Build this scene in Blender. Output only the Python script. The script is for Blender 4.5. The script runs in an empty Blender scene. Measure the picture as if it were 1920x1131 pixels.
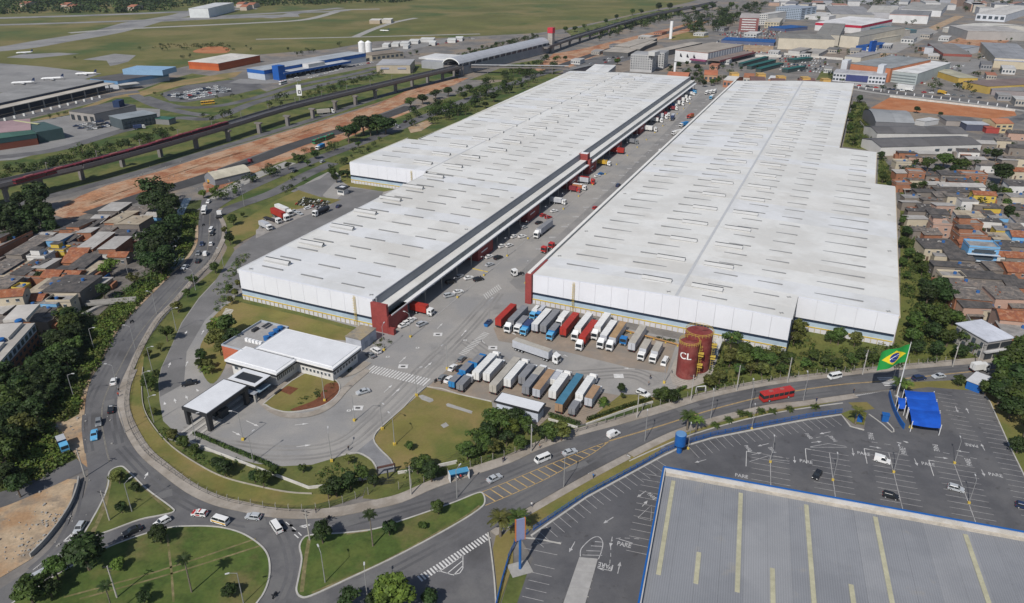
import bpy,math,random
from mathutils import Vector,Matrix
from mathutils.geometry import tessellate_polygon
R=random.Random(7)
C=bpy.context.scene.collection
SC=bpy.context.scene
F,CX,CY,H=1400.0,960.0,565.5,130.0
PITCH=math.atan((CY+114.0)/F)
cam=bpy.data.cameras.new('camera');cam.sensor_width=36.0;cam.lens=36.0*F/1920.0
cam.clip_start=1.0;cam.clip_end=12000.0
cob=bpy.data.objects.new('camera',cam);C.objects.link(cob)
cob.location=(0,0,H);cob.rotation_euler=(math.pi/2-PITCH,0,0)
SC.camera=cob
SUN_EL,SUN_AZ=math.radians(45.5),math.radians(63.0)
W=bpy.data.worlds.new('World');SC.world=W;W.use_nodes=True
nt=W.node_tree;bg=nt.nodes['Background']
sky=nt.nodes.new('ShaderNodeTexSky');sky.sky_type='NISHITA';sky.sun_disc=False
sky.sun_elevation=SUN_EL;sky.sun_rotation=math.atan2(-math.cos(SUN_AZ),-math.sin(SUN_AZ))%(2*math.pi)
sky.altitude=700;sky.air_density=1.0;sky.dust_density=1.6
nt.links.new(sky.outputs[0],bg.inputs[0]);bg.inputs[1].default_value=0.08
sl=bpy.data.lights.new('sun','SUN');sl.energy=3.85;sl.angle=math.radians(0.5);sl.color=(1.0,0.955,0.89)
so=bpy.data.objects.new('sun',sl);C.objects.link(so)
sd=Vector((math.cos(SUN_AZ)*math.cos(SUN_EL),math.sin(SUN_AZ)*math.cos(SUN_EL),-math.sin(SUN_EL)))
so.rotation_euler=sd.to_track_quat('-Z','Y').to_euler();so.location=(-200,-300,400)
SC.view_settings.view_transform='Standard';SC.view_settings.look='None'
SC.view_settings.exposure=0.07;SC.view_settings.gamma=1.0;SC.view_settings.use_curve_mapping=False
SC.cycles.max_bounces=5;SC.cycles.diffuse_bounces=2;SC.cycles.transparent_max_bounces=6
SC.cycles.volume_bounces=0;HAZE=.00004
cP,sP=math.cos(PITCH),math.sin(PITCH)
def P(px,py,z=0.0):
 u=(px-CX)/F;v=-(py-CY)/F
 dy,dz=cP+v*sP,-sP+v*cP
 t=(z-H)/dz
 return Vector((u*t,dy*t))
AX=math.radians(65.7);EX,EY=math.cos(AX),math.sin(AX)
def X(u,v):
 return Vector((u*EX+v*EY,u*EY-v*EX))
def UV(px,py,z=0.0):
 p=P(px,py,z);return(p.x*EX+p.y*EY,p.x*EY-p.y*EX)
def cr(pts,closed=False,n=5):
 out=[];N=len(pts);pts=[Vector(p)for p in pts]
 rng=range(N)if closed else range(N-1)
 for i in rng:
  if closed:a,b,c,d=pts[i-1],pts[i],pts[(i+1)%N],pts[(i+2)%N]
  else:a,b,c,d=pts[max(i-1,0)],pts[i],pts[i+1],pts[min(i+2,N-1)]
  for k in range(n):
   t=k/n
   out.append(0.5*((2*b)+(c-a)*t+(2*a-5*b+4*c-d)*t*t+(3*b-a-3*c+d)*t**3))
 if not closed:out.append(pts[-1])
 return out
def PP(pts,z=0.0):return[P(p[0],p[1],z)for p in pts]
def CP(pts,closed=False,n=5):return cr(PP(pts),closed,n)
def along(pts,step,start=0.0):
 out=[];d=start;acc=0.0
 for a,b in zip(pts,pts[1:]):
  L=(b-a).length
  if L<1e-6:continue
  while d<=acc+L:
   out.append((a.lerp(b,(d-acc)/L),(b-a)/L));d+=step
  acc+=L
 return out
def inside(p,poly):
 x,y=p;c=False;n=len(poly)
 for i in range(n):
  x1,y1=poly[i];x2,y2=poly[i-1]
  if(y1>y)!=(y2>y)and x<(x2-x1)*(y-y1)/(y2-y1)+x1:c=not c
 return c
MATS={}
def _mix(nt,a,b,fac,blend='MIX'):
 m=nt.nodes.new('ShaderNodeMix');m.data_type='RGBA';m.blend_type=blend
 for s,v in((6,a),(7,b)):
  if isinstance(v,tuple):m.inputs[s].default_value=(*v,1)
  else:nt.links.new(v,m.inputs[s])
 if isinstance(fac,float):m.inputs[0].default_value=fac
 else:nt.links.new(fac,m.inputs[0])
 return m.outputs[2]
def _noise(nt,vec,scale,detail=4,rough=0.6,lo=0.35,hi=0.65):
 n=nt.nodes.new('ShaderNodeTexNoise');n.inputs['Scale'].default_value=scale
 n.inputs['Detail'].default_value=detail;n.inputs['Roughness'].default_value=rough
 nt.links.new(vec,n.inputs['Vector'])
 r=nt.nodes.new('ShaderNodeMapRange');r.inputs[1].default_value=lo;r.inputs[2].default_value=hi
 nt.links.new(n.outputs[0],r.inputs[0]);return r.outputs[0]
def mat(name,rgb,rough=0.75,var=0.12,scale=0.3,fine=3.0,metal=0.0,bump=0.0,second=None,sec_scale=0.05,sec=(0.45,0.6),third=None,third_scale=0.02,third_r=(0.5,0.62),spec=0.3,ribs=None,rnd=0.0,local=False):
 if name in MATS:return MATS[name]
 m=bpy.data.materials.new(name);m.use_nodes=True;nt=m.node_tree
 b=nt.nodes['Principled BSDF'];b.inputs['Roughness'].default_value=rough;b.inputs['Metallic'].default_value=metal
 b.inputs['Specular IOR Level'].default_value=spec
 if local:vec=nt.nodes.new('ShaderNodeTexCoord').outputs['Object']
 else:vec=nt.nodes.new('ShaderNodeNewGeometry').outputs['Position']
 lo=tuple(c*(1-var)for c in rgb);hi=tuple(min(1,c*(1+var))for c in rgb)
 col=_mix(nt,lo,hi,_noise(nt,vec,scale))
 if second:col=_mix(nt,col,second,_noise(nt,vec,sec_scale,6,0.62,*sec))
 if third:col=_mix(nt,col,third,_noise(nt,vec,third_scale,5,0.6,*third_r))
 if fine:col=_mix(nt,col,_mix(nt,tuple(1-var*.8 for _ in rgb),(1.0,1.0,1.0),_noise(nt,vec,fine,3)),1.0,'MULTIPLY')
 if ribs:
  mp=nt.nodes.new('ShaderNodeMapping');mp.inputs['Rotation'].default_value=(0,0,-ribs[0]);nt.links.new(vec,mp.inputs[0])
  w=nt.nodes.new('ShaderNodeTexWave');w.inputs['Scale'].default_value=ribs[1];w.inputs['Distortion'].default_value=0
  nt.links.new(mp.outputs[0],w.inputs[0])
  if len(ribs)>3:col=_mix(nt,col,_mix(nt,(1-ribs[3],)*3,(1.0,1.0,1.0),w.outputs[1]),1.0,'MULTIPLY')  # rib shading also painted into the colour, as darker stripes
  bp=nt.nodes.new('ShaderNodeBump');bp.inputs['Strength'].default_value=ribs[2];bp.inputs['Distance'].default_value=0.05
  nt.links.new(w.outputs[1],bp.inputs['Height']);nt.links.new(bp.outputs[0],b.inputs['Normal'])
 elif bump:
  bp=nt.nodes.new('ShaderNodeBump');bp.inputs['Strength'].default_value=bump;bp.inputs['Distance'].default_value=0.1
  nt.links.new(_noise(nt,vec,fine or 3.0,4,.6,0.2,0.8),bp.inputs['Height']);nt.links.new(bp.outputs[0],b.inputs['Normal'])
 if rnd:
  oi=nt.nodes.new('ShaderNodeObjectInfo');hs=nt.nodes.new('ShaderNodeHueSaturation')
  for inp,lo_,hi_ in(('Value',1-rnd,1+rnd),('Hue',0.5-rnd*.06,0.5+rnd*.06)):
   r=nt.nodes.new('ShaderNodeMapRange');r.inputs[3].default_value=lo_;r.inputs[4].default_value=hi_
   nt.links.new(oi.outputs['Random'],r.inputs[0]);nt.links.new(r.outputs[0],hs.inputs[inp])
  nt.links.new(col,hs.inputs['Color']);col=hs.outputs[0]
 nt.links.new(col,b.inputs['Base Color'])
 MATS[name]=m;return m
def plain(name,rgb,rough=0.5,metal=0.0,spec=0.4,var=0.06):return mat(name,rgb,rough,var,0.8,0,metal,spec=spec)
def leaf(name,rgb,var=0.45,rnd=0.28):
 if name in MATS:return MATS[name]
 m=mat(name,rgb,0.6,var,0.45,1.7,rnd=rnd,spec=0.25,second=tuple(c*f for c,f in zip(rgb,(1.5,1.35,1.1))),sec_scale=0.9,sec=(.52,.7))
 nt=m.node_tree;b=nt.nodes['Principled BSDF'];out=nt.nodes['Material Output']
 tr=nt.nodes.new('ShaderNodeBsdfTranslucent');ad=nt.nodes.new('ShaderNodeMixShader');ad.inputs[0].default_value=0.22
 src=b.inputs['Base Color'].links[0].from_socket;nt.links.new(src,tr.inputs[0])
 nt.links.new(b.outputs[0],ad.inputs[1]);nt.links.new(tr.outputs[0],ad.inputs[2]);nt.links.new(ad.outputs[0],out.inputs[0])
 return m
class MB:
 def __init__(s):s.v=[];s.f=[];s.m=[]
 def face(s,pts,m=0):
  i=len(s.v);s.v+=[tuple(p)for p in pts];s.f.append(tuple(range(i,i+len(pts))));s.m.append(m)
 def poly(s,pts,z,m=0):
  pts=[(p[0],p[1])for p in pts]
  a=sum(p[0]*q[1]-q[0]*p[1]for p,q in zip(pts,pts[1:]+pts[:1]))
  if a<0:pts=pts[::-1]
  i=len(s.v);s.v+=[(p[0],p[1],z)for p in pts]
  for t in tessellate_polygon([[Vector((p[0],p[1],0))for p in pts]]):
   a_,b_,c_=(pts[k]for k in t)
   if(b_[0]-a_[0])*(c_[1]-a_[1])-(b_[1]-a_[1])*(c_[0]-a_[0])<0:t=t[::-1]
   s.f.append(tuple(i+k for k in t));s.m.append(m)
 def prism(s,pts,z0,z1,m=0,mt=None,top=True,bottom=False):
  pts=[(p[0],p[1])for p in pts]
  a=sum(p[0]*q[1]-q[0]*p[1]for p,q in zip(pts,pts[1:]+pts[:1]))
  if a<0:pts=pts[::-1]
  for p,q in zip(pts,pts[1:]+pts[:1]):
   s.face([(p[0],p[1],z0),(q[0],q[1],z0),(q[0],q[1],z1),(p[0],p[1],z1)],m)
  if top:s.poly(pts,z1,m if mt is None else mt)
  if bottom:
   k=len(s.f);s.poly(pts,z0,m)
   for j in range(k,len(s.f)):s.f[j]=s.f[j][::-1]
 def box(s,cx,cy,z0,z1,sx,sy,m=0,rot=0.0,mt=None,bottom=True):
  c,n=math.cos(rot),math.sin(rot);a,b=sx/2,sy/2
  s.prism([(cx+x*c-y*n,cy+x*n+y*c)for x,y in((-a,-b),(a,-b),(a,b),(-a,b))],z0,z1,m,mt,True,bottom)
 def cyl(s,x,y,z0,z1,r0,r1=None,n=8,m=0,mt=None,cap=True):
  r1=r0 if r1 is None else r1
  ring=[(math.cos(6.28318*k/n),math.sin(6.28318*k/n))for k in range(n)]
  for k in range(n):
   a,b=ring[k],ring[(k+1)%n]
   s.face([(x+a[0]*r0,y+a[1]*r0,z0),(x+b[0]*r0,y+b[1]*r0,z0),(x+b[0]*r1,y+b[1]*r1,z1),(x+a[0]*r1,y+a[1]*r1,z1)],m)
  if cap and r1>0.01:s.face([(x+a[0]*r1,y+a[1]*r1,z1)for a in ring],m if mt is None else mt)
 def tube(s,p,q,r0,r1=None,n=5,m=0,cap=True):
  p,q=Vector(p),Vector(q);r1=r0 if r1 is None else r1;d=(q-p)
  if d.length<1e-6:return
  d.normalize();a=d.orthogonal().normalized();b=d.cross(a)
  rg=[a*math.cos(6.28318*k/n)+b*math.sin(6.28318*k/n)for k in range(n)]
  for k in range(n):
   e,f=rg[k],rg[(k+1)%n]
   s.face([p+e*r0,p+f*r0,q+f*r1,q+e*r1],m)
  if cap:
   s.face([q+e*r1 for e in rg],m);s.face([p+e*r0 for e in rg[::-1]],m)
 def ribbon(s,pts,w,z,m=0,off=0.0):
  L=[];Rr=[];n=len(pts)
  for i in range(n):
   t=(pts[min(i+1,n-1)]-pts[max(i-1,0)]).normalized();nn=Vector((-t.y,t.x))
   L.append(pts[i]+nn*(off+w/2));Rr.append(pts[i]+nn*(off-w/2))
  for i in range(n-1):
   s.face([(*Rr[i],z),(*Rr[i+1],z),(*L[i+1],z),(*L[i],z)],m)
 def wall(s,pts,w,z0,z1,m=0,mt=None):
  mt=m if mt is None else mt;L=[];Rr=[];n=len(pts)
  for i in range(n):
   t=(pts[min(i+1,n-1)]-pts[max(i-1,0)]).normalized();nn=Vector((-t.y,t.x))
   L.append(pts[i]+nn*w/2);Rr.append(pts[i]-nn*w/2)
  for i in range(n-1):
   s.face([(*Rr[i],z0),(*Rr[i+1],z0),(*Rr[i+1],z1),(*Rr[i],z1)],m)
   s.face([(*L[i+1],z0),(*L[i],z0),(*L[i],z1),(*L[i+1],z1)],m)
   s.face([(*Rr[i],z1),(*Rr[i+1],z1),(*L[i+1],z1),(*L[i],z1)],mt)
  for i in(0,n-1):
   q=[(*L[i],z0),(*Rr[i],z0),(*Rr[i],z1),(*L[i],z1)]
   s.face(q if i==0 else q[::-1],m)
 def mesh(s,name,mats,smooth=False):
  me=bpy.data.meshes.new(name);me.from_pydata(s.v,[],s.f)
  for m in mats:me.materials.append(m)
  if len(mats)>1:me.polygons.foreach_set('material_index',s.m)
  if smooth:me.polygons.foreach_set('use_smooth',[True]*len(s.f))
  me.update();return me
 def obj(s,name,mats,parent=None,loc=None,smooth=False):
  return put(name,s.mesh(name,mats if isinstance(mats,(list,tuple))else[mats],smooth),parent,loc)
def put(name,me,parent=None,loc=None,rz=0.0):
 o=bpy.data.objects.new(name,me);C.objects.link(o)
 if parent is not None:o.parent=parent
 if loc is not None:o.location=(*loc,0.0)if len(loc)==2 else loc
 if rz:o.rotation_euler[2]=rz
 return o
LABELS={}
def tag(o,label,cat,group=None,kind=None):
 if label:
  if label in LABELS and not group:print('DUPLICATE LABEL',label)
  LABELS[label]=1;o['label']=label
 if cat:o['category']=cat
 if group:o['group']=group
 if kind:o['kind']=kind
 return o
def thing(name,label,cat,loc=(0,0,0),rz=0.0,group=None):
 o=bpy.data.objects.new(name,None);C.objects.link(o);o.empty_display_size=0.5
 o.location=(*loc,0.0)if len(loc)==2 else loc;o.rotation_euler[2]=rz
 return tag(o,label,cat,group)
def struct(name,mb,mats,parent=None):
 o=mb.obj(name,mats,parent)
 if parent is None:o['kind']='structure'
 return o
def dup(root,loc,rz,label,group,scale=None):
 r=root.copy();C.objects.link(r);r.location=(*loc,0.0)if len(loc)==2 else loc;r.rotation_euler[2]=rz
 if scale:r.scale=scale if isinstance(scale,tuple)else(scale,)*3
 tag(r,label,None,group)
 for ch in CH.get(root.name)or CH.setdefault(root.name,list(root.children)):
  c=ch.copy();C.objects.link(c);c.parent=r
  for g in CH.get(ch.name)or CH.setdefault(ch.name,list(ch.children)):
   d=g.copy();C.objects.link(d);d.parent=c
 return r
CH={}
ORD='first second third fourth fifth sixth seventh eighth ninth tenth eleventh twelfth thirteenth fourteenth fifteenth sixteenth seventeenth eighteenth nineteenth twentieth'.split()
TENS={20:'twenty',30:'thirty',40:'forty',50:'fifty',60:'sixty',70:'seventy',80:'eighty',90:'ninety'}
def nth(i):
 n=i+1
 if n<=20:return ORD[n-1]
 t,r=n//10*10,n%10
 if n>=100:return 'hundred and '+nth(n-101)if n>100 else 'hundredth'
 return TENS[t]+'-'+ORD[r-1]if r else TENS[t][:-1]+'ieth'
asphalt=mat('asphalt',(.125,.123,.127),.85,.10,.12,2.0,second=(.15,.147,.145),sec_scale=.06,third=(.085,.083,.085),third_scale=.035)
asphalt_dark=mat('asphalt_lot',(.098,.098,.105),.85,.09,.1,2.5,second=(.128,.126,.129),sec_scale=.05,third=(.066,.064,.066),third_scale=.3,third_r=(.6,.74))
asphalt_new=mat('asphalt_new',(.062,.06,.06),.85,.12,.1,2.0)
yardm=mat('yard_paving',(.31,.295,.275),.85,.07,.1,1.6,second=(.26,.255,.25),sec_scale=.035,third=(.20,.195,.19),third_scale=.06,third_r=(.56,.74))
brownpave=mat('brown_paving',(.29,.235,.185),.88,.1,.25,2.2,second=(.24,.21,.18),sec_scale=.08)
sidewalk=mat('sidewalk_concrete',(.34,.305,.265),.88,.12,.3,1.8,second=(.27,.235,.195),sec_scale=.12)
kerbm=mat('kerb_paint',(.43,.415,.385),.8,.12,.4,2.0)
paint=mat('road_paint',(.62,.61,.59),.7,.14,.8,4.0)
paint_old=mat('road_paint_worn',(.42,.41,.40),.75,.2,.8,4.0)
paint_y=mat('road_paint_yellow',(.50,.34,.14),.75,.2,.8,4.0)
lawn=mat('lawn',(.178,.160,.046),.9,.14,.12,1.3,second=(.225,.175,.066),sec_scale=.05,third=(.125,.14,.036),third_scale=.04)
verge=mat('verge_grass',(.095,.115,.03),.9,.22,.18,1.2,second=(.145,.145,.045),sec_scale=.07,third=(.05,.085,.02),third_scale=.03)
scrubg=mat('scrub_ground',(.06,.075,.022),.92,.3,.25,1.5,second=(.11,.085,.045),sec_scale=.06,sec=(.58,.72))
airgrass=mat('airfield_grass',(.125,.125,.036),.9,.14,.012,.12,second=(.185,.155,.06),sec_scale=.006,sec=(.48,.62),third=(.07,.1,.026),third_scale=.008,third_r=(.53,.66))
dirt=mat('orange_dirt',(.40,.205,.11),.92,.25,.3,1.0,second=(.45,.30,.20),sec_scale=.07,sec=(.45,.56),third=(.30,.12,.06),third_scale=.05,third_r=(.5,.6))
redsoil=mat('red_soil',(.38,.145,.06),.92,.12,.1,.8,second=(.43,.19,.09),sec_scale=.06)
sand=mat('pale_sand',(.44,.335,.225),.92,.22,.4,1.5,second=(.36,.225,.125),sec_scale=.1,third=(.25,.20,.15),third_scale=.17,third_r=(.52,.66))
urban=mat('urban_ground',(.205,.19,.175),.9,.2,.08,.8,second=(.15,.145,.14),sec_scale=.03,third=(.26,.21,.16),third_scale=.02)
concrete=mat('concrete',(.33,.32,.30),.85,.12,.3,1.5)
water=mat('canal_water',(.16,.19,.2),.15,.1,.3,0,spec=.5)
apron=mat('apron',(.25,.245,.24),.85,.1,.03,.3,second=(.13,.13,.135),sec_scale=.016,sec=(.5,.7))
NS=[0]
def lift(layer):NS[0]+=1;return.02*layer+.0002*(NS[0]%90)
def sheet(name,pts,m,layer,smooth=False,parent=None,closed=True):
 mb=MB();w=CP(pts,closed,4)if smooth else PP(pts)
 mb.poly(w,lift(layer));return struct(name,mb,m,parent)
def road(name,pts,w,m,layer,parent=None,n=6):
 mb=MB();mb.ribbon(CP(pts,False,n),w,lift(layer));return struct(name,mb,m,parent)
g=MB();g.face([(-2600,-200,0),(2600,-200,0),(2600,3600,0),(-2600,3600,0)]);ground=struct('ground',g,urban)
airfield=sheet('airfield_grass',[(-700,200),(0,190),(230,152),(350,124),(490,102),(620,92),(700,78),(860,70),(1010,62),(1085,49),(1200,24),(1290,5),(1340,-10),(1340,-24),(-700,-24)],airgrass,1)
road('taxiway',[(-200,100),(0,92),(100,77),(200,60),(270,41),(330,37),(420,33),(560,29)],55,apron,3)
road('taxiway_branch',[(240,52),(290,38),(340,29),(365,22),(400,16),(470,12)],45,apron,4)
road('runway',[(-300,56),(0,47),(250,39),(420,30),(560,22),(640,15)],26,apron,5)
road('perimeter_road',[(130,62),(245,54),(480,43),(572,37),(625,24),(640,19),(712,17)],18,concrete,6)
road('far_taxiway',[(-300,40),(0,34),(250,26),(480,16)],34,apron,5)
road('turnaround',[(500,34),(535,30),(560,24),(620,22),(650,19)],28,apron,7)
road('airfield_track',[(665,70),(700,55),(740,42),(780,34)],12,concrete,7)
road('airfield_fence_road',[(480,74),(660,70),(820,66),(900,64)],9,concrete,8)
sheet('apron',[(-300,122),(0,119),(80,125),(190,138),(150,152),(40,172),(-300,190)],apron,3)
sheet('apron_edge',[(12,108),(40,102),(110,99),(150,101),(60,110)],apron,3)
sheet('old_apron',[(155,112),(215,101),(255,104),(240,116),(218,122),(206,124),(200,114)],apron,3)
sheet('red_earth_patch',[(362,96),(395,87),(428,90),(425,99),(380,100)],redsoil,2,True)
sheet('airport_verge',[(-60,330),(-60,236),(60,222),(130,205),(240,176),(310,152),(360,138),(450,150),(500,172),(560,152),(700,125),(850,118),(860,150),(700,195),(480,262),(270,322),(100,368),(-60,415)],verge,2)
sheet('dry_bank',[(60,226),(150,204),(195,186),(230,178),(262,172),(300,158),(420,138),(455,134),(440,145),(330,163),(270,180),(215,184),(150,210),(90,224)],mat('dry_grass',(.30,.215,.10),.9,.2,.1,1.0,second=(.2,.17,.07)),3)
sheet('airport_lot',[(-60,305),(-60,250),(120,218),(220,200),(300,205),(300,222),(255,243),(170,262),(95,282),(30,300)],mat('lot_grey',(.23,.225,.22),.85,.12,.06,.8),4)
sheet('airport_car_park',[(300,176),(350,160),(440,149),(478,152),(498,164),(440,178),(350,192),(318,190)],asphalt,4)
road('airport_street',[(-60,300),(100,282),(240,242),(330,222),(400,222),(480,192),(600,160),(690,140),(720,134)],11,asphalt,5)
road('airport_link',[(250,178),(290,197),(340,210),(385,217)],10,asphalt,6)
road('airport_street_far',[(270,182),(330,200),(400,200),(470,186),(560,160),(660,140),(705,128)],10,asphalt,6)
road('blue_shed_yard',[(440,152),(520,152),(620,132),(700,112),(760,92),(850,74)],24,mat('lot_grey',(.2,.2,.2)),4)
road('terminal_street',[(-60,232),(60,216),(150,194),(210,178),(260,172)],14,asphalt,5)
road('railway_service_road',[(-40,402),(84,370),(160,351),(275,319),(390,284),(480,257),(600,220),(730,176),(800,158),(860,142)],8,asphalt,5)
sheet('dirt_strip',[(95,402),(150,368),(200,348),(300,321),(385,293),(480,264),(620,222),(705,198),(767,168),(842,149),(880,146),(850,160),(790,180),(735,205),(700,218),(620,246),(520,276),(440,305),(360,335),(275,362),(190,392),(130,412)],dirt,4)
sheet('dirt_strip_beyond_station',[(1000,130),(1038,101),(1090,92),(1182,70),(1260,52),(1316,36),(1330,40),(1290,60),(1200,84),(1120,104),(1060,130),(1020,138)],dirt,4)
sheet('dirt_shoulder',[(380,345),(400,330),(520,290),(590,262),(640,250),(760,200),(770,212),(740,225),(640,268),(560,300),(470,330),(420,352),(385,362)],dirt,3)
road('new_asphalt_strip',[(170,402),(275,366),(360,341),(480,300),(560,270),(640,245),(700,226),(770,200)],13,asphalt_new,6)
road('highway_beyond_station',[(960,160),(1040,128),(1120,100),(1200,76),(1290,50),(1340,30)],12,asphalt_new,6)
sheet('station_forecourt',[(1040,140),(1100,112),(1190,90),(1240,84),(1260,100),(1190,130),(1150,140)],mat('lot_brown',(.24,.2,.165),.9,.2,.1,.8),4)
sheet('park_verge',[(385,372),(440,340),(520,306),(600,280),(740,222),(900,160),(1010,140),(1080,128),(1100,140),(1000,185),(800,280),(700,330),(640,335),(500,420),(430,470),(400,420)],verge,3)
road('upper_avenue',[(385,395),(420,374),(480,345),(560,312),(655,276),(720,252),(752,238)],10,asphalt,7)
road('upper_avenue_branch',[(400,378),(440,352),(480,330),(520,315),(545,305)],9,concrete,6)
road('lower_avenue',[(410,402),(440,388),(480,374),(520,358),(575,328),(625,306)],9,asphalt,7)
road('avenue_to_station',[(735,246),(775,228),(810,214),(870,190),(950,160),(1020,138),(1060,126)],11,asphalt,7)
sheet('intersection_dirt',[(765,240),(800,226),(812,232),(790,246),(770,250)],sand,8)
sheet('ravine_ground',[(-60,880),(-60,560),(60,560),(160,560),(290,500),(340,440),(330,380),(378,375),(372,423),(370,458),(350,490),(325,513),(295,543),(272,566),(240,598),(212,636),(190,681),(172,711),(162,746),(159,778),(161,849),(160,870),(120,898),(60,922),(-60,940)],scrubg,2)
sheet('settlement_ground',[(-60,560),(-60,430),(60,420),(170,395),(330,380),(340,430),(270,500),(165,568),(120,580),(60,700),(-60,750)],mat('alley',(.16,.145,.13),.9,.25,.2,.9),3)
road('canal',[(352,372),(338,400),(332,430),(338,470),(330,500),(300,530)],4,water,4)
sheet('roadside_dirt',[(150,776),(160,776),(162,850),(165,880),(150,868),(140,850),(120,830),(95,808),(100,792),(125,790)],sand,4)
sheet('dirt_lot',[(-60,965),(0,938),(60,915),(120,898),(148,900),(146,918),(132,955),(100,1000),(60,1048),(-60,1120)],sand,4)
road('dirt_lot_street',[(-60,950),(0,938),(60,914),(110,892),(155,870)],7,asphalt,5)
sheet('red_soil_field',[(1668,183),(1902,209),(1906,217),(1858,223),(1745,213),(1632,203)],redsoil,2)
road('avenue_by_soil',[(1590,160),(1660,172),(1760,183),(1860,195),(1960,208)],14,asphalt,3)
road('avenue_by_soil_second',[(1600,168),(1668,178),(1790,190),(1960,214)],7,concrete,4)
road('dirt_street',[(1610,125),(1660,98),(1700,78),(1740,58),(1800,30)],16,sand,3)
road('right_district_street',[(1960,330),(1880,300),(1850,270),(1880,235),(1960,205)],9,asphalt,3)
sheet('scrub_strip_ground',[(1476,655),(1500,600),(1520,608),(1676,648),(1688,580),(1688,350),(1645,345),(1648,285),(1580,275),(1600,190),(1625,195),(1640,240),(1650,290),(1690,340),(1720,430),(1750,490),(1790,545),(1830,610),(1850,660),(1840,680),(1600,696),(1440,716),(1330,734),(1270,740),(1310,680),(1350,640),(1440,650)],mat('scrub_grass',(.105,.125,.03),.9,.25,.15,1.2,second=(.155,.155,.042),sec_scale=.08),2)
AVL=[(385,372),(377,383),(372,423),(370,458),(350,490),(325,513),(295,543),(272,566),(240,598),(212,636),(190,681),(172,711),(162,746),(159,778),(161,849),(166,895),(160,923),(140,965),(112,1008),(75,1053),(25,1090),(-40,1130)]
AVR=[(430,378),(410,392),(406,402),(415,423),(415,445),(405,468),(390,493),(362,520),(322,566),(290,598),(260,648),(237,696),(224,728),(220,766),(230,801),(257,849),(300,888),(350,925),(400,948),(450,960),(500,970),(562,974),(630,970),(692,958),(755,943),(817,916),(880,895),(960,868),(1010,845),(1085,818),(1167,796),(1247,773),(1335,746),(1440,724),(1565,708),(1652,698),(1765,688),(1850,681),(1990,668)]
SLO=[(1990,694),(1880,706),(1790,716),(1715,723),(1655,732),(1600,738),(1505,752),(1440,759),(1335,783),(1255,811),(1177,849),(1100,890),(1055,915),(980,958),(920,995),(780,1080),(700,1140),(600,1190),(100,1260),(-40,1180)]
av=MB();av.poly(CP(AVL[:-1],n=4)+[P(-40,1130)]+[P(*p)for p in SLO[::-1][:4]]+CP(SLO[::-1][3:],n=4)[1:]+CP(AVR[::-1],n=4),.02*8)
avenue=struct('avenue',av,asphalt)
sheet('store_side_street',[(916,994),(921,1020),(927,1080),(930,1150),(700,1150),(775,1083)],asphalt,9)
def band(name,edge,w,off,m,z=.12,n=4,parent=None):
 pts=CP(edge,False,n);mb=MB();o=[]
 for i in range(len(pts)):
  t=(pts[min(i+1,len(pts)-1)]-pts[max(i-1,0)]).normalized();o.append(pts[i]+Vector((-t.y,t.x))*off)
 mb.wall(o,w,0,z);return struct(name,mb,m,parent)
band('sidewalk',AVR[11:],3.4,1.75,sidewalk,.28)
band('sidewalk_inner',AVR[1:12],2.2,1.2,sidewalk,.28)
band('roadside_path',AVL[2:14],1.4,-.75,sand,.26)
band('sidewalk_opposite',[(1177,850),(1255,812),(1335,784),(1440,760),(1505,753),(1600,739)],2.4,-1.3,sidewalk,.28)
band('sidewalk_store',[(920,996),(980,959),(1055,916),(1100,891),(1172,853)],2.2,-1.2,sidewalk,.28)
def kerb(name,pts,closed=False,w=.35,h=.34,n=4,m=None):
 q=CP(pts,closed,n)
 if closed:q.append(q[0].copy())
 mb=MB();mb.wall(q,w,0,h);return struct(name,mb,m or kerbm)
def island(name,pts,m,n=4):
 q=CP(pts,True,n);mb=MB();mb.poly(q,.30);o=struct(name,mb,m)
 mb=MB();mb.wall(q+[q[0].copy()],.4,0,.36);mb.obj('kerb',kerbm,o);return o
isl1=island('traffic_island',[(206,886),(226,876),(240,884),(275,918),(318,950),(326,961),(300,968),(262,976),(205,997),(168,1008),(158,1004),(172,978),(190,945),(203,912)],verge)
isl2=island('roundabout_island',[(70,1104),(110,1078),(185,1036),(250,1010),(312,992),(360,988),(410,990),(450,1000),(480,1017),(499,1036),(506,1060),(503,1093),(485,1128),(440,1165),(300,1190),(100,1180),(10,1150)],mat('roundabout_grass',(.068,.105,.022),.9,.25,.25,1.2,second=(.10,.13,.03),sec_scale=.12,sec=(.45,.6),third=(.15,.135,.05),third_scale=.07,third_r=(.53,.68)))
isl3=island('median_island',[(570,1010),(562,1026),(566,1050),(560,1085),(556,1108),(564,1120),(585,1118),(655,1086),(730,1051),(805,1012),(867,977),(900,955),(909,943),(906,928),(895,926),(855,942),(805,960),(755,977),(705,993),(655,1000),(610,1003),(583,1005)],MATS['roundabout_grass'])
sheet('park_slope',[(408,500),(424,470),(430,450),(440,470),(425,500),(400,530),(372,560),(340,606),(322,648),(302,691),(297,716),(299,751),(306,790),(330,812),(400,850),(480,868),(530,873),(585,870),(635,855),(672,851),(695,862),(707,885),(690,900),(680,930),(600,958),(540,962),(450,950),(400,936),(350,912),(300,874),(262,840),(240,800),(231,766),(236,728),(250,690),(275,640),(305,590),(340,556)],verge,3)
sheet('mown_slope',[(272,640),(255,690),(242,728),(238,766),(246,800),(270,842),(310,876),(360,912),(410,934),(460,944),(540,952),(600,944),(640,930),(540,924),(480,912),(420,896),(370,872),(320,838),(285,800),(268,766),(264,728),(268,690)],lawn,4,True)
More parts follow.
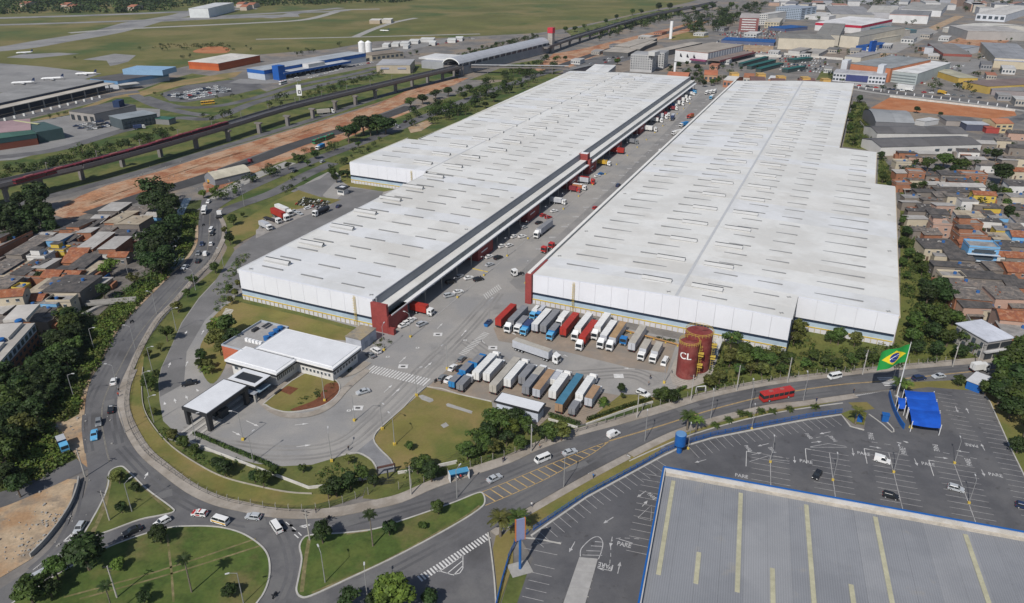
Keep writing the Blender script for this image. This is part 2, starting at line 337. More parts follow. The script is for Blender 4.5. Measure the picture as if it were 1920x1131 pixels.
sheet('park_front_verge',[(740,882),(760,868),(860,845),(925,790),(1005,800),(1040,775),(1085,800),(1110,795),(1165,742),(1190,740),(1235,745),(1260,735),(1330,730),(1335,742),(1247,769),(1167,792),(1085,814),(1010,840),(960,862),(880,889),(760,928),(720,938),(680,935),(690,900),(707,886)],verge,3)
sheet('store_verge',[(930,1005),(945,1003),(985,968),(1060,922),(1105,897),(1180,858),(1240,838),(1235,850),(1100,928),(1000,990),(962,1020),(962,1060),(945,1110),(935,1140),(930,1080),(924,1030)],lawn,9)
sheet('store_verge_upper',[(1180,856),(1258,822),(1340,795),(1440,771),(1510,762),(1560,755),(1600,750),(1500,766),(1440,776),(1340,801),(1258,830),(1215,847)],lawn,9)
yard=sheet('yard',[(1015,592),(1180,618),(1290,640),(1330,655),(1262,735),(1225,747),(1190,740),(1165,740),(1095,795),(1035,778),(925,790),(922,754),(800,728),(716,800),(701,818),(702,830),(717,849),(665,850),(640,856),(585,872),(530,875),(480,870),(400,850),(330,813),(306,790),(299,751),(297,716),(302,691),(322,648),(340,606),(372,560),(400,530),(430,500),(480,458),(480,430),(500,405),(545,390),(590,382),(620,378),(604,366),(560,352),(590,335),(625,318),(660,350),(720,360),(800,330),(1000,330),(1150,250),(1290,160),(1380,160),(1400,180),(1300,260),(1005,560)],yardm,5)
sheet('asphalt_lane_beside_warehouse',[(440,470),(480,440),(560,410),(620,385),(655,352),(720,358),(700,400),(560,470),(470,530),(430,560),(385,600),(350,660),(345,720),(300,745),(298,716),(303,691),(323,648),(342,606),(374,560),(402,530)],mat('lane_asphalt',(.185,.18,.178),.85,.1,.1,1.5,second=(.15,.147,.145),sec_scale=.06),6)
sheet('centre_lane',[(955,530),(1060,430),(1160,340),(1260,235),(1312,175),(1345,175),(1300,240),(1210,340),(1090,460),(1020,530),(1000,548),(975,548)],mat('lane_grey',(.255,.245,.235),.85,.08,.1,1.5,second=(.21,.205,.2),sec_scale=.06),6)
sheet('entrance_road',[(545,360),(560,350),(600,336),(622,320),(640,335),(625,345),(600,372),(575,364)],MATS['lane_asphalt'],6)
sheet('truck_park_paving',[(925,615),(1010,596),(1180,622),(1270,640),(1250,700),(1180,690),(1060,660),(935,640)],brownpave,6)
sheet('trailer_park_paving',[(800,728),(850,684),(880,672),(960,690),(1060,720),(1120,735),(1160,742),(1095,796),(1035,778),(1010,800),(922,754)],brownpave,7)
sheet('front_lawn',[(800,727),(922,755),(928,790),(900,830),(862,845),(830,868),(745,882),(735,862),(718,846),(703,830),(703,820),(716,803)],lawn,7)
kerb('lawn_kerb',[(922,754),(860,740),(800,726),(757,765),(716,801),(702,818),(703,832),(719,850),(733,864),(740,883)],n=2)
kerb('exit_kerb',[(640,855),(670,850),(693,861),(704,874),(710,889)],n=3)
sheet('exit_road',[(665,851),(701,822),(704,834),(718,851),(732,865),(739,885),(709,891),(702,872),(690,859),(672,852)],mat('exit_asphalt',(.22,.22,.225)),8)
sheet('corner_lawn',[(1098,792),(1163,741),(1190,741),(1236,747),(1180,768),(1120,792),(1100,797)],lawn,7)
sheet('tank_apron',[(1255,700),(1275,650),(1300,640),(1352,655),(1330,715),(1290,730),(1262,722)],mat('tank_pad',(.36,.33,.29),.88,.12,.2,1.6),6)
sheet('warehouse_lawn',[(445,560),(700,625),(662,640),(600,636),(510,608),(440,640),(400,650),(395,600),(420,575)],lawn,7)
sheet('warehouse_grass_band',[(440,556),(455,557),(700,623),(670,622),(560,592),(440,565)],verge,8)
sheet('office_garden',[(380,640),(400,615),(430,620),(425,680),(400,720),(380,700),(375,660)],lawn,7,True)
sheet('parking_lawn',[(430,430),(470,405),(520,375),(560,357),(600,370),(640,375),(620,383),(545,395),(490,415),(480,440),(440,460)],lawn,8)
sheet('annex_lawn',[(636,315),(658,306),(664,345),(760,352),(720,360),(655,350),(640,340)],lawn,8)
sheet('parking_bays',[(480,432),(545,396),(600,384),(620,384),(612,392),(560,410),(500,438),(480,448)],mat('bay_grey',(.30,.28,.26)),9)
gi=island('garden_island',[(498,760),(500,754),(570,702),(620,710),(636,722),(634,740),(610,760),(575,770),(540,774),(515,769)],lawn,3)
mb=MB();mb.poly(CP([(545,770),(590,752),(604,736),(612,722),(636,720),(634,740),(608,760),(575,770)],True),.33);mb.obj('flower_bed',mat('bed_soil',(.16,.06,.03),.9,.2,.5,2.0),gi)
mb=MB();mb.poly(PP([(524,734),(540,725),(560,730),(544,742)]),.33);mb.obj('bare_patch',MATS['bed_soil'],gi)
gw=MB();gw.ribbon(CP([(490,750),(508,768),(540,780),(585,777),(620,760),(650,728),(690,694)],False,4),2.6,.28,0);gw.ribbon(CP([(490,750),(530,722),(562,700),(620,707),(660,700),(690,680)],False,3),3.0,.27,0)
struct('garden_walk',gw,sidewalk)
sheet('lawn_slab',[(784,743),(792,741),(812,749),(813,753),(806,756),(790,750)],concrete,9);sheet('lawn_slab',[(836,759),(840,757),(886,772),(884,777),(862,770),(838,763)],concrete,9);sheet('manhole_slab',[(826,798),(836,793),(842,799),(832,804)],concrete,9)
car_park=sheet('car_park',[(975,1010),(1000,992),(1100,930),(1242,853),(1277,838),(1335,821),(1440,800),(1515,786),(1577,777),(1594,800),(1620,806),(1625,780),(1600,745),(1655,735),(1680,735),(1740,727),(1840,735),(1850,750),(1887,830),(1930,920),(1990,1040),(1990,1160),(930,1160),(1000,1050)],asphalt_dark,10)
sheet('car_park_entry',[(1240,838),(1300,812),(1400,786),(1500,768),(1580,752),(1640,741),(1665,742),(1690,790),(1640,800),(1600,780),(1577,776),(1515,785),(1440,799),(1335,820),(1277,837)],asphalt_dark,9)
sheet('car_park_verge',[(1842,736),(1920,745),(1990,900),(1990,1000),(1932,915),(1890,830),(1856,752)],lawn,9)
sheet('corner_verge',[(1685,718),(1740,716),(1840,712),(1900,705),(1900,740),(1842,736),(1740,727),(1690,733)],lawn,9)
sheet('entry_verge',[(1577,777),(1594,770),(1625,775),(1620,798),(1600,795)],lawn,11)
sheet('entry_triangle',[(1590,756),(1625,755),(1640,768),(1610,772)],lawn,11)
sheet('store_corner_lawn',[(940,1131),(962,1062),(980,1065),(990,1072),(970,1131),(960,1160),(935,1160)],verge,11)
mb=MB();mb.prism(PP([(1086,1047),(1121,1050),(1098,1131),(1090,1160),(1048,1160),(1057,1131)]),0,.38);wk=struct('walkway',mb,mat('walkway_concrete',(.37,.36,.345),.85,.1,.4,2.0,second=(.33,.32,.31),sec_scale=.5))
for i in range(7):
 y0=1059+i*15;mb=MB();a,b=P(1082-i*5.2,y0),P(1118-i*3.6,y0+2);mb.wall([a,b],.12,.2,.386);mb.obj('joint',concrete,wk)
wearm=mat('tyre_wear',(.098,.097,.101),.85,.14,.06,1.2,second=(.13,.128,.131),sec_scale=.05,sec=(.42,.58))
patchm=mat('asphalt_patch',(.15,.148,.147),.85,.1,.2,1.2)
mb=MB()
for pth,offs in(([(394,400),(392,440),(385,480),(350,525),(318,560),(262,625),(225,690),(197,745),(191,790),(199,840)],(-5.0,-3.3,2.6,4.3)),([(225,840),(300,915),(400,970),(520,990),(630,986),(760,955),(900,913),(1010,868),(1140,822),(1335,757),(1560,716),(1880,687)],(-.9,.9)),([(600,1150),(720,1080),(850,1010),(960,944),(1050,895),(1140,848),(1250,806),(1335,779),(1440,754),(1600,733)],(-.9,.9)),([(150,905),(135,975),(108,1025),(60,1070)],(-.9,.9)),([(520,985),(540,1030),(545,1080),(525,1131)],(-.9,.9,2.8))):
 q=CP(pth,False,5)
 for o in offs:mb.ribbon(q,.75,.172,0,o)
mb.obj('tyre_wear',wearm,avenue)
mb=MB()
for x,y,a,b in((640,985,9,2.5),(880,912,6,3),(1290,765,8,2),(205,760,3,6),(300,930,6,3),(480,985,5,3),(700,1085,9,2.6),(1080,875,7,2),(1700,700,9,2),(260,610,2.5,7)):
 c=P(x,y);mb.box(c.x,c.y,.1,.176,a,b,0,.45,bottom=False)
mb.obj('road_patch',patchm,avenue)
mb=MB();q=CP([(330,812),(420,838),(540,850),(640,835),(720,770),(800,690),(880,610),(930,550)],False,6)
for o in(-3,-1.4,1.4,3):mb.ribbon(q,.8,.02*9+.004,0,o)
q=CP([(880,640),(960,690),(1060,705),(1180,700),(1230,720)],False,6)
for o in(-3,-1.2,1.2,3):mb.ribbon(q,.8,.02*9+.002,0,o)
mb.obj('tyre_wear',mat('yard_wear',(.235,.225,.215),.85,.12,.06,1.2,second=(.29,.28,.265),sec_scale=.05,sec=(.42,.6)),yard)
road('settlement_street',[(170,592),(205,560),(245,524),(300,498)],6,MATS['alley'],5)
for nm,pts,m in(('factory_lot',[(1370,92),(1470,104),(1440,118),(1330,118),(1330,104)],yardm),('factory_lot',[(1470,84),(1560,92),(1640,92),(1600,110),(1480,112)],MATS['lot_brown']),('factory_lot',[(1620,76),(1740,52),(1760,60),(1680,100),(1610,100)],yardm),('factory_lot',[(1750,88),(1770,80),(1870,82),(1850,98),(1760,104)],dirt),('factory_lot',[(1730,120),(1800,112),(1860,110),(1840,130),(1780,150),(1720,150)],MATS['lot_grey']),('bare_patch',[(1800,70),(1900,72),(1880,84),(1770,82)],dirt),('rubble_lot',[(1380,86),(1450,84),(1450,98),(1390,98)],sand),('factory_lot',[(1560,150),(1660,162),(1660,172),(1590,160)],yardm),('station_lot',[(1070,118),(1180,96),(1190,110),(1100,135)],asphalt),('station_green',[(880,150),(960,120),(1010,112),(1060,122),(960,150)],verge),('green_gap',[(1240,64),(1320,58),(1330,70),(1260,76)],lawn),('green_gap',[(1060,58),(1200,26),(1280,12),(1280,24),(1180,52),(1080,74)],verge),('green_gap',[(1540,134),(1562,132),(1560,150),(1530,150)],verge)):
 sheet(nm,pts,m,4)
mb=MB()
for pth,w in(([(314,1004),(318,1040),(322,1075),(326,1131)],.5),([(580,1012),(572,1060),(566,1112)],.9),([(120,1122),(300,1072),(480,1012)],.5),([(150,1125),(320,1078),(492,1024)],.5),([(208,890),(196,950),(172,1004)],1.1),([(238,884),(290,934),(318,958)],.7),([(585,1114),(720,1055),(860,978),(900,950)],.7),([(650,1002),(690,996)],.9)):mb.ribbon(CP(pth,False,5),w,.306)
mb.obj('worn_path',mat('worn_path',(.20,.17,.085),.95,.25,.5,1.5,second=(.13,.13,.045),sec_scale=.3,sec=(.45,.6)),isl2)
mb=MB()
for pth in([(120,398),(240,352),(380,306),(520,262),(640,220),(760,178),(850,152)],[(170,384),(300,340),(440,292),(560,252),(700,208),(800,168)],[(1050,112),(1150,86),(1260,58)]):
 for o in(-3.2,-1.6,1.5,3.4):mb.ribbon(CP(pth,False,6),.9,.0995,0,o)
mb.obj('wheel_track',mat('track_dirt',(.31,.15,.08),.95,.25,.2,1.0,second=(.42,.27,.17),sec_scale=.06,sec=(.45,.55)),bpy.data.objects['dirt_strip'])
rr=random.Random(9);mb=MB()
for x,y,n,sp in((52,1030,40,2.2),(96,978,40,2.4),(115,800,40,5),(50,965,30,14),(30,1010,30,10),(400,352,40,5),(1415,92,60,12),(640,224,50,10),(300,330,40,12)):
 c=P(x,y)
 for _ in range(n):s=rr.uniform(.12,.5);mb.box(c.x+rr.gauss(0,sp),c.y+rr.gauss(0,sp),0,.1+s*.7,s,s*rr.uniform(.5,1.2),0,rr.uniform(0,3))
mb.obj('rubble',concrete)['kind']='stuff'
def text_mesh(s,size,m,name='lettering',extrude=0.0):
 cu=bpy.data.curves.new(name,'FONT');cu.body=s;cu.size=size;cu.align_x='CENTER';cu.align_y='CENTER';cu.extrude=extrude;cu.offset=size*.012;cu.resolution_u=3
 ob=bpy.data.objects.new(name,cu);C.objects.link(ob);bpy.context.view_layer.update()
 me=bpy.data.meshes.new_from_object(ob.evaluated_get(bpy.context.evaluated_depsgraph_get()))
 bpy.data.objects.remove(ob);bpy.data.curves.remove(cu);me.materials.clear();me.materials.append(m);me.name=name;return me
def seg(mb,a,b,w,z,m=0):
 a,b=Vector(a),Vector(b);t=(b-a).normalized();n=Vector((-t.y,t.x))*w/2
 mb.face([(*(a-n),z),(*(b-n),z),(*(b+n),z),(*(a+n),z)],m)
def dashes(mb,pts,on,gap,w,z,m=0):
 acc=along(pts,on+gap)
 for p,t in acc:seg(mb,p,p+t*on,w,z,m)
def arrow(mb,tail,head,z,w=.18,hw=.5,hl=1.5):
 a,b=Vector(tail),Vector(head);t=(b-a).normalized();n=Vector((-t.y,t.x));c=b-t*hl
 seg(mb,a,c,w,z);mb.face([(*(c-n*hw),z),(*b,z),(*(c+n*hw),z)])
def zebra(name,a,b,length,n,m,z,parent,fill=.5):
 a,b=Vector(a),Vector(b);t=(b-a)/n;u=Vector((-t.y,t.x)).normalized()*length
 mb=MB()
 for i in range(n):
  p=a+t*i;q=p+t*fill
  mb.face([(*p,z),(*q,z),(*(q+u),z),(*(p+u),z)]if True else 0)
 for i,f in enumerate(mb.f):
  pass
 o=mb.obj(name,m,parent);return o
ZA=.02*9+.012
mb=MB()
dl=CP([(1142,828),(1240,799),(1335,769),(1440,743),(1560,724),(1647,716),(1760,704),(1880,692)],False,5)
mb.ribbon(dl,.16,ZA,0,.14);mb.ribbon(dl,.16,ZA,0,-.14)
h1=CP([(898,926),(950,905),(1010,880),(1060,860),(1110,840),(1142,829)],False,5);h2=CP([(910,949),(960,928),(1020,901),(1070,874),(1110,852),(1142,829)],False,5)
mb.ribbon(h1,.18,ZA);mb.ribbon(h2,.18,ZA)
A1,A2=along(h1,2.5,.8),along(h2,2.5,3.0)
for(p,_),(q,_)in zip(A1,A2):
 if(p-q).length>.5:seg(mb,p,q,.3,ZA)
mb.obj('yellow_marking',paint_y,avenue)
mb=MB()
c1=CP([(394,400),(392,440),(385,480),(350,525),(318,560),(262,625),(225,690),(197,745),(191,790),(199,840),(206,868)],False,5)
mb.ribbon(c1,.12,ZA,0,.12);mb.ribbon(c1,.12,ZA,0,-.12);mb.obj('centre_line',mat('centre_line_worn',(.26,.24,.2),.8,.25,.8,3.0),avenue)
mb=MB()
dashes(mb,CP([(62,1070),(75,1060),(90,1051),(107,1042),(118,1036)],False),2.2,1.6,.16,ZA)
dashes(mb,CP([(536,980),(560,1000),(562,1012)],False),1.5,1.2,.25,ZA)
for tri in([(120,1016),(131,1015),(136,1001)],[(562,988),(572,990),(584,984)]):
 w3=PP(tri)
 for a,b in zip(w3,w3[1:]+w3[:1]):seg(mb,a,b,.35,ZA)
arrow(mb,P(271,899),P(278,886),ZA);seg(mb,P(552,1003),P(560,1010),.3,ZA)
mb.obj('lane_marking',paint,avenue)
def zeb_px(a,b,c,n,m,z,parent,name='zebra_crossing',fill=.5):
 a,b,c=P(*a),P(*b),P(*c);u=c-a;t=(b-a)/n;mb=MB()
 for i in range(n):
  p=a+t*i;q=p+t*fill;fc=[(*p,z),(*q,z),(*(q+u),z),(*(p+u),z)]
  x1,y1=q-p;x2,y2=u
  mb.face(fc if x1*y2-y1*x2>0 else fc[::-1])
 return mb.obj(name,m,parent)
zeb_px((782,1082),(914,1000),(791,1092),24,paint,.02*9+.014,avenue)
zeb_px((1102,889),(1178,853),(1108,893),26,paint,ZA,avenue,fill=.42)
zeb_px((1600,742),(1655,735),(1606,745),16,paint,.02*9+.014,avenue)
zeb_px((1644,709),(1660,726),(1672,708),6,paint,ZA,avenue)
mb=MB();fan=PP([(818,1070),(848,1079),(862,1076),(868,1067),(868,1042)])
for a,b in zip(fan,fan[1:]):seg(mb,a,b,.18,.02*9+.014)
for i,(a,b)in enumerate([((824,1073),(868,1043)),((838,1077),(868,1052)),((850,1080),(868,1062))]):seg(mb,P(*a),P(*b),.2,.02*9+.014)
mb.obj('hatched_marking',paint,bpy.data.objects['store_side_street'])
yz=.02*9+.012
zeb_px((686,698),(797,725),(701,686),21,paint,yz,yard)
zeb_px((860,664),(908,622),(872,668),17,mat('yard_zebra',(.5,.49,.47),.8,.15,.8,3.0),yz,yard)
mb=MB()
for a,b in[((720,737),(736,722)),((735,743),(750,729)),((797,691),(810,680)),((749,681),(762,669)),((865,631),(875,619)),((820,617),(830,607)),((553,798),(579,795)),((556,839),(584,835)),((955,622),(968,629)),((909,645),(900,636)),((944,672),(928,667)),((1190,693),(1168,691)),((1060,668),(1065,670)),((1042,695),(1022,690)),((462,790),(486,801)),((436,810),(452,818)),((386,800),(400,808)),((347,628),(351,621)),((378,628),(383,619)),((316,690),(320,680)),((348,688),(353,677)),((310,760),(308,754)),((330,757),(327,748)),((352,750),(348,742)),((372,735),(368,730))]:
 arrow(mb,P(*a),P(*b),yz,.22,.45,1.8)
for x,y in[(671,766),(653,728),(654,771),(756,688),(727,670),(821,628),(783,653),(872,639),(924,653),(1160,706),(507,771),(540,688),(525,725)]:
 p=P(x,y);s=1.6 if x in(671,756,821,924,1160)else.6
 mb.face([(p.x-s,p.y-s*.8,yz),(p.x+s,p.y-s*.8,yz),(p.x+s,p.y+s*.8,yz),(p.x-s,p.y+s*.8,yz)])
mb.obj('floor_marking',paint,yard)
mb=MB()
for x,y in[(671,766),(756,688),(821,628),(924,653),(653,728),(654,771),(727,670),(783,653),(872,639),(507,771),(540,688),(525,725)]:
 p=P(x,y);s=.75 if x in(671,756,821,924)else.28
 mb.face([(p.x-s,p.y-s*.6,yz+.01),(p.x+s,p.y-s*.6,yz+.01),(p.x+s,p.y+s*.6,yz+.01),(p.x-s,p.y+s*.6,yz+.01)])
mb.obj('manhole',asphalt_new,yard)
mb=MB()
for i in range(26):
 u=300+i*16.5;c=X(u,-121.5);mb.face([(c.x-1.6,c.y-.9,yz),(c.x+1.6,c.y-.9,yz),(c.x+1.6,c.y+.9,yz),(c.x-1.6,c.y+.9,yz)])
mb.ribbon([X(210,-131.5),X(270,-131.5),X(720,-131.5)],.22,yz);mb.ribbon([X(262,-110),X(720,-110)],.22,yz)
for j in range(5):
 zu=262+j*.0
mb.obj('lane_marking',paint_old,yard)
zeb_px((906,553),(936,533),(912,562),9,MATS['yard_zebra'],yz,yard)
zeb_px((413,597),(424,578),(428,600),8,paint,.02*9+.014,yard)
SA=math.radians(-16.7);SO=Vector((39.0,154.4))
def S(s,t):return SO+Vector((math.cos(SA),math.sin(SA)))*s+Vector((math.sin(SA),-math.cos(SA)))*t
def ST(px,py,z=0.0):
 d=P(px,py,z)-SO;return d.x*math.cos(SA)+d.y*math.sin(SA),d.x*math.sin(SA)-d.y*math.cos(SA)
cz=.02*11+.012
bay=MB();thick=MB()
for(px,py),t1 in(((1444,855),0),((1555,850),0),((1666,850),0),((1789,872),6)):
 s0,t0=ST(px,py);seg(bay,S(s0,t0),S(s0,t1),.16,cz)
 k=0
 while t0+k*2.42<t1:seg(bay,S(s0-5,t0+k*2.42),S(s0+5,t0+k*2.42),.11,cz);k+=1
 seg(thick,S(s0-6.4,t0),S(s0-3.8,t0),.22,cz);seg(thick,S(s0-6.4,t0),S(s0-6.4,t0+7),.16,cz)
def stalls(edge,tip,n=None,step=2.42,w=.11):
 d=(P(*tip[1])-P(*tip[0]));L=d.length;d.normalize()
 for p,_ in along(PP(edge),step):seg(bay,p,p+d*max(L,4.8),w,cz)
stalls([(996,1006),(1100,933),(1238,858)],((1051,977),(1073,996)))
stalls([(1292,840),(1340,823),(1440,801),(1515,788),(1566,780)],((1378,817),(1398,836)))
stalls([(1753,738),(1774,772),(1806,826)],((1754,740),(1772,743)))
stalls([(1844,744),(1868,790),(1890,832),(1925,900),(1965,985)],((1866,788),(1828,782)))
stalls([(1002,1060),(975,1131),(968,1150)],((1001,1059),(1037,1067)))
for i in range(13):seg(bay,S(-.6,24-i*2.45),S(-5.4,24-i*2.45),.11,cz)
seg(bay,P(1000,1021),P(1054,1018),.1,cz);seg(bay,P(982,1029),P(1045,1042),.11,cz)
bay.obj('bay_line',paint_old,car_park);thick.obj('stop_line',paint,car_park)
mb=MB()
for a,b in[((1211,922),(1194,934)),((1204,951),(1214,940)),((1150,971),(1131,983)),((1148,1008),(1144,1027)),((1158,1077),(1163,1055)),((1078,1017),(1067,1037)),((1489,857),(1490,870)),((1598,842),(1600,856)),((1714,861),(1720,875)),((1840,882),(1846,895)),((1557,811),(1536,815)),((1521,831),(1541,829)),((1791,763),(1796,775)),((1816,776),(1811,766)),((1846,846),(1839,833)),((1752,858),(1778,861)),((1817,850),(1792,846)),((1630,838),(1653,842)),((1324,863),(1302,869)),((1409,854),(1428,850)),((1441,833),(1420,838)),((1686,832),(1680,830)),((1704,832),(1692,828))]:
 arrow(mb,P(*a),P(*b),cz,.2,.45,1.3)
for path in([(1198,1012),(1150,1012),(1145,1040),(1140,1071),(1120,1066)],):
 dashes(mb,CP(path,False,3),1.2,1.0,.14,cz)
dashes(mb,PP([(1530,822),(1552,818)]),1.4,1.4,.14,cz);dashes(mb,PP([(1634,830),(1700,840)]),1.6,1.8,.14,cz);dashes(mb,PP([(1768,850),(1822,860)]),1.6,1.8,.14,cz)
loop=CP([(1088,1045),(1090,1030),(1108,1012),(1122,1008),(1130,1018),(1128,1034),(1122,1050)],False,4);mb.ribbon(loop,.2,cz)
for y in(1017,1025,1034,1042):seg(mb,P(1122-(y-1008)*.95+2,y),P(1129,y+1),.16,cz)
for tri in([(1519,839),(1553,833),(1585,838),(1588,840),(1519,840)],[(1405,867),(1440,856),(1474,860),(1480,866),(1440,862)],[(1196,972),(1222,948),(1220,978),(1196,972)]):
 mb.ribbon(PP(tri),.14,cz)
seg(mb,P(1160,1012),P(1186,1020),.2,cz);seg(mb,P(1120,1066),P(1146,1072),.25,cz);seg(mb,P(1146,1072),P(1149,1061),.25,cz)
mb.obj('lane_marking',MATS['stencil_paint']if 'stencil_paint' in MATS else mat('stencil_paint',(.46,.455,.45),.75,.2,.8,4.0),car_park)
word=text_mesh('PARE',1.5,mat('stencil_paint',(.5,.49,.48),.75,.2,.8,4.0),'road_lettering')
for x,y,a,s in[(1170,1023,0,1),(1135,1062,180,1),(1511,867,0,1),(1619,852,0,1),(1390,894,0,1),(1740,872,0,1),(1866,892,0,1),(1821,836,180,1),(1632,819,270,1),(1694,847,90,1),(1754,841,270,1),(1816,868,90,1),(1516,819,300,.8),(1562,824,120,.8),(1222,932,320,.8),(1402,842,300,.8),(1448,845,120,.8)]:
 p=P(x,y);o=put('road_lettering',word,car_park,(p.x,p.y,cz+.004),SA+math.radians(a));o.scale=(s,s*1.35,1)
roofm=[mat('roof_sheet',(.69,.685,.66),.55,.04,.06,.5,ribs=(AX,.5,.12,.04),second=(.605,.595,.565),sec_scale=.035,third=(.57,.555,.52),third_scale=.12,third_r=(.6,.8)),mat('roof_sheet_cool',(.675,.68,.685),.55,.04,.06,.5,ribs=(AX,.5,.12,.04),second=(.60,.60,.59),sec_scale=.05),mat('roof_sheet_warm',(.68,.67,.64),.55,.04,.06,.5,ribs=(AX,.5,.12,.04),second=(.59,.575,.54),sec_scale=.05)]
facade=mat('facade_panel',(.68,.69,.73),.5,.03,.1,0)
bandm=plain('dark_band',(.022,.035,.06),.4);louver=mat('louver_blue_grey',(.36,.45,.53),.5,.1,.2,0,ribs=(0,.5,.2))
pale=mat('pale_wall',(.56,.555,.58),.7,.06,.3,1.0);yellow=plain('safety_yellow',(.55,.40,.07),.6)
slot=plain('skylight_slot',(.23,.232,.235),.5);ventm=mat('ventilator_sheet',(.47,.47,.465),.55,.04,.3,0);ventd=plain('ventilator_louver',(.09,.095,.10),.6)
greyt=mat('shaded_wall_grey',(.25,.265,.29),.5,.06,.2,0);redb=mat('red_brick_paint',(.27,.055,.05),.7,.12,.3,1.2)
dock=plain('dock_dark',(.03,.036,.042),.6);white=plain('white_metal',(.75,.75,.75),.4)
ridgem=plain('ridge_flashing',(.48,.485,.49),.5)
def quad_uv(u0,u1,v0,v1):return[X(u0,v0),X(u0,v1),X(u1,v1),X(u1,v0)]
def gable_panel(parent,u0,u1,v0,z0,v1,z1,m):
 mb=MB();g_=.07
 a,b,c,d=X(u0+g_,v0),X(u0+g_,v1),X(u1-g_,v1),X(u1-g_,v0)
 mb.face([(*a,z0),(*b,z1),(*c,z1),(*d,z0)])
 for p,q,zp,zq in((a,b,z0,z1),(b,c,z1,z1),(c,d,z1,z0),(d,a,z0,z0)):
  mb.face([(*p,zp-.12),(*q,zq-.12),(*q,zq),(*p,zp)])
 return mb.obj('roof_panel',m,parent)
def slot_mesh(L,w=.62):
 mb=MB();mb.box(0,0,-.05,.16,w,L,0,bottom=False);return mb.mesh('skylight',[slot])
def vent_mesh(L):
 mb=MB();w=2.1
 mb.box(0,0,-.1,.6,w*.8,L-.1,0,bottom=False)
 a,b=w/2,L/2
 for pr in([(-a,.5),(-a*.9,1.35),(-a*.2,1.3),(a,.5)],):
  n=len(pr)
  for i in range(n-1):
   (x0,z0),(x1,z1)=pr[i],pr[i+1];mb.face([(x0,-b,z0),(x0,b,z0),(x1,b,z1),(x1,-b,z1)],0 if i==2 else 1)
   mb.face([(x0,b,z0-.04),(x0,-b,z0-.04),(x1,-b,z1-.04),(x1,b,z1-.04)],0)
  for e in(-b,b):mb.face([(x,e,z)for x,z in(pr if e>0 else pr[::-1])],1)
 return mb.mesh('roof_ventilator',[ventm,ventd])
V_ANG=math.atan2(-math.cos(AX),math.sin(AX))-math.pi/2
def roof_item(name,me,parent,u,v,z):put(name,me,parent,(*X(u,v),z),V_ANG)
def facade_wall(parent,u,v0,v1,z,posts=True,zf=None):
 def lay(name,z0,z1,off,m):
  mb=MB();mb.prism(quad_uv(u-off,u+.6,v0,v1),z0,z1,m=0);mb.obj(name,m,parent)
 n=max(1,round((v1-v0)/6.2));w=(v1-v0)/n
 for i in range(n):
  mb=MB();va,vb=v0+i*w+.03,v0+(i+1)*w-.03;mb.prism(quad_uv(u-.42,u+.5,va,vb),5.0,z+.55)
  if zf:mb.v=[(x,y,c if c<6 else(zf(va)if abs(x*EY-y*EX-va)<.1 else zf(vb))+.03)for x,y,c in mb.v]
  mb.obj('cladding_panel',facade,parent)
 lay('recessed_band',3.85,5.0,.12,bandm);lay('louver_band',2.3,3.85,.30,louver);lay('base_wall',0,2.3,.38,pale)  # dark strip set back below the cladding, then louvers and base
 mb=MB();mb.prism(quad_uv(u-.55,u-.38,v0,v1),1.9,2.28);mb.obj('yellow_rail',yellow,parent)
 if posts:
  mb=MB();mb.prism(quad_uv(u-.62,u-.40,0,.22),0,2.0)
  me=MB();me.box(0,0,0,1.88,.18,.18);me=me.mesh('guard_post',[mat('guard_post',(.52,.45,.25),.6)])
  k=v0+1.2
  while k<v1-.5:put('guard_post',me,parent,X(u-.58,k));k+=2.1
def body(parent,pts,z,name='wall'):
 mb=MB();mb.prism([X(*p)for p in pts],0,z,0,top=False);return mb.obj(name,pale,parent)
wr=thing('warehouse','huge white warehouse with stepped edge behind the red tanks, reaching the settlement','warehouse',(0,0,0))
VR,ZR,ZL=-46.2,14.0,12.3
def edge_r(u):
 return-6.0 if u<266.2 else 27.6 if u<432 else 17.8 if u<504 else-3.6
body(wr,[(247.2,-102.6),(247.2,-6.3),(266.4,-6.3),(266.4,27.2),(431.8,27.2),(431.8,17.4),(503.8,17.4),(503.8,-4),(757,-4),(732,-102.6)],11.9)
cuts=[246.2]+[246.2+10.0+11.4*i for i in range(44)];cuts=[c for c in cuts if c<728]
for c in(266.2,432.0,504.0):cuts.append(c)
cuts=sorted(set(cuts));cuts=[c for i,c in enumerate(cuts)if i==0 or c-cuts[i-1]>.4 or c in(266.2,432.0,504.0)]
pr=random.Random(3)
for a,b in zip(cuts,cuts[1:]):
 if b-a<.3:continue
 gable_panel(wr,a,b,-103,ZL,VR,ZR,roofm[pr.choice((0,0,1,2))])
 e=edge_r((a+b)/2);gable_panel(wr,a,b,VR,ZR,e,ZR-(e-VR)*.0235,roofm[pr.choice((0,0,1,2))])
mb=MB();u0=cuts[-1]
mb.face([(*X(u0,-103),ZL),(*X(u0,VR),ZR),(*X(746,VR),ZR),(*X(732,-103),ZL)]);mb.face([(*X(u0,VR),ZR),(*X(u0,-3.6),ZR-1.0),(*X(757,-3.6),ZR-1.0),(*X(746,VR),ZR)]);mb.obj('roof_panel',roofm[0],wr)
mb=MB();mb.prism(quad_uv(246.4,744,VR-.55,VR+.55),ZR-.1,ZR+.08);mb.obj('ridge_cap',ridgem,wr)
mb=MB();mb.prism(quad_uv(246,732,-104.4,-103.0),ZL-1.2,ZL+.75);mb.obj('side_parapet',mat('parapet_white',(.72,.7,.66),.6,.05,.2,0),wr)
mb=MB();mb.prism(quad_uv(256,732,-103.0,-102.6),ZL-.5,ZL+.2);mb.obj('gutter',ventd,wr)
facade_wall(wr,246.2,-102.0,-6.3,11.9,True,lambda v:ZL+(ZR-ZL)*(v+103)/(VR+103)if v<VR else ZR-(v-VR)*.0235)
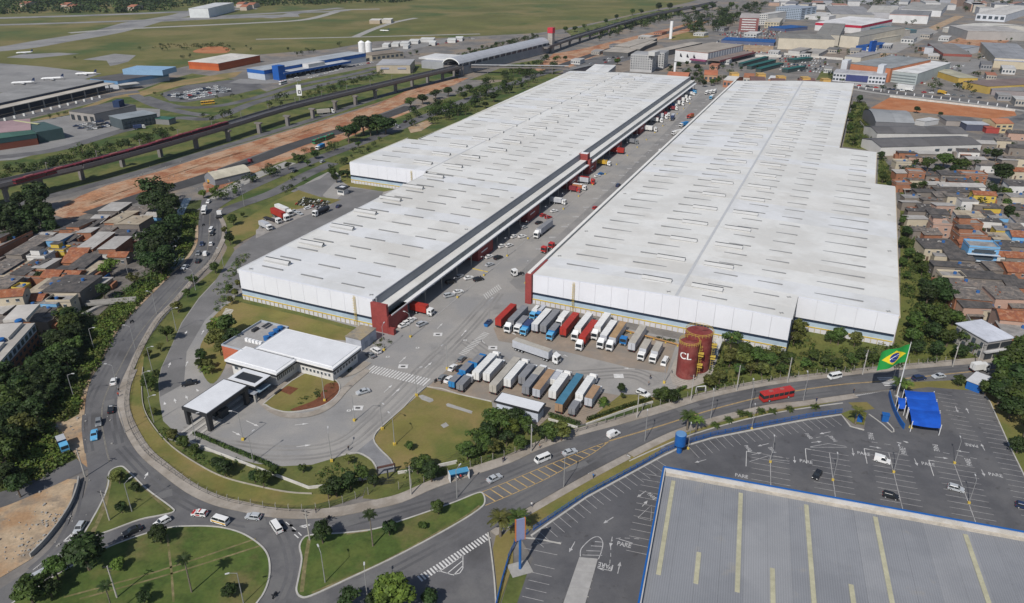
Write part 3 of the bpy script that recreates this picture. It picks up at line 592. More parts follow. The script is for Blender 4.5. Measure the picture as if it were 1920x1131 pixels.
mb=MB();mb.prism(quad_uv(246.0,266.4,-6.3,-5.95),0,12.0);mb.obj('step_wall',bandm,wr)  # shade of this step wall is put into its near-black colour
facade_wall(wr,266.2,-5.9,27.4,11.4,True,lambda v:ZR-(v-VR)*.0235)
mb=MB();mb.prism(quad_uv(244.6,262,-104.8,-102.2),0,12.6);mb.obj('red_corner_block',redb,wr)
for e0,e1,vv in((266.4,431.8,27.2),(432.2,503.8,17.4),(504.2,756,-4.0)):
 mb=MB();mb.prism(quad_uv(e0,e1,vv+.03,vv+.5),0,11.2);mb.obj('side_wall',pale,wr)
 mb=MB();mb.prism(quad_uv(e0,e1,vv+.1,vv+.8),11.2,11.7);mb.obj('eave_trim',mat('eave_trim',(.55,.47,.34),.6),wr)
s15,s9,s18=slot_mesh(15.2),slot_mesh(9.0),slot_mesh(18.0);v115=vent_mesh(11.4)
def zr(v):return ZL+(ZR-ZL)*(v+103)/(VR+103)if v<VR else ZR-(v-VR)*.0235
n=0
for i in range(41):
 u=260.8+11.4*i
 if u>722:break
 for v,me in((-86,s15),(-62,s15),(-33.4,s9),(-16.8,s9),(6.8,s18)):
  if v==6.8 and(u<272 or u>500):continue
  if v==-16.8 or v==-33.4:uu=u-9.6
  else:uu=u
  L=9 if me is s9 else 15
  roof_item('skylight',me if not(v==6.8 and u>430)else s9,wr,uu,v if not(v==6.8 and u>430)else 8.5,zr(v)+.02)
 if i%2==0 and u<716:
  roof_item('roof_ventilator',v115,wr,u-3.2,-56.2,zr(-56.2));roof_item('roof_ventilator',v115,wr,u-3.2,-37.3,zr(-37.3))
anch=MB()
for a_ in(0.6,-0.6):anch.box(0,0,.02,.14,1.7,.18,0,a_)
anch=anch.mesh('roof_hook',[slot])
for u,v in((249,-49.5),(249.5,-10),(264,-9),(268,24),(330,24.5),(380,24.5),(300,-99),(360,-99),(420,-99),(268,-99.5)):put('roof_hook',anch,wr,(*X(u,v),zr(v)+.05))
lad=MB()
for dx in(-.32,.32):lad.box(dx,0,0,12.6,.09,.09)
for k in range(24):lad.box(0,0,.4+k*.5,.46+k*.5,.64,.06)
for k in range(10):
 lad.box(0,-.75,2.6+k,2.68+k,.8,.06);lad.box(-.4,-.38,2.6+k,2.68+k,.06,.75);lad.box(.4,-.38,2.6+k,2.68+k,.06,.75)
lad=lad.mesh('cage_ladder',[yellow])
put('cage_ladder',lad,wr,(*X(245.4,-85),0),math.radians(-24));
wl=thing('warehouse','white warehouse with loading canopy and red dock blocks, beside the curving avenue','warehouse',(0,0,0))
body(wl,[(202.6,-209),(202.6,-146.5),(736,-146.5),(723,-263),(417,-254.6),(417,-263),(352.6,-263),(352.6,-212)],11.9)
cuts=[201.6]+[208.0+10.9*i for i in range(49)];cuts=[c for c in cuts if c<722]+[352.0];cuts=sorted(cuts)
cuts=[c for i,c in enumerate(cuts)if i==0 or c-cuts[i-1]>.3]
VL,ZV=-212.0,13.2
for a,b in zip(cuts,cuts[1:]):
 m_=(a+b)/2
 gable_panel(wl,a,b,-209.4 if m_<352 else VL,ZV-(.3 if m_<352 else 0),-146.3,12.4,roofm[pr.choice((0,0,2,1))])
 if m_>352:gable_panel(wl,a,b,(-263.4 if m_<417 else-254.8-(m_-417)*.027),12.4,VL,ZV,roofm[pr.choice((0,0,2,1))])
mb=MB();u0=cuts[-1];mb.face([(*X(u0,VL),ZV),(*X(u0,-146.3),12.4),(*X(736,-146.3),12.4),(*X(729,VL),ZV)]);mb.face([(*X(u0,-263),12.4),(*X(u0,VL),ZV),(*X(729,VL),ZV),(*X(723,-263),12.4)]);mb.obj('roof_panel',roofm[0],wl)
mb=MB();mb.prism(quad_uv(352.5,728,VL-.35,VL+.35),ZV-.1,ZV+.07);mb.obj('ridge_cap',ridgem,wl)
mb=MB();mb.prism(quad_uv(201.6,352,-209.9,-209.4),11.4,13.0);mb.obj('side_gutter',mat('gutter_white',(.6,.6,.6),.5),wl)
facade_wall(wl,201.9,-209.2,-146.6,11.9,True,lambda v:12.9-(v+209.4)*.5/63.1);facade_wall(wl,352.0,-263.2,-211.8,11.9,True,lambda v:12.4+(v+263.4)*.8/51.4)
mb=MB();mb.prism(quad_uv(353,417,-263.6,-263.2),11.2,12.6);mb.prism(quad_uv(417.2,722,-256,-255.6),11.2,12.6);mb.obj('eave_trim',mat('eave_cream',(.62,.58,.44),.6),wl)
put('cage_ladder',lad,wl,(*X(201.2,-154.4),0),math.radians(-24));put('cage_ladder',lad,wl,(*X(351.3,-221),0),math.radians(-24))
def strip_uv(name,u0,u1,v0,v1,z0,z1,m):mb=MB();mb.prism(quad_uv(u0,u1,v0,v1),z0,z1,bottom=True);return mb.obj(name,m,wl)
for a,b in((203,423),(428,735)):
 strip_uv('gutter_wall',a,b,-146.3,-145.7,9.5,12.6,greyt)  # side wall turned from the sun, its shade put into the grey
 n_=round((b-a)/14);w_=(b-a)/n_
 for i in range(n_):
  strip_uv('canopy_panel',a+i*w_+.05,a+(i+1)*w_-.05,-145.7,-141.6,9.2,9.5,roofm[0])
  strip_uv('glazing_panel',a+i*w_+.1,a+(i+1)*w_-.1,-141.85,-141.6,7.0,9.2,mat('canopy_glazing',(.13,.16,.175),.35,.25,.15,.6))
 strip_uv('canopy_edge',a,b,-141.6,-139.7,6.5,7.0,white)
strip_uv('canopy_cap',203,735,-146.3,-145.6,12.6,12.8,mat('cap_dark',(.1,.11,.13),.5))
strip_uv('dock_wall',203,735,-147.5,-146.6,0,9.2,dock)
for a,b in((200.8,214),):strip_uv('red_dock_block',a,b,-146.2,-139.9,0,7.0,redb)
mb=MB();q=[X(200.6,-146.4),X(200.6,-137.6),X(201.6,-137.6),X(201.6,-146.4)]
mb.prism([X(200.6,-147.0),X(200.6,-140.2),X(201.8,-140.2),X(201.8,-147.0)],0,11.6);mb.prism([X(200.4,-140.2),X(200.4,-137.6),X(201.8,-137.6),X(201.8,-140.2)],0,2.6);mb.obj('red_end_wall',redb,wl)
strip_uv('red_portal',423.2,427.6,-146.5,-141.0,9.2,13.2,redb);strip_uv('red_portal',424,427,-141.0,-139.4,4.5,9.6,redb);strip_uv('portal_roof',423.6,427.2,-146.0,-141.4,13.2,13.3,white)
for u in(275,331,392,425,480,540,600,660):
 strip_uv('red_dock_block',u,u+15,-146.4,-140.6,0,6.4,redb)
 strip_uv('dock_sign',u+3,u+9,-140.6,-140.45,3.2,3.7,white)
me=MB();me.box(0,0,0,4.4,.25,3.6);me=me.mesh('dock_door',[plain('dock_door',(.20,.225,.245),.5)])
ml=MB();ml.box(0,0,0,1.0,.5,.5);ml=ml.mesh('dock_lamp',[white])
i=0
for k in range(100):
 u=217+k*5.2
 if u>730:break
 if any(u0-2<u<u0+17 for u0 in(275,331,392,425,480,540,600,660)):continue
 put('dock_door',me,wl,(*X(u,-146.45),1.2),V_ANG+math.pi/2+math.pi/2)
 if i%3==0:put('dock_lamp',ml,wl,(*X(u+2.6,-140.6),5.5),0)
 i+=1
col_=MB();col_.box(0,0,0,6.5,.35,.35);col_=col_.mesh('canopy_column',[concrete])
for k in range(40):put('canopy_column',col_,wl,X(216+k*13.3,-141.2))
c10=slot_mesh(10.2);c12=slot_mesh(12.6);v12=vent_mesh(12.2)
def zl(v):return ZV-(v-VL)*.8/65.7 if v>VL else 12.4+(v+263)*.8/51
for i in range(47):
 u=208.4+10.9*i
 if u>718:break
 for v in(-198,-178.9,-159.9):roof_item('skylight',c10,wl,u,v-i*.05,zl(v)+.03)
 if u>353:
  roof_item('skylight',c12,wl,u+.5,-247.5 if u<420 else-243,zl(-247)+.03)
 if i%2==0 and u>353:
  roof_item('roof_ventilator',v12,wl,u+4.0,-221.5 if u<420 else-216.5,zl(-216.5))
 if i%2==0:roof_item('roof_ventilator',v12,wl,u+5.2,-200.0 if u<260 else-202.5 if u<400 else-195,zl(-201))
for u,v in((204,-205),(204.5,-149),(280,-149),(330,-149),(300,-207),(420,-151)):put('roof_hook',anch,wl,(*X(u,v),zl(v)+.08))
def uvbox(parent,name,u0,u1,v0,v1,z0,z1,m):mb=MB();mb.prism(quad_uv(u0,u1,v0,v1),z0,z1,bottom=z0>0);return mb.obj(name,m,parent)
winm=plain('window_glass',(.06,.075,.09),.15);winf=plain('window_frame',(.62,.62,.62),.5)
def window_mesh(w,h,fr=.12):
 mb=MB();mb.box(0,0,0,h,w,.1,1);mb.box(0,-.03,fr,h-fr,w-2*fr,.12,0);return mb.mesh('window',[winm,winf])
wm={}
def window(parent,x,y,z,ang,w=1.2,h=1.1):
 k=(w,h)
 if k not in wm:wm[k]=window_mesh(w,h)
 return put('window',wm[k],parent,(x,y,z),ang+math.pi/2)
flat=mat('flat_roof_membrane',(.66,.67,.69),.6,.05,.15,.8);darktrim=plain('dark_fascia',(.03,.032,.036),.5);lightwall=mat('light_wall',(.6,.59,.57),.7,.06,.3,1.2)
N_MU,N_PV=AX+math.pi,AX-math.pi/2
of=thing('office_building','low L-shaped office with white flat roof and dark fascia beside the guarded gate','office')
for nm,u0,u1,v0,v1 in(('main',164.3,180,-169,-137.4),('side',154.6,164.3,-173,-152)):
 uvbox(of,'wall',u0+1.2,u1-(.8 if nm=='main' else-1.2),v0+1.2,v1-1.2,0,4.4,lightwall)
 uvbox(of,'fascia',u0,u1,v0,v1,4.4,5.3,darktrim);uvbox(of,'eave',u0-.25,u1+(.2 if nm=='main' else 0),v0-.2,v1+.25,5.3,5.9,white)
 uvbox(of,'roof',u0+.9,u1-.6,v0+.9,v1-.9,5.9,6.1,flat)
uvbox(of,'roof_joint',164.1,164.6,-168,-153,6.1,6.16,winf)
for k in range(8):window(of,*X(165.45,-150.5+k*1.5),1.6,N_MU,1.0,1.2)
for k in range(9):window(of,*X(156+k*.95,-153.15),2.0,N_PV,.75,1.5)
for k in range(8):window(of,*X(166.5+k*1.6,-138.55),2.0,N_PV,1.2,1.2)
for k in range(6):window(of,*X(155.75,-170+k*2.6),2.2,N_MU,1.6,1.2)
uvbox(of,'service_roof',162,181.5,-181.5,-169.3,0,5.2,mat('service_wall',(.33,.32,.31),.8));uvbox(of,'red_wall',161.7,162,-181.5,-174.5,0,5.4,mat('terracotta_wall',(.45,.13,.07),.75))
for a in((161.8,162.1,-181.7,-169.2),(181.4,181.7,-181.7,-169.2),(162,181.5,-181.7,-181.4),(162,181.5,-169.4,-169.1)):uvbox(of,'roof_parapet',*a,5.2,6.0,mat('parapet_blue',(.38,.42,.47),.6))
tk=MB();tk.cyl(0,0,0,1.3,1.05,.95,12);tk.cyl(0,0,1.3,1.55,1.1,.2,12);blue_tank=tk.mesh('water_tank',[plain('tank_blue',(.02,.12,.34),.45)])
for u,v in((179.5,-171.2),(177.3,-171.2),(174.6,-170.9),(171.8,-170.8)):put('water_tank',blue_tank,of,(*X(u,v),5.2))
ac=MB();ac.box(0,0,0,1.2,.8,1.2);ac=ac.mesh('cooling_unit',[white])
for k in range(5):put('cooling_unit',ac,of,(*X(168.2,-176.2+k*1.5),5.2),AX)
uvbox(of,'solar_frame',177,180.5,-177.5,-176.3,6.2,6.4,darktrim);uvbox(of,'solar_frame',174,176.6,-179.5,-178.3,5.3,6.2,darktrim)
uvbox(of,'bench',151.2,154.0,-150.9,-150.2,0,.8,darktrim)
gt=thing('gatehouse','truck gate canopy with white flat roof on black columns and dark booths','gatehouse')
uvbox(gt,'roof',127.9,144.2,-163.7,-154.7,6.5,6.6,flat);uvbox(gt,'fascia',127.5,144.6,-164.1,-154.3,5.4,6.5,darktrim)
for u,v in((128.6,-163.4),(128.6,-155.1),(143.7,-155.1),(143.7,-163.4)):uvbox(gt,'column',u-.75,u+.75,v-.55,v+.55,0,5.4,darktrim)
uvbox(gt,'link_roof',146.4,153.4,-164.2,-153.4,4.8,5.3,darktrim)
for a in((146.3,147.6,-164.3,-153.3),(151.8,153.4,-164.3,-153.3),(147.6,151.8,-164.3,-162.9),(147.6,151.8,-154.6,-153.3)):uvbox(gt,'link_rim',*a,5.3,5.5,flat)
uvbox(gt,'link_wall',146.8,153.0,-162,-155.2,0,4.8,plain('booth_glass',(.05,.06,.075),.2));uvbox(gt,'awning',147,152.4,-155.1,-152.8,2.6,2.85,mat('awning_blue',(.2,.27,.34),.5));uvbox(gt,'awning',144.6,146.4,-158,-152.5,3.4,3.6,mat('awning_grey',(.33,.35,.38),.5))
uvbox(gt,'column',145.2,146,-153.6,-152.9,0,3.5,concrete)
for v in(-161.8,-159.2,-156.6):
 uvbox(gt,'lane_island',124,147,v-.5,v+.5,0,.32,kerbm);uvbox(gt,'booth',134,137,v-.6,v+.6,.32,2.8,dock);uvbox(gt,'barrier_arm',131.8,131.95,v+.5,v+2.4,1.0,1.15,MATS['road_paint'])
pu=thing('pump_house','small flat-roofed grey block between the office and red dock wall','shed')
uvbox(pu,'wall',185.8,195.2,-148,-141.6,0,4.6,mat('pump_wall',(.45,.47,.52),.7));uvbox(pu,'roof',185.6,195.4,-148.2,-141.4,4.6,4.8,mat('stained_slab',(.26,.235,.2),.9,.2,.2,1.2,second=(.34,.28,.18),sec_scale=.2))
for k in range(2):uvbox(pu,'door',188+k*3.4,189.6+k*3.4,-141.62,-141.5,0,2.6,plain('grey_door',(.3,.33,.38),.5))
ts=thing('trailer_shed','long white flat roof shed with dark edge behind trees at the trailer park','shed')
uvbox(ts,'wall',171.6,176,-82.6,-69,0,3.8,mat('shed_wall',(.5,.54,.62),.7));uvbox(ts,'roof_edge',171,176.5,-83.3,-68.4,3.8,4.25,darktrim);uvbox(ts,'roof',171.4,176.2,-82.9,-68.8,4.25,4.35,flat)
sw=thing('guard_booth','small square guard booth with dark flat roof at the upper truck entrance','booth')
p0=UV(639,366);uvbox(sw,'wall',p0[0],p0[0]+4.5,p0[1]-2.2,p0[1]+2.2,0,3.6,lightwall);uvbox(sw,'roof',p0[0]-.8,p0[0]+5.3,p0[1]-3,p0[1]+3,3.6,4.3,darktrim);uvbox(sw,'roof_hatch',p0[0]+1,p0[0]+3.5,p0[1]-1.4,p0[1]+1.4,4.3,4.4,flat);uvbox(sw,'window_strip',p0[0]-.06,p0[0],p0[1]-1.8,p0[1]+1.8,1.4,2.6,winm)
eh=thing('electrical_cabin','flat roofed electrical cabin tucked behind the big red tank','shed')
uvbox(eh,'wall',233,239.4,-31.6,-27.4,0,3.4,mat('cabin_wall',(.3,.36,.44),.6));uvbox(eh,'roof',232.6,239.8,-32,-27,3.4,3.9,mat('cabin_roof',(.55,.54,.52),.7));uvbox(eh,'door',234.5,236,-27.4,-27.3,0,2.3,plain('cabin_door',(.1,.16,.26),.4))
tankred=mat('tank_red',(.20,.04,.036),.6,.16,.25,1.0,second=(.26,.075,.065),sec_scale=.22,third=(.15,.03,.028),third_scale=.5,third_r=(.55,.75))
def tank(name,c,r,h,label):
 t=thing(name,label,'tank',c)
 mb=MB();mb.cyl(0,0,0,.45,r+.55,None,40);mb.obj('plinth',MATS['tank_pad'],t)
 k=6
 for i in range(k):
  mb=MB();z0,z1=.45+(h-.45)*i/k,.45+(h-.45)*(i+1)/k;mb.cyl(0,0,z0,z1-.05,r,r,40,cap=i==k-1);mb.cyl(0,0,z1-.05,z1,r+.03,r+.03,40,cap=i==k-1);mb.obj('shell_course',tankred,t,smooth=False)
 mb=MB();mb.cyl(0,0,h,h+.35,r,.25,40,cap=True);mb.obj('roof',tankred,t)
 mb=MB();mb.tube((0,0,h+.3),(r*.8,r*.3,h+.2),.06,n=4);mb.obj('roof_pipe',darktrim,t)
 mb=MB();n=24
 for zz in(.6,1.15):
  for i in range(n):
   a,b=6.2832*i/n,6.2832*(i+1)/n;mb.tube((math.cos(a)*r,math.sin(a)*r,h+zz),(math.cos(b)*r,math.sin(b)*r,h+zz),.055,n=4,cap=False)
 for i in range(n):a=6.2832*i/n;mb.tube((math.cos(a)*r,math.sin(a)*r,h-.1),(math.cos(a)*r,math.sin(a)*r,h+1.2),.05,n=4)
 mb.obj('guard_rail',yellow,t)
 mb=MB();a=math.radians(-18);e=Vector((math.cos(a),math.sin(a)));s=Vector((-e.y,e.x))
 for d in(-.4,.4):q=e*(r+.25)+s*d;mb.tube((*q,.3),(*q,h+1.2),.06,n=4)
 for i in range(int(h*1.6)):zz=.5+i*.62;q1,q2=e*(r+.25)-s*.4,e*(r+.25)+s*.4;mb.tube((*q1,zz),(*q2,zz),.04,n=4)
 for i in range(int(h)-2):
  zz=2.6+i;q=[e*(r+.25)-s*.5,e*(r+1.05)-s*.5,e*(r+1.05)+s*.5,e*(r+.25)+s*.5]
  for p1,p2 in zip(q,q[1:]):mb.tube((*p1,zz),(*p2,zz),.05,n=4)
 for zz in(h*.33,h*.66):
  q=e*(r+.8);mb.box(q.x,q.y,zz,zz+.1,1.6,1.3,0,a);mb.box(q.x,q.y,zz+.9,zz+1.0,1.7,1.4,0,a)
 mb.obj('cage_ladder',yellow,t);return t
bt=P(1303,690);tank('water_storage_tank',(bt.x,bt.y,0),4.5,13.7,'wider and taller red steel tank with yellow railings, behind the lettered tank')
smt=P(1286,706);st=tank('water_storage_tank',(smt.x,smt.y+.4,0),3.25,12.6,'slimmer red steel tank lettered CL in white, beside the avenue')
me=text_mesh('CL',3.3,plain('white_paint',(.78,.78,.76),.5),'tank_lettering',.03);r_=3.25+.06
for v in me.vertices:
 x,y,z=v.co;a=x*1.02/r_-math.pi/2-.52;rr=r_+z;v.co=(math.cos(a)*rr,math.sin(a)*rr,9.0+y)
me.update();put('lettering',me,st)
pp=thing('fire_water_pipe','yellow-brown pipe on low supports running between truck park and hedge','pipe')
mb=MB();a,b=X(240.5,-84),X(234,-35);mb.tube((*a,.9),(*b,.9),.28,n=8);mb.obj('pipe_run',mat('pipe_ochre',(.36,.2,.07),.6),pp)
for k in range(11):q=a.lerp(b,(k+.5)/11);mb=MB();mb.box(q.x,q.y,0,.65,.5,.5);mb.obj('support',yellow,pp)
zs=8.0
sb=thing('store_building','big grey-roofed store with blue edge and yellowish skylight strips beside the car park','store',(0,0,0))
def sbox(parent,name,s0,s1,t0,t1,z0,z1,m):mb=MB();mb.prism([S(s0,t0),S(s1,t0),S(s1,t1),S(s0,t1)],z0,z1,bottom=z0>0);return mb.obj(name,m,parent)
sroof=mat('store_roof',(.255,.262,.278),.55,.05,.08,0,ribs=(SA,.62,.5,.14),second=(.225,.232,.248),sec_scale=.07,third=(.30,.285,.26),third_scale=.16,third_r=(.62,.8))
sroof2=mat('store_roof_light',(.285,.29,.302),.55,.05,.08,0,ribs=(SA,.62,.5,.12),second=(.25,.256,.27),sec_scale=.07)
sblue=plain('store_blue',(.012,.10,.34),.45);spar=mat('parapet_inner',(.52,.51,.50),.7,.08,.2,1.0,second=(.43,.41,.38),sec_scale=.2)
sbox(sb,'wall',.3,110,.3,62,0,6.0,mat('store_wall',(.13,.15,.19),.7))
for i in range(19):
 s0=.6+i*5.0;sbox(sb,'roof_panel',s0+.01,min(s0+4.99,100),.8,62,5.9,6.35+.012*(i%2),sroof2 if i in(4,5,9,12,13)else sroof)
for i in range(10):sbox(sb,'parapet_panel',i*10+.305,i*10+10.295,.3,.6,6.0,zs-.25,spar)
sbox(sb,'parapet_side',.3,.6,.6,62,6.0,zs-.25,spar);sbox(sb,'parapet_flashing',.6,100,.6,1.6,6.3,6.6,mat('flashing_beige',(.44,.40,.34),.8,.15,.3,1.2))
sbox(sb,'blue_cap',0,110,-.1,.3,zs-2.6,zs,sblue);sbox(sb,'blue_cap',-.12,.3,.3,62,zs-2.6,zs,sblue)
skym=mat('fibreglass_strip',(.43,.41,.285),.5,.1,.3,1.2)
for px,y0,y1 in((1248,902,1077),(1386,925,1110),(1307,1036,1094),(1520,947,1160),(1655,969,1160),(1449,1066,1160),(1597,1096,1160),(1830,1002,1160)):
 top={1248:1264,1386:1390,1307:1311,1520:1513,1655:1638,1449:1449,1597:1594,1830:1808}[px];bot={1248:1233,1386:1381,1307:1304,1520:1527,1655:1682,1449:1449,1597:1606,1830:1866}[px]
 s0,t0=ST(top,y0,6.4);s1,t1=ST(bot,y1,6.4);s_=(s0+s1)/2;sbox(sb,'skylight_strip',s_-.5,s_+.5,t0,t1,6.3,6.5,skym)
mb=MB();c=S(61,-.6)
for k in range(9):
 a,b=math.pi*k/9,math.pi*(k+1)/9;e=Vector((math.cos(SA),math.sin(SA)));o=Vector((-math.sin(SA),math.cos(SA)))
 p,q=c+e*math.cos(a)*4+o*math.sin(a)*3.2,c+e*math.cos(b)*4+o*math.sin(b)*3.2;mb.face([(*c,4.6),(*p,3.9),(*q,3.9)]);mb.face([(*q,3.6),(*p,3.6),(*c,4.2)]);mb.face([(*p,3.6),(*q,3.6),(*q,3.9),(*p,3.9)])
mb.obj('entrance_canopy',plain('fan_white',(.75,.74,.72),.5),sb)
def pt(name,rgb,rough=.3):return plain(name,rgb,rough,.0,.5,.02)
PC={'white':pt('paint_white',(.72,.72,.71)),'silver':pt('paint_silver',(.42,.44,.46)),'grey':pt('paint_grey',(.18,.19,.20)),'black':pt('paint_black',(.018,.02,.024)),'navy':pt('paint_navy',(.02,.035,.09)),'blue':pt('paint_blue',(.02,.16,.42)),'sky':pt('paint_sky',(.12,.38,.62)),'red':pt('paint_red',(.42,.03,.025)),'yellow':pt('paint_yellow',(.62,.36,.04)),'orange':pt('paint_orange',(.52,.17,.05)),'beige':pt('paint_beige',(.45,.41,.34)),'green':pt('paint_green',(.03,.18,.08)),'maroon':pt('paint_maroon',(.17,.02,.03)),'brown':pt('paint_brown',(.26,.15,.08))}
tarp={'white':mat('tarp_white',(.66,.66,.645),.6,.06,.4,1.5),'grey':mat('tarp_grey',(.215,.22,.235),.65,.1,.4,1.5),'silver':mat('tarp_silver',(.45,.465,.50),.5,.07,.4,1.5),'red':mat('tarp_red',(.36,.035,.025),.55,.08,.4,1.5),'blue':mat('tarp_blue',(.03,.20,.46),.55,.08,.4,1.5),'beige':mat('tarp_beige',(.40,.375,.33),.7,.1,.4,1.5),'brown':mat('tarp_brown',(.33,.215,.13),.75,.12,.4,1.5),'teal':mat('tarp_teal',(.06,.18,.27),.7,.1,.4,1.5),'tan':mat('tarp_tan',(.36,.24,.13),.7,.1,.4,1.5),'navy':mat('tarp_navy',(.04,.06,.14),.6),'yellow':mat('tarp_yellow',(.55,.34,.04),.6),'orange':mat('tarp_orange',(.45,.16,.06),.6),'maroon':mat('tarp_maroon',(.22,.04,.05),.6),'black':mat('tarp_black',(.03,.035,.045),.5)}
glass=plain('vehicle_glass',(.018,.024,.03),.08,spec=.6);rubber=plain('rubber',(.016,.016,.017),.8);chrome=plain('headlamp',(.75,.75,.72),.2);lampred=plain('tail_lamp',(.3,.02,.02),.3);under=plain('chassis_black',(.03,.03,.032),.7)
def profile(mb,pr,y0,y1,m=0,inset=0.0):
 n=len(pr)
 for i in range(n):
  (x0,z0),(x1,z1)=pr[i],pr[(i+1)%n];mb.face([(x0,y0,z0),(x0,y1,z0),(x1,y1,z1),(x1,y0,z1)][::-1],m)
 mb.face([(x,y0,z)for x,z in pr],m);mb.face([(x,y1,z)for x,z in pr[::-1]],m)
def frustum(mb,b,t,z0,z1,m=0):
 B=[(b[0],-b[2],z0),(b[1],-b[2],z0),(b[1],b[2],z0),(b[0],b[2],z0)];T=[(t[0],-t[2],z1),(t[1],-t[2],z1),(t[1],t[2],z1),(t[0],t[2],z1)]
 for i in range(4):j=(i+1)%4;mb.face([B[i],B[j],T[j],T[i]],m)
 mb.face(T,m)
def wheel_mesh(r,w):
 mb=MB();n=12
 for k in range(n):
  a,b=6.2832*k/n,6.2832*(k+1)/n
  p=[(math.cos(a)*r,-w/2,math.sin(a)*r),(math.cos(b)*r,-w/2,math.sin(b)*r)];q=[(x,w/2,z)for x,_,z in p]
  mb.face([p[0],q[0],q[1],p[1]],0)
  for yy,s in((-w/2,1),(w/2,-1)):
   f=[(p[0][0],yy,p[0][2]),(p[1][0],yy,p[1][2]),(p[1][0]*.55,yy,p[1][2]*.55),(p[0][0]*.55,yy,p[0][2]*.55)];mb.face(f if s<0 else f[::-1],0)
   f=[(p[0][0]*.55,yy,p[0][2]*.55),(p[1][0]*.55,yy,p[1][2]*.55),(0,yy,0)];mb.face(f if s<0 else f[::-1],1)
 return mb.mesh('wheel',[rubber,PC['silver']])
wcar=wheel_mesh(.31,.22);wtruck=wheel_mesh(.5,.34)
def paint_obj(o,m):
 if m:o.material_slots[0].link='OBJECT';o.material_slots[0].material=m
PROTO={}
def car_proto(kind):
 if kind in PROTO:return PROTO[kind]
 L,Wd,Hh,hood,tail,f0,f1,b0,b1={'hatch':(3.9,1.68,1.5,.88,.86,1.05,.30,-1.85,-1.55),'sedan':(4.4,1.72,1.45,.86,.92,1.1,.25,-1.6,-1.0),'suv':(4.5,1.82,1.72,1.02,1.05,1.15,.45,-2.15,-1.9),'van':(4.6,1.75,1.95,1.1,1.1,2.15,1.55,-2.25,-2.2),'pickup':(5.0,1.8,1.75,1.05,1.0,1.2,.5,-1.0,-.75),'furgon':(4.2,1.7,1.9,.9,1.0,1.15,.5,-2.05,-2.0)}[kind]
 h=L/2;parts=[];w=Wd/2
 mb=MB()
 profile(mb,[(-h,.32),(h-.05,.28),(h,.55),(h-.12,hood-.08),(f0,hood+.06),(b0,tail),(-h+.05,tail-.04),(-h-.0,.55)],-w,w,0)
 rb=(f1,b1,w*.78);mb2=MB();frustum(mb2,(b0+.04,f0-.04,w*.95),(b1,f1,w*.80),min(hood,tail)-.02,Hh-.05,0)
 frustum(mb,(b1-.07,f1+.07,w*.835),(b1+.1,f1-.1,w*.74),Hh-.09,Hh,0)
 if kind=='pickup':mb.box(-1.75,0,1.0,1.06,1.3,Wd*.86,0)
 for s in(-1,1):
  for(xb,xt)in((f0,f1),((f0+b0)/2,(f1+b1)/2),(b0,b1)):mb.tube((xb,s*w*.93,hood+.02),(xt,s*w*.80,Hh-.06),.05,n=4,cap=False)
 parts.append(('body',mb.mesh('body',[PC['white'],under]),(0,0,0),'paint'));parts.append(('windows',mb2 .mesh('windows',[glass]),(0,0,0),None))
 if kind in('furgon',):
  mb=MB();frustum(mb,(-2.08,-.35,w*1.0),(-2.05,-.3,w*.86),.9,1.93,0);parts.append(('cargo_body',mb.mesh('cargo_body',[PC['white']]),(0,0,0),'paint'))
 for x in(h-.75,-h+.75):
  for s in(-1,1):parts.append(('wheel',wcar,(x,s*(w-.06),.31),None))
 hl=MB();hl.box(0,0,0,.16,.1,.34);hl=hl.mesh('headlight',[chrome]);tl=MB();tl.box(0,0,0,.18,.08,.26);tl=tl.mesh('tail_light',[lampred])
 for s in(-1,1):parts.append(('headlight',hl,(h-.04,s*(w-.25),.56),None));parts.append(('tail_light',tl,(-h+.01,s*(w-.2),.66),None))
 PROTO[kind]=parts;return parts
def rear_lines(mb,x,y0,y1,z0,z1):pass
def cab_parts(x1,w,hh,flatnose=True):
 out=[];d=2.1;mb=MB()
 profile(mb,[(x1-d,.75),(x1,.45),(x1,1.55),(x1-.18,hh-.1),(x1-.35,hh),(x1-d,hh+.12)],-w,w,0);out.append(('cab',mb.mesh('cab',[PC['white']]),(0,0,0),'paint'))
 mb=MB();mb.face([(x1+.03,-w*.9,1.62),(x1+.03,w*.9,1.62),(x1-.13,w*.86,hh-.28),(x1-.13,-w*.86,hh-.28)])
 mb.face([(x1-.14,-w*.86,hh-.25),(x1-.14,w*.86,hh-.25),(x1+.02,w*.9,1.6),(x1+.02,-w*.9,1.6)]);out.append(('windscreen',mb.mesh('windscreen',[glass]),(0,0,0),None))
 for s in(-1,1):
  mb=MB();f=[(x1-.25,s*(w+.02),1.65),(x1-.38,s*(w+.02),hh-.4),(x1-1.25,s*(w+.02),hh-.4),(x1-1.25,s*(w+.02),1.65)];mb.face(f if s<0 else f[::-1]);out.append(('side_window',mb.mesh('side_window',[glass]),(0,0,0),None))
 mb=MB();mb.box(x1+.02,0,.42,.95,.1,w*1.9);out.append(('bumper',mb.mesh('bumper',[under]),(0,0,0),None))
 hl=MB();hl.box(0,0,0,.2,.08,.4);hl=hl.mesh('headlight',[chrome])
 for s in(-1,1):out.append(('headlight',hl,(x1+.06,s*w*.72,.62),None))
 return out
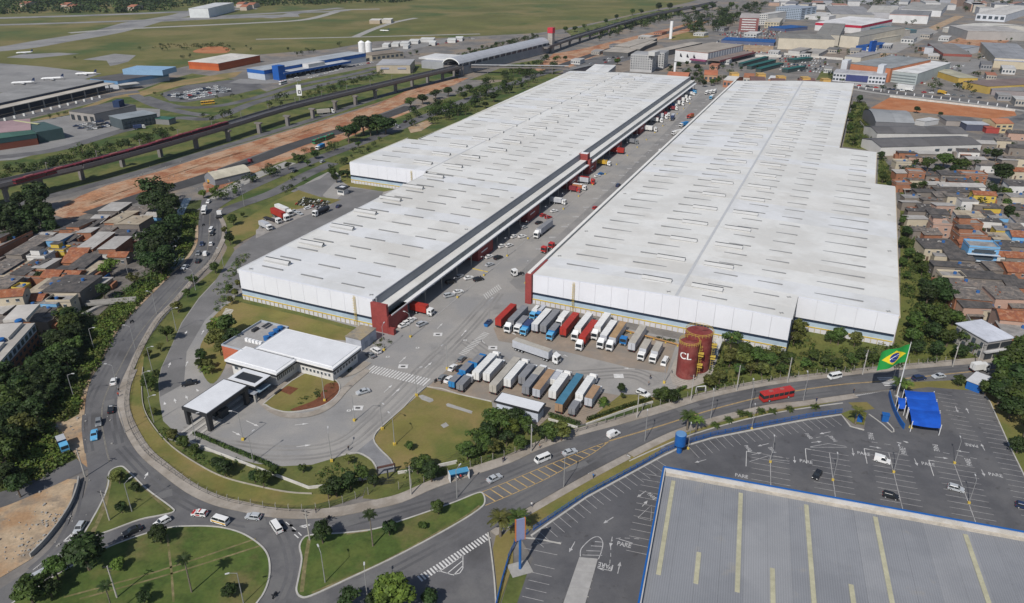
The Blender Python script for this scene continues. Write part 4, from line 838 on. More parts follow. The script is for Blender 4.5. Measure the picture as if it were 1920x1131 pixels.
def cargo(x0,x1,w,z0,z1):
 out=[];mb=MB();mb.prism([(x0,-w),(x1,-w),(x1,w),(x0,w)],z0,z1,0,top=False,bottom=True);out.append(('cargo_box',mb.mesh('cargo_box',[tarp['white']]),(0,0,0),'box'))
 n=max(2,int((x1-x0)/1.3));mb=MB()
 mb.prism([(x0,-w),(x1,-w),(x1,w),(x0,w)],z1-.02,z1,0)
 for i in range(n):xx=x0+(i+.5)*(x1-x0)/n;mb.box(xx,0,z1-.0,z1+.035,.10,w*1.98,0)
 out.append(('box_roof',mb.mesh('box_roof',[tarp['white']]),(0,0,0),'roof'))
 for s in(-1,1):
  mb=MB();mb.box(x0-.04,s*w*.5,z0+.08,z1-.12,.05,w*.94);out.append(('rear_door',mb.mesh('rear_door',[tarp['white']]),(0,0,0),'box'))
 mb=MB();mb.box(x0-.02,0,z0-.35,z0+.02,.15,w*1.96);mb.box(x0-.075,0,z0+.2,z1-.3,.04,.09);out.append(('bumper_bar',mb.mesh('bumper_bar',[under]),(0,0,0),None))
 tl=MB();tl.box(0,0,0,.14,.06,.3);tl=tl.mesh('tail_light',[lampred])
 for s in(-1,1):out.append(('tail_light',tl,(x0-.11,s*w*.78,z0-.28),None))
 return out
def truck_proto(kind,L):
 k=(kind,round(L,1))
 if k in PROTO:return PROTO[k]
 h=L/2;w=1.22 if L>7 else 1.1;top=3.95 if L>9 else 3.3;parts=[];ch=MB()
 if kind=='box':
  parts+=cab_parts(h,w*.96,2.75)+cargo(-h,h-2.35,w,1.15,top);ch.box(-.3,0,.65,1.1,L-1.2,.9);ax=[h-1.1,-h+1.6]+([-h+2.8]if L>8.5 else[])
 elif kind=='semi':
  parts+=cab_parts(h,1.2,3.05)+cargo(-h,h-3.6,1.25,1.2,4.0);ch.box(-1,0,.7,1.15,L-3,1.0);ch.box(h-2.6,0,.6,.95,4.6,.9);ax=[h-1.1,h-4.3,h-5.5,-h+1.3,-h+2.6,-h+3.9]
  mb=MB();profile(mb,[(h-2.0,3.1),(h-.55,3.0),(h-1.9,3.85)],-1.05,1.05);parts.append(('wind_deflector',mb.mesh('wind_deflector',[PC['white']]),(0,0,0),'paint'))
 elif kind=='trailer':
  parts+=cargo(-h,h,1.25,1.2,4.0);ch.box(0,0,.75,1.15,L-.5,1.0);ax=[-h+1.2,-h+2.5,-h+3.8]if L>9 else[-h+1.2,-h+2.4]
  ch.box(h-2.5,-.8,0,1.2,.25,.2);ch.box(h-2.5,.8,0,1.2,.25,.2)
 elif kind=='tractor':
  parts+=cab_parts(h,1.2,3.0);ch.box(-.5,0,.6,.95,L-1,.95);ax=[h-1.1,-h+.9]
 elif kind=='flatbed':
  parts+=cab_parts(h,1.15,2.8);ch.box(-1.2,0,.9,1.15,L-2.6,2.3);ax=[h-1.1,-h+1.4,-h+2.6]
 elif kind=='tanker':
  parts+=cab_parts(h,1.2,3.0);ch.box(-1,0,.7,1.1,L-2,.9);ax=[h-1.1,h-4.2,-h+1.2,-h+2.4]
  mb=MB();n=12;prf=[(math.cos(6.2832*i/n)*1.2,2.2+math.sin(6.2832*i/n)*1.05)for i in range(n)]
  for i in range(n):
   (a,b),(c,d)=prf[i],prf[(i+1)%n];mb.face([(-h,a,b),(-h,c,d),(h-3,c,d),(h-3,a,b)][::-1],0)
  mb.face([(-h,a,b)for a,b in prf[::-1]],0);mb.face([(h-3,a,b)for a,b in prf],0);parts.append(('tank',mb.mesh('tank',[PC['black']]),(0,0,0),'box'))
 parts.append(('chassis',ch.mesh('chassis',[under]),(0,0,0),None))
 for x in ax:
  for s in(-1,1):parts.append(('wheel',wtruck,(x,s*(w-.2),.5),None))
 PROTO[k]=parts;return parts
def place(parts,name,cat,loc,rz,roles,label,group=None):
 t=thing(name,label,cat,(loc[0],loc[1],.2),rz,group)
 for nm,me,off,role in parts:
  o=put(nm,me,t,off)
  if role in roles:paint_obj(o,roles[role])
 return t
def car(kind,px,py,to,color,label,name='car',group=None,z=0):
 """px,py: where it stands; to: a heading in degrees, or a pixel it points at."""
 p=P(px,py);a=math.radians(to)if not isinstance(to,tuple)else math.atan2(*(P(*to)-p).yx)
 cat={'van':'van','furgon':'van','pickup':'pickup'}.get(kind,'car')
 return place(car_proto(kind),{'van':'van','furgon':'delivery_van','pickup':'pickup_truck'}.get(kind,'car'),cat,p,a,{'paint':PC[color]},label,group)
G_AV='vehicles on the curving avenue'
for k,x,y,to,c,lab in[('hatch',391,381,(384,389),'white','white hatchback at the top bend of the avenue near the canal'),('van',397,434,(404,423),'white','white van on the avenue just above a dark car'),('hatch',398,441,(391,452),'black','dark car close behind a white van on the upper avenue'),('sedan',379,460,(376,470),'navy','navy sedan alongside a white car on the upper avenue'),('hatch',396,460,(399,450),'white','white hatchback alongside a navy sedan on the upper avenue'),('hatch',372,478,(368,487),'grey','dark grey hatchback beside a white panel van on the avenue'),('furgon',386,479,(391,470),'white','white panel van in the inner lane of the upper avenue'),('sedan',372,492,(378,483),'black','black sedan behind the white panel van'),('sedan',347,504,(338,511),'silver','silver sedan near the outer kerb where the avenue straightens'),('sedan',214,719,(217,708),'white','white sedan passing a lamp post opposite the ravine'),('sedan',209,771,(210,760),'black','black sedan in the inner lane near two walkers'),('hatch',186,796,(185,807),'grey','dark grey hatchback ahead of the sky-blue pickup'),('pickup',178,820,(177,832),'sky','white and sky-blue small pickup approaching the fork'),('hatch',151,994,(143,1006),'silver','silver hatchback beside the triangular island'),('sedan',249,1000,(238,1005),'black','black sedan under the tree at the roundabout edge'),('hatch',305,983,(296,988),'white','white hatchback partly behind a kerb tree by the roundabout'),('hatch',375,967,(365,966),'white','white and red patrol car at the mouth of the roundabout'),('van',414,981,(404,978),'white','white minibus with a yellow stripe entering the roundabout'),('hatch',476,973,(467,972),'silver','silver hatchback following the striped minibus'),('van',519,993,(513,984),'white','white panel van turning at the roundabout exit'),('van',69,1090,(60,1095),'silver','bluish silver minivan between trees at the lower street'),('sedan',927,901,(939,895),'silver','silver sedan beside the start of the yellow hatching'),('van',1017,865,(1005,870),'white','white minibus with windows heading along the yellow hatching'),('sedan',1068,852,(1080,848),'silver','silver sedan just ahead of the white minibus'),('furgon',1150,818,(1160,813),'white','white courier van on the avenue below the trailer park'),('van',1564,710,(1550,713),'white','white minibus on the avenue short of the zebra crossing'),('suv',1722,713,(1735,711),'navy','dark navy car behind the palm near the flagpole'),('sedan',1759,709,(1746,711),'silver','silver sedan on the avenue past the flagpole'),('hatch',605,305,(615,301),'silver','silver car on the upper avenue by the canopy annex'),('sedan',553,323,(542,327),'black','black car on the upper avenue near the slip road'),('sedan',742,236,(748,233),'white','white car waiting at the dirt intersection'),('hatch',748,240,(754,237),'silver','silver car beside the white one at the dirt intersection'),('suv',760,230,(768,226),'black','black car crossing the dirt intersection')]:
 t=car(k,x,y,to,c,lab,group=G_AV)
 if 'patrol' in lab:
  for a in((1.3,0,.84,.93,.9,1.5),(-1.6,0,.84,.96,.5,1.5),(.1,.86,.5,.85,1.1,.04),(.1,-.86,.5,.85,1.1,.04)):mb=MB();mb.box(*a);mb.obj('red_patch',PC['red'],t)
  mb=MB();mb.box(-.3,0,1.5,1.62,.3,1.1);mb.obj('light_bar',PC['red'],t)
 if 'yellow stripe' in lab:
  for s in(-1,1):mb=MB();mb.box(-.1,s*.89,.62,.95,4.2,.04);mb.obj('side_stripe',PC['yellow'],t)
pc=bpy.data.objects.get('car')
p=P(384,400);place(truck_proto('box',7.0),'box_truck','truck',p,math.atan2(*(P(379,412)-p).yx),{'paint':PC['white'],'box':tarp['white'],'roof':tarp['white']},'white box truck on the top bend of the avenue',G_AV)
p=P(411,408);place(truck_proto('flatbed',6.5),'flatbed_truck','truck',p,math.atan2(*(P(417,397)-p).yx),{'paint':PC['white']},'small white flatbed truck climbing the top bend',G_AV)
p=P(121,843);place(truck_proto('box',5.6),'box_truck','truck',p,math.atan2(*(P(126,853)-p).yx),{'paint':PC['sky'],'box':PC['navy'],'roof':PC['silver']},'blue light truck parked on the dirt shoulder at the ravine edge')
p=P(1835,697);place(truck_proto('box',6.0),'box_truck','truck',p,math.radians(12),{'paint':PC['white'],'box':tarp['white'],'roof':tarp['white']},'white box truck on the avenue by the blue-walled kiosk')
def bus(px,py,to,col,label,stripe=True):
 p=P(px,py);a=math.atan2(*(P(*to)-p).yx);t=thing('bus',label,'bus',(p.x,p.y,.2),a);h=5.6
 mb=MB();mb.prism([(-h,-1.25),(h,-1.25),(h,1.25),(-h,1.25)],.4,1.5,0,top=False,bottom=True);mb.obj('lower_body',PC[col],t)
 mb=MB();mb.prism([(-h+.05,-1.22),(h-.05,-1.22),(h-.05,1.22),(-h+.05,1.22)],1.5,2.65,0,top=False);mb.obj('window_strip',glass,t)
 mb=MB();frustum(mb,(-h,h,1.25),(-h+.2,h-.2,1.1),2.65,3.1);mb.obj('roof',PC[col],t)
 for x in(-2.4,1.6):mb=MB();mb.box(x,0,3.1,3.3,1.3,.9);mb.obj('roof_hatch',mat('bus_hatch',(.35,.12,.11),.6),t)
 for x in(-3.7,-1.9,-.1,1.7,3.5):
  for s in(-1,1):mb=MB();mb.box(x,s*1.235,1.5,2.65,.16,.04);mb.obj('window_pillar',PC[col],t)
 for x in(-3.4,3.6):
  for s in(-1,1):put('wheel',wtruck,t,(x,s*1.1,.5))
 return t
bus(1455,748,(1470,745),'red','red city bus on the avenue opposite the red tanks')
for k,x,y,to,c,lab in[('sedan',681,738,(671,741),'silver','bluish silver sedan driving through the yard past the garden'),('pickup',356,722,(347,724),'black','black pickup driving on the inner ring lane'),('suv',705,661,(698,657),'white','white estate car in the bay beside the pump house'),('sedan',695,669,(688,665),'grey','dark grey sedan parked next to a white estate by the office'),('sedan',757,613,(764,610),'white','white sedan nearest the red end wall in a row of three'),('hatch',764,608,(771,605),'white','white hatchback between two white cars by the red wall'),('sedan',771,603,(778,600),'white','white sedan farthest from the red end wall in its row'),('suv',791,611,(800,607),'silver','silver estate car with bicycles parked beyond three white cars'),('sedan',849,693,(855,687),'white','white sedan beside a lamp mast at the trailer park corner'),('sedan',863,694,(869,688),'black','black sedan next to a white sedan at the trailer park'),('hatch',866,677,(872,671),'grey','dark grey hatchback above the blue cargo trucks'),('hatch',830,712,(836,706),'grey','slate hatchback next to two motorbikes by the trailer park'),('sedan',842,715,(849,709),'white','white sedan next to a slate hatchback by the trailer park'),('suv',1206,742,(1215,746),'white','white estate car at the corner of the hedge and yard'),('van',1246,683,(1242,690),'white','white minivan parked beside the lettered tank'),('hatch',862,521,(868,518),'silver','silver hatchback at the dock under the canopy beside two white cars'),('sedan',879,524,(887,522),'white','white sedan in the middle of three cars at the dock'),('suv',897,527,(905,525),'black','black estate car outermost of three at the dock'),('suv',842,557,(850,555),'silver','silver estate car in the dock bay nearest the red cab truck'),('sedan',859,550,(867,548),'white','white sedan beside the silver estate at the dock'),('suv',845,532,(853,530),'black','black car half under the loading canopy'),('sedan',918,499,(926,496),'silver','silver sedan alone at the end of a yellow dock kerb'),('suv',934,486,(942,483),'black','black estate car beside red dock block'),('sedan',917,484,(925,481),'white','white sedan beside the black estate at the red dock block'),('sedan',941,464,(949,461),'white','white sedan at the dock under the second canopy lamp mast'),('hatch',955,463,(963,460),'white','white hatchback behind a lamp mast at the dock'),('sedan',964,446,(972,443),'white','white sedan in the dock row behind the grey moving lorry'),('sedan',979,446,(987,444),'white','white sedan just ahead of the grey moving lorry'),('hatch',982,429,(990,426),'silver','silver hatchback in the dock row'),('sedan',1010,420,(1018,417),'black','black sedan beside red cars at the dock'),('hatch',1018,406,(1025,403),'red','red hatchback at the dock, inner one of two'),('hatch',1028,410,(1036,408),'red','red hatchback at the dock, outer one of two'),('sedan',1039,398,(1047,396),'white','white sedan alone in front of a red dock block'),('hatch',1116,392,(1123,389),'red','red car half hidden by the edge of the larger warehouse'),('suv',1159,350,(1166,345),'navy','navy car half hidden by the roof edge of the larger warehouse'),('sedan',1120,332,(1128,330),'white','white sedan beside a blue car near the yellow lorry'),('sedan',1127,328,(1135,326),'blue','blue sedan near the yellow lorry'),('hatch',577,393,(585,391),'white','white hatchback beside the parked motorbikes'),('sedan',562,403,(570,406),'silver','silver sedan near the white semi-trailer in the small lot'),('sedan',552,399,(560,402),'silver','silver sedan tucked beside the white semi-trailer'),('hatch',545,405,(552,408),'grey','grey hatchback behind the red trailer lorry'),('sedan',635,389,(642,384),'navy','navy sedan driving along the lane by the guard booth')]:
 car(k,x,y,to,c,lab,group='cars inside the logistics park')
for k,x,y,to,c,lab in[('hatch',1531,895,(1524,905),'black','black hatchback standing across bay lines in the store car park'),('furgon',1653,867,(1668,871),'white','white and yellow courier van parked in the store car park'),('hatch',1791,920,(1805,924),'silver','silver hatchback parked near a lamp base in the store car park'),('hatch',1669,934,(1684,938),'black','black hatchback by the store entrance canopy'),('hatch',1919,954,(1933,958),'navy','navy car at the edge bays of the store car park')]:
 car(k,x,y,to,c,lab,group='cars in the store car park')
def lorry(kind,L,px,py,cabnear,paintc,boxc,roofc,label,group,ang=AX):
 p=P(px,py);u=Vector((math.cos(ang),math.sin(ang)));c=p+u*(L/2);rz=ang+math.pi if cabnear else ang
 nm={'box':'box_truck','semi':'semi_truck','trailer':'semi_trailer','tractor':'tractor_unit','flatbed':'flatbed_truck','tanker':'tank_truck'}[kind]
 return place(truck_proto(kind,L),nm,{'trailer':'trailer'}.get(kind,'truck'),c,rz,{'paint':PC[paintc]if paintc else None,'box':tarp.get(boxc),'roof':tarp.get(roofc)},label,group)
GT='lorries in the truck park'
for a in[('trailer',14,934,617,False,None,'red','red','red semi-trailer at the grass corner, first of the truck park row'),('semi',17,950,627,True,'white','grey','grey','semi-truck with white cab and dark grey tarp beside the first red trailer'),('box',9,968,627,True,'white','silver','grey','box truck with white cab and bluish box between grey semi and blue truck'),('box',8,980,632,True,'sky','blue','navy','blue box truck beside a silver semi-trailer'),('box',7,997,602,True,'sky','white','white','white truck with blue cab in the second rank against the hedge'),('box',7,1006,601,True,'blue','silver','silver','short truck with blue cab beside a white one in the second rank'),('trailer',14,1002,627,False,None,'silver','white','silver semi-trailer with pale roof beside the blue box truck'),('trailer',14,1018,629,False,None,'grey','grey','plain grey semi-trailer beside the silver one'),('box',8.5,1047,616,True,'white','white','white','white box truck between grey trailer and red trailer'),('box',8.5,1029,641,True,'sky','blue','grey','blue-sided truck with grey roof pulled forward of the row'),('trailer',14,1055,635,False,None,'red','red','bright red semi-trailer without a cab in mid-row'),('semi',17,1076,642,True,'white','white','white','all white semi-truck between the two red trailers'),('semi',18,1084,660,True,'white','red','red','red semi-truck with white cab pulled out from the row'),('semi',16,1113,640,True,'white','white','white','white semi-truck right after the red semi-truck'),('semi',16.5,1124,657,True,'white','silver','white','white-cab semi-truck with bluish sides beside the tan-roofed one'),('semi',17,1141,661,True,'white','silver','tan','semi-truck with tan tarp roof and white cab'),('tractor',5.2,1167,650,True,'blue',None,None,'deep blue tractor unit without trailer'),('trailer',15,1183,663,False,None,'silver','beige','long grey-white semi-trailer beside the blue tractor unit'),('box',9.5,1200,679,True,'white','silver','beige','box truck with white cab, second from the lettered tank'),('box',9.5,1222,684,True,'white','silver','beige','box truck with white cab closest to the lettered tank')]:
 lorry(*a,GT)
a,b=P(966,655),P(1047,683);c=(a+b)/2;place(truck_proto('semi',18.5),'semi_truck','truck',c,math.atan2((b-a).y,(b-a).x),{'paint':PC['white'],'box':tarp['silver'],'roof':tarp['beige']},'long pale semi-truck manoeuvring across the middle of the yard',GT)
GT2='trailers backed along the trailer park'
for a in[('box',7.5,889,696,False,'blue','blue','grey','blue cargo truck topmost of three by the parked cars'),('box',7.5,867,711,False,'blue','blue','grey','blue cargo truck in the middle of three by the parked cars'),('box',7,847,733,False,'blue','blue','grey','blue cargo truck lowest of three, touching a grey one'),('box',8,862,738,False,'white','grey','grey','grey cargo truck touching the lowest blue truck'),('semi',17,892,719,False,'white','white','white','white semi-trailer nearest the blue cargo trucks'),('box',12.5,912,721,False,'white','white','white','shorter white trailer between two longer ones'),('trailer',19,924,743,False,None,'beige','beige','very long beige-grey semi-trailer reaching into the yard'),('semi',16,951,732,False,'white','white','white','white semi-trailer beside the long beige one'),('box',11,978,727,False,'white','grey','grey','grey cargo truck with white cab in the trailer park'),('trailer',8,985,746,False,None,'grey','grey','short grey trailer just behind the white-roofed shed'),('box',8,1003,720,False,'white','silver','beige','small pale-sided truck behind the brown-roofed trailer'),('trailer',13,1005,751,False,None,'silver','brown','brown-roofed semi-trailer with pale sides beside the shed'),('box',7.5,1035,728,False,'white','white','silver','small white truck behind the cream trailer'),('semi',15,1035,754,False,'white','white','white','cream-white semi-trailer beside the teal-roofed one'),('trailer',19,1047,779,False,None,'brown','teal','long trailer with teal roof and brown sides'),('semi',15,1085,760,False,'white','white','white','white semi-trailer next to the corner lawn'),('box',7,1071,784,False,'white','grey','grey','small grey cargo truck between hedge walls'),('box',10.5,1102,768,False,'white','silver','brown','brown-roofed truck closest to the corner lawn')]:
 lorry(*a,GT2)
GD='lorries backed to the loading docks'
for kind,L,px,py,pcx,bx,rf,lab in[('box',9.5,812,593,'white','red','red','red-box truck with white cab at the dock nearest the red end wall'),('box',9,1061,385,'white','silver','white','white printed-box truck in front of a red dock block'),('box',8,1099,358,'white','orange','white','orange-box truck with white cab at the dock'),('box',7,1088,362,'red','maroon','maroon','dark red truck beside the orange-box truck'),('semi',15,1115,347,'red','silver','red','semi-truck with red cab and grey side at the dock'),('box',9,1145,312,'white','yellow','yellow','yellow-box truck with white cab'),('trailer',10,1170,290,None,'red','red','red trailer at the dock beyond the yellow truck'),('box',9,1196,271,'grey','grey','grey','dark grey truck at the dock'),('semi',16,1232,248,'white','white','white','white semi-truck with red skirt at the dock'),('semi',15,1243,231,'white','white','maroon','white semi-truck with maroon roof at the dock'),('semi',14,1252,224,'white','silver','white','silver semi-truck beyond the maroon-roofed one'),('box',9,1256,219,'white','maroon','maroon','maroon truck at the dock behind silver semi'),('box',9,1271,208,'white','maroon','maroon','low maroon truck at the dock below the pale blue one'),('box',9,1270,202,'white','blue','silver','pale blue truck at the dock'),('semi',15,1283,199,'white','white','white','white semi-truck just past the pale blue truck'),('semi',15,1291,193,'white','white','white','white semi-truck, middle of three together'),('semi',14,1296,188,'white','white','white','white semi-truck, far one of three together'),('box',9,1303,180,'white','white','white','white box truck short of the blue one at the far dock'),('box',9,1306,176,'sky','blue','blue','bright blue truck at the far end of the docks')]:
 p=P(px,py);d=Vector((math.cos(N_PV),math.sin(N_PV)));c=p-d*(L/2)
 place(truck_proto(kind,L),{'box':'box_truck','semi':'semi_truck','trailer':'semi_trailer'}[kind],'trailer' if kind=='trailer' else 'truck',c,N_PV,{'paint':PC[pcx]if pcx else None,'box':tarp[bx],'roof':tarp[rf]},lab,GD)
for kind,L,a,b,pcx,bx,rf,lab in[('semi',18,(1036,424),(1000,452),'white','silver','grey','grey-roofed semi-truck driving down the lane between the warehouses'),('box',10,(1264,218),(1257,232),'navy','navy','silver','navy truck driving down the far lane between the warehouses'),('tanker',11,(617,396),(588,408),'white','black',None,'dark tank truck driving along the lane beside the warehouse'),('semi',15,(505,400),(548,420),'white','red','red','red semi-truck parked in the small lot beside the lane'),('semi',14,(515,394),(552,410),'white','white','white','white semi-truck parked behind the red one in the small lot'),('flatbed',13,(488,408),(534,424),'white',None,None,'flatbed truck with empty black deck in the small lot'),('box',9,(483,422),(515,437),'white','silver','silver','silver box truck nearest the avenue in the small lot'),('tractor',5.5,(976,516),(966,518),'white',None,None,'white tractor unit by the corner of the larger warehouse'),('tractor',5,(1028,470),(1018,476),'red',None,None,'red tractor unit by the lane kerb, front one of two'),('tractor',5,(1042,463),(1032,468),'red',None,None,'red tractor unit by the lane kerb, rear one of two'),('box',9,(1289,236),(1275,239),'white','blue','blue','blue truck poking out past the larger warehouse wall'),('box',9,(1275,252),(1263,254),'white','white','white','white truck poking out beside the blue one'),('box',8,(1300,220),(1288,224),'red','orange','red','orange-red truck at the wall of the larger warehouse'),('box',7,(1330,175),(1321,179),'white','white','white','white truck at the lane end, first of three'),('box',7,(1337,174),(1329,178),'white','white','white','white truck at the lane end, middle of three'),('box',7,(1343,173),(1336,177),'white','white','white','white truck at the lane end, last of three'),('box',8,(1338,184),(1330,188),'sky','white','white','white truck with sky-blue cab by the lane end wall'),('tractor',6,(1245,285),(1235,291),'white',None,None,'white tractor unit by the roof edge of the larger warehouse')]:
 a,b=P(*a),P(*b);c=(a+b)/2;nm={'box':'box_truck','semi':'semi_truck','tanker':'tank_truck','flatbed':'flatbed_truck','tractor':'tractor_unit'}[kind]
 place(truck_proto(kind,L),nm,'truck',c,math.atan2((b-a).y,(b-a).x),{'paint':PC[pcx],'box':tarp.get(bx),'roof':tarp.get(rf)},lab,'lorries about the lanes of the park')
mb=MB();mb.box(0,0,.45,.85,1.3,.28);mb.box(-.25,0,.85,1.0,.7,.3);mb.box(.55,0,.8,1.15,.1,.7)
for x in(-.65,.65):
 for k in range(8):
  a,b=6.2832*k/8,6.2832*(k+1)/8;mb.face([(x+math.cos(a)*.32,.06,.32+math.sin(a)*.32),(x+math.cos(b)*.32,.06,.32+math.sin(b)*.32),(x,.06,.32)]);mb.face([(x+math.cos(b)*.32,-.06,.32+math.sin(b)*.32),(x+math.cos(a)*.32,-.06,.32+math.sin(a)*.32),(x,-.06,.32)]);mb.face([(x+math.cos(a)*.32,-.06,.32+math.sin(a)*.32),(x+math.cos(b)*.32,-.06,.32+math.sin(b)*.32),(x+math.cos(b)*.32,.06,.32+math.sin(b)*.32),(x+math.cos(a)*.32,.06,.32+math.sin(a)*.32)])
moto=mb.mesh('motorcycle',[PC['black']])
for j in range(4):
 for i in range(15):
  p=P(556+i*3.4+j*4.5,385+i*.55-j*3.6);a=P(617,388)
  o=put('motorcycle',moto,None,(p.x,p.y,.2),AX+R.uniform(-.2,.2));tag(o,'dark motorbike, %s in the %s row of the motorbike bays'%(nth(i),nth(j)),'motorbike','motorbikes parked in rows')
  if R.random()<.3:paint_obj(o,PC[R.choice(('red','silver','grey','white'))])
for x,y,lab in((817,717,'motorbike parked at the trailer park corner, inner of two'),(829,719,'motorbike parked at the trailer park corner, outer of two'),(248,606,'motorbike riding down the avenue past the footbridge'),(516,1120,'motorbike with pale rider on the roundabout exit'),(616,976,'motorbike passing the median island'),(382,424,'motorbike overtaking on the upper avenue')):
 p=P(x,y);tag(put('motorcycle',moto,None,(p.x,p.y,.2),math.radians(250)),lab,'motorbike','motorbikes on the move or alone')
mb=MB();profile(mb,[(-2.1,.3),(2.1,.3),(2.1,.8),(1.1,.9),(-1.5,.95),(-2.1,.85)],-.85,.85,0);frustum(mb,(-1.5,1.05,.8),(-1.0,.3,.68),.9,1.42,1);frustum(mb,(-1.05,.35,.69),(-1.0,.3,.66),1.40,1.47,0)
far_car=mb.mesh('car',[PC['white'],glass])
MASS=MB();MASSC=['white','silver','grey','black','navy','red','blue']
def mass_car(p,a,col):
 c,s=math.cos(a),math.sin(a);k=len(MASS.v);MASS.v+=[(p.x+x*c-y*s,p.y+x*s+y*c,z+.1)for x,y,z in CARV];MASS.f+=[tuple(k+i for i in f)for f in CARF];MASS.m+=[(MASSC.index(col)if m==0 else len(MASSC))for m in CARM]
CARV,CARF,CARM=mb.v,mb.f,mb.m
def lot(where,rows,cols,a,b,c,head,group,fill=.9,cols_=('white','white','white','silver','silver','grey','black','navy','red'),name='car'):
 """rows x cols of cars; a,b,c: pixel corners (row start, row end, last row start)."""
 A,B,Cc=P(*a),P(*b),P(*c);rr=random.Random(len(where))
 for i in range(rows):
  for j in range(cols):
   if rr.random()>fill:continue
   p=A+(B-A)*(j/max(1,cols-1))+(Cc-A)*(i/max(1,rows-1))+Vector((rr.uniform(-.4,.4),rr.uniform(-.4,.4)))
   col=rr.choice(cols_)
   if group is None:mass_car(p,math.radians(head)+rr.choice((0,math.pi)),col);continue
   o=put(name,far_car,None,(p.x,p.y,.15),math.radians(head)+rr.choice((0,math.pi))+rr.uniform(-.05,.05));paint_obj(o,PC[col])
   tag(o,'%s car, %s in the %s row of the %s'%(col,nth(j),nth(i),where),'car',group)
lot('airport car park',5,13,(318,180),(404,163),(350,189),20,'cars in the airport car park',.85)
lot('lot below the dark glass building',3,7,(142,238),(190,229),(160,246),25,'cars in the lot by the glass building',.9,('white','black','navy','grey','silver'))
lot('dealer yard under the blue awning',6,16,(1350,81),(1452,86),(1372,62),70,None,.95)
lot('dealer yard among green awnings',6,18,(1464,131),(1560,138),(1462,106),60,'cars in the green awning yard',.9)
lot('far',5,22,(1350,66),(1450,68),(1385,56),70,None,.9);lot('far2',4,10,(1345,80),(1455,88),(1350,76),70,None,.9);lot('r1',2,14,(1600,100),(1700,112),(1605,96),50,None,.6);lot('r2',3,10,(1740,140),(1800,134),(1750,130),50,None,.7);lot('r3',1,16,(1580,158),(1700,172),(1580,158),-10,None,.7);lot('r4',3,9,(1830,112),(1870,104),(1835,106),50,None,.7);lot('r5',2,10,(1380,100),(1430,104),(1390,96),60,None,.6);lot('r6',2,12,(1090,126),(1180,100),(1100,128),40,None,.6);lot('r7',2,10,(640,124),(700,112),(650,128),40,None,.7);lot('r8',2,12,(800,84),(880,72),(806,86),30,None,.6);lot('r9',2,12,(1700,140),(1760,150),(1690,150),50,None,.6);lot('r10',2,8,(440,16),(480,10),(446,18),30,None,.6)
MASS.obj('distant_cars',[PC[c]for c in MASSC]+[glass])['kind']='stuff'
lot('lot of the long blue shed',2,9,(545,150),(625,128),(560,153),30,'cars in front of the blue shed',.8,('white','white','silver'))
lot('bays beside the soil field avenue',1,12,(1690,170),(1850,186),(1690,170),-10,'cars along the soil field avenue',.8)
lot('service bays beside the station ramp',2,8,(1790,160),(1835,152),(1800,154),40,'cars in the yellow building yard',.9)
LG=[leaf('leaf_dark',(.036,.062,.018)),leaf('leaf_mid',(.068,.108,.025)),leaf('leaf_olive',(.118,.13,.034)),leaf('leaf_bright',(.115,.165,.03))]
bark=mat('bark',(.13,.10,.075),.9,.25,1.5,6.0)
def leafquad(mb,c,n,s,rr,m=0):
 n=n.normalized();a=n.orthogonal().normalized();b=n.cross(a);t=rr.uniform(0,6.28);a,b=a*math.cos(t)+b*math.sin(t),b*math.cos(t)-a*math.sin(t)
 s2=s*rr.uniform(.55,.9)
 mb.face([c-a*s-b*s2*.4,c+b*s2*-.9,c+a*s,c+b*s2],m)
def clump(mb,c,r,k,s,rr,flat=1.0,m=0):
 for _ in range(k):
  d=Vector((rr.gauss(0,1),rr.gauss(0,1),rr.gauss(.25,1))).normalized()
  p=c+Vector((d.x,d.y,d.z*flat))*r*rr.uniform(.72,1.08)
  leafquad(mb,p,d+Vector((rr.uniform(-.6,.6),rr.uniform(-.6,.6),rr.uniform(-.2,.7))),s*rr.uniform(.7,1.3),rr,m)
def crown(seed,spread,up,lobes,k,s,gap=0.0):
 rr=random.Random(seed);mb=MB()
 for i in range(lobes):
  a=rr.uniform(0,6.28);q=rr.random()**.5;z=rr.uniform(-.8,1.0)
  if rr.random()<gap:continue
  w=math.sqrt(max(.05,1-z*z*.8));r=rr.uniform(.75,1.35)
  clump(mb,Vector((math.cos(a)*q*spread*w,math.sin(a)*q*spread*w,5.2+z*up)),r,k,s,rr,.8)
 return mb.mesh('crown',[LG[0]])
def trunk(seed,h,limbs=5,r=.24):
 rr=random.Random(seed);mb=MB();mb.tube((0,0,0),(.1,.05,h*.55),r,r*.7,7)
 for i in range(limbs):
  a=6.28*i/limbs+rr.uniform(-.4,.4);z=h*rr.uniform(.35,.55);mb.tube((.08,.04,z),(math.cos(a)*1.7,math.sin(a)*1.7,z+rr.uniform(1.2,2.4)),r*.5,.05,5)
 return mb.mesh('trunk',[bark])
TP=[]
for i,(sp,up,lb,k,s,gp)in enumerate([(2.5,1.9,30,62,.36,0),(3.0,1.5,32,60,.36,0),(2.1,2.3,28,62,.36,.05),(2.7,1.8,20,50,.33,.25),(2.3,1.7,34,60,.34,0)]):
 TP.append((crown(40+i,sp,up,lb,k,s,gp),trunk(60+i,6.4)))
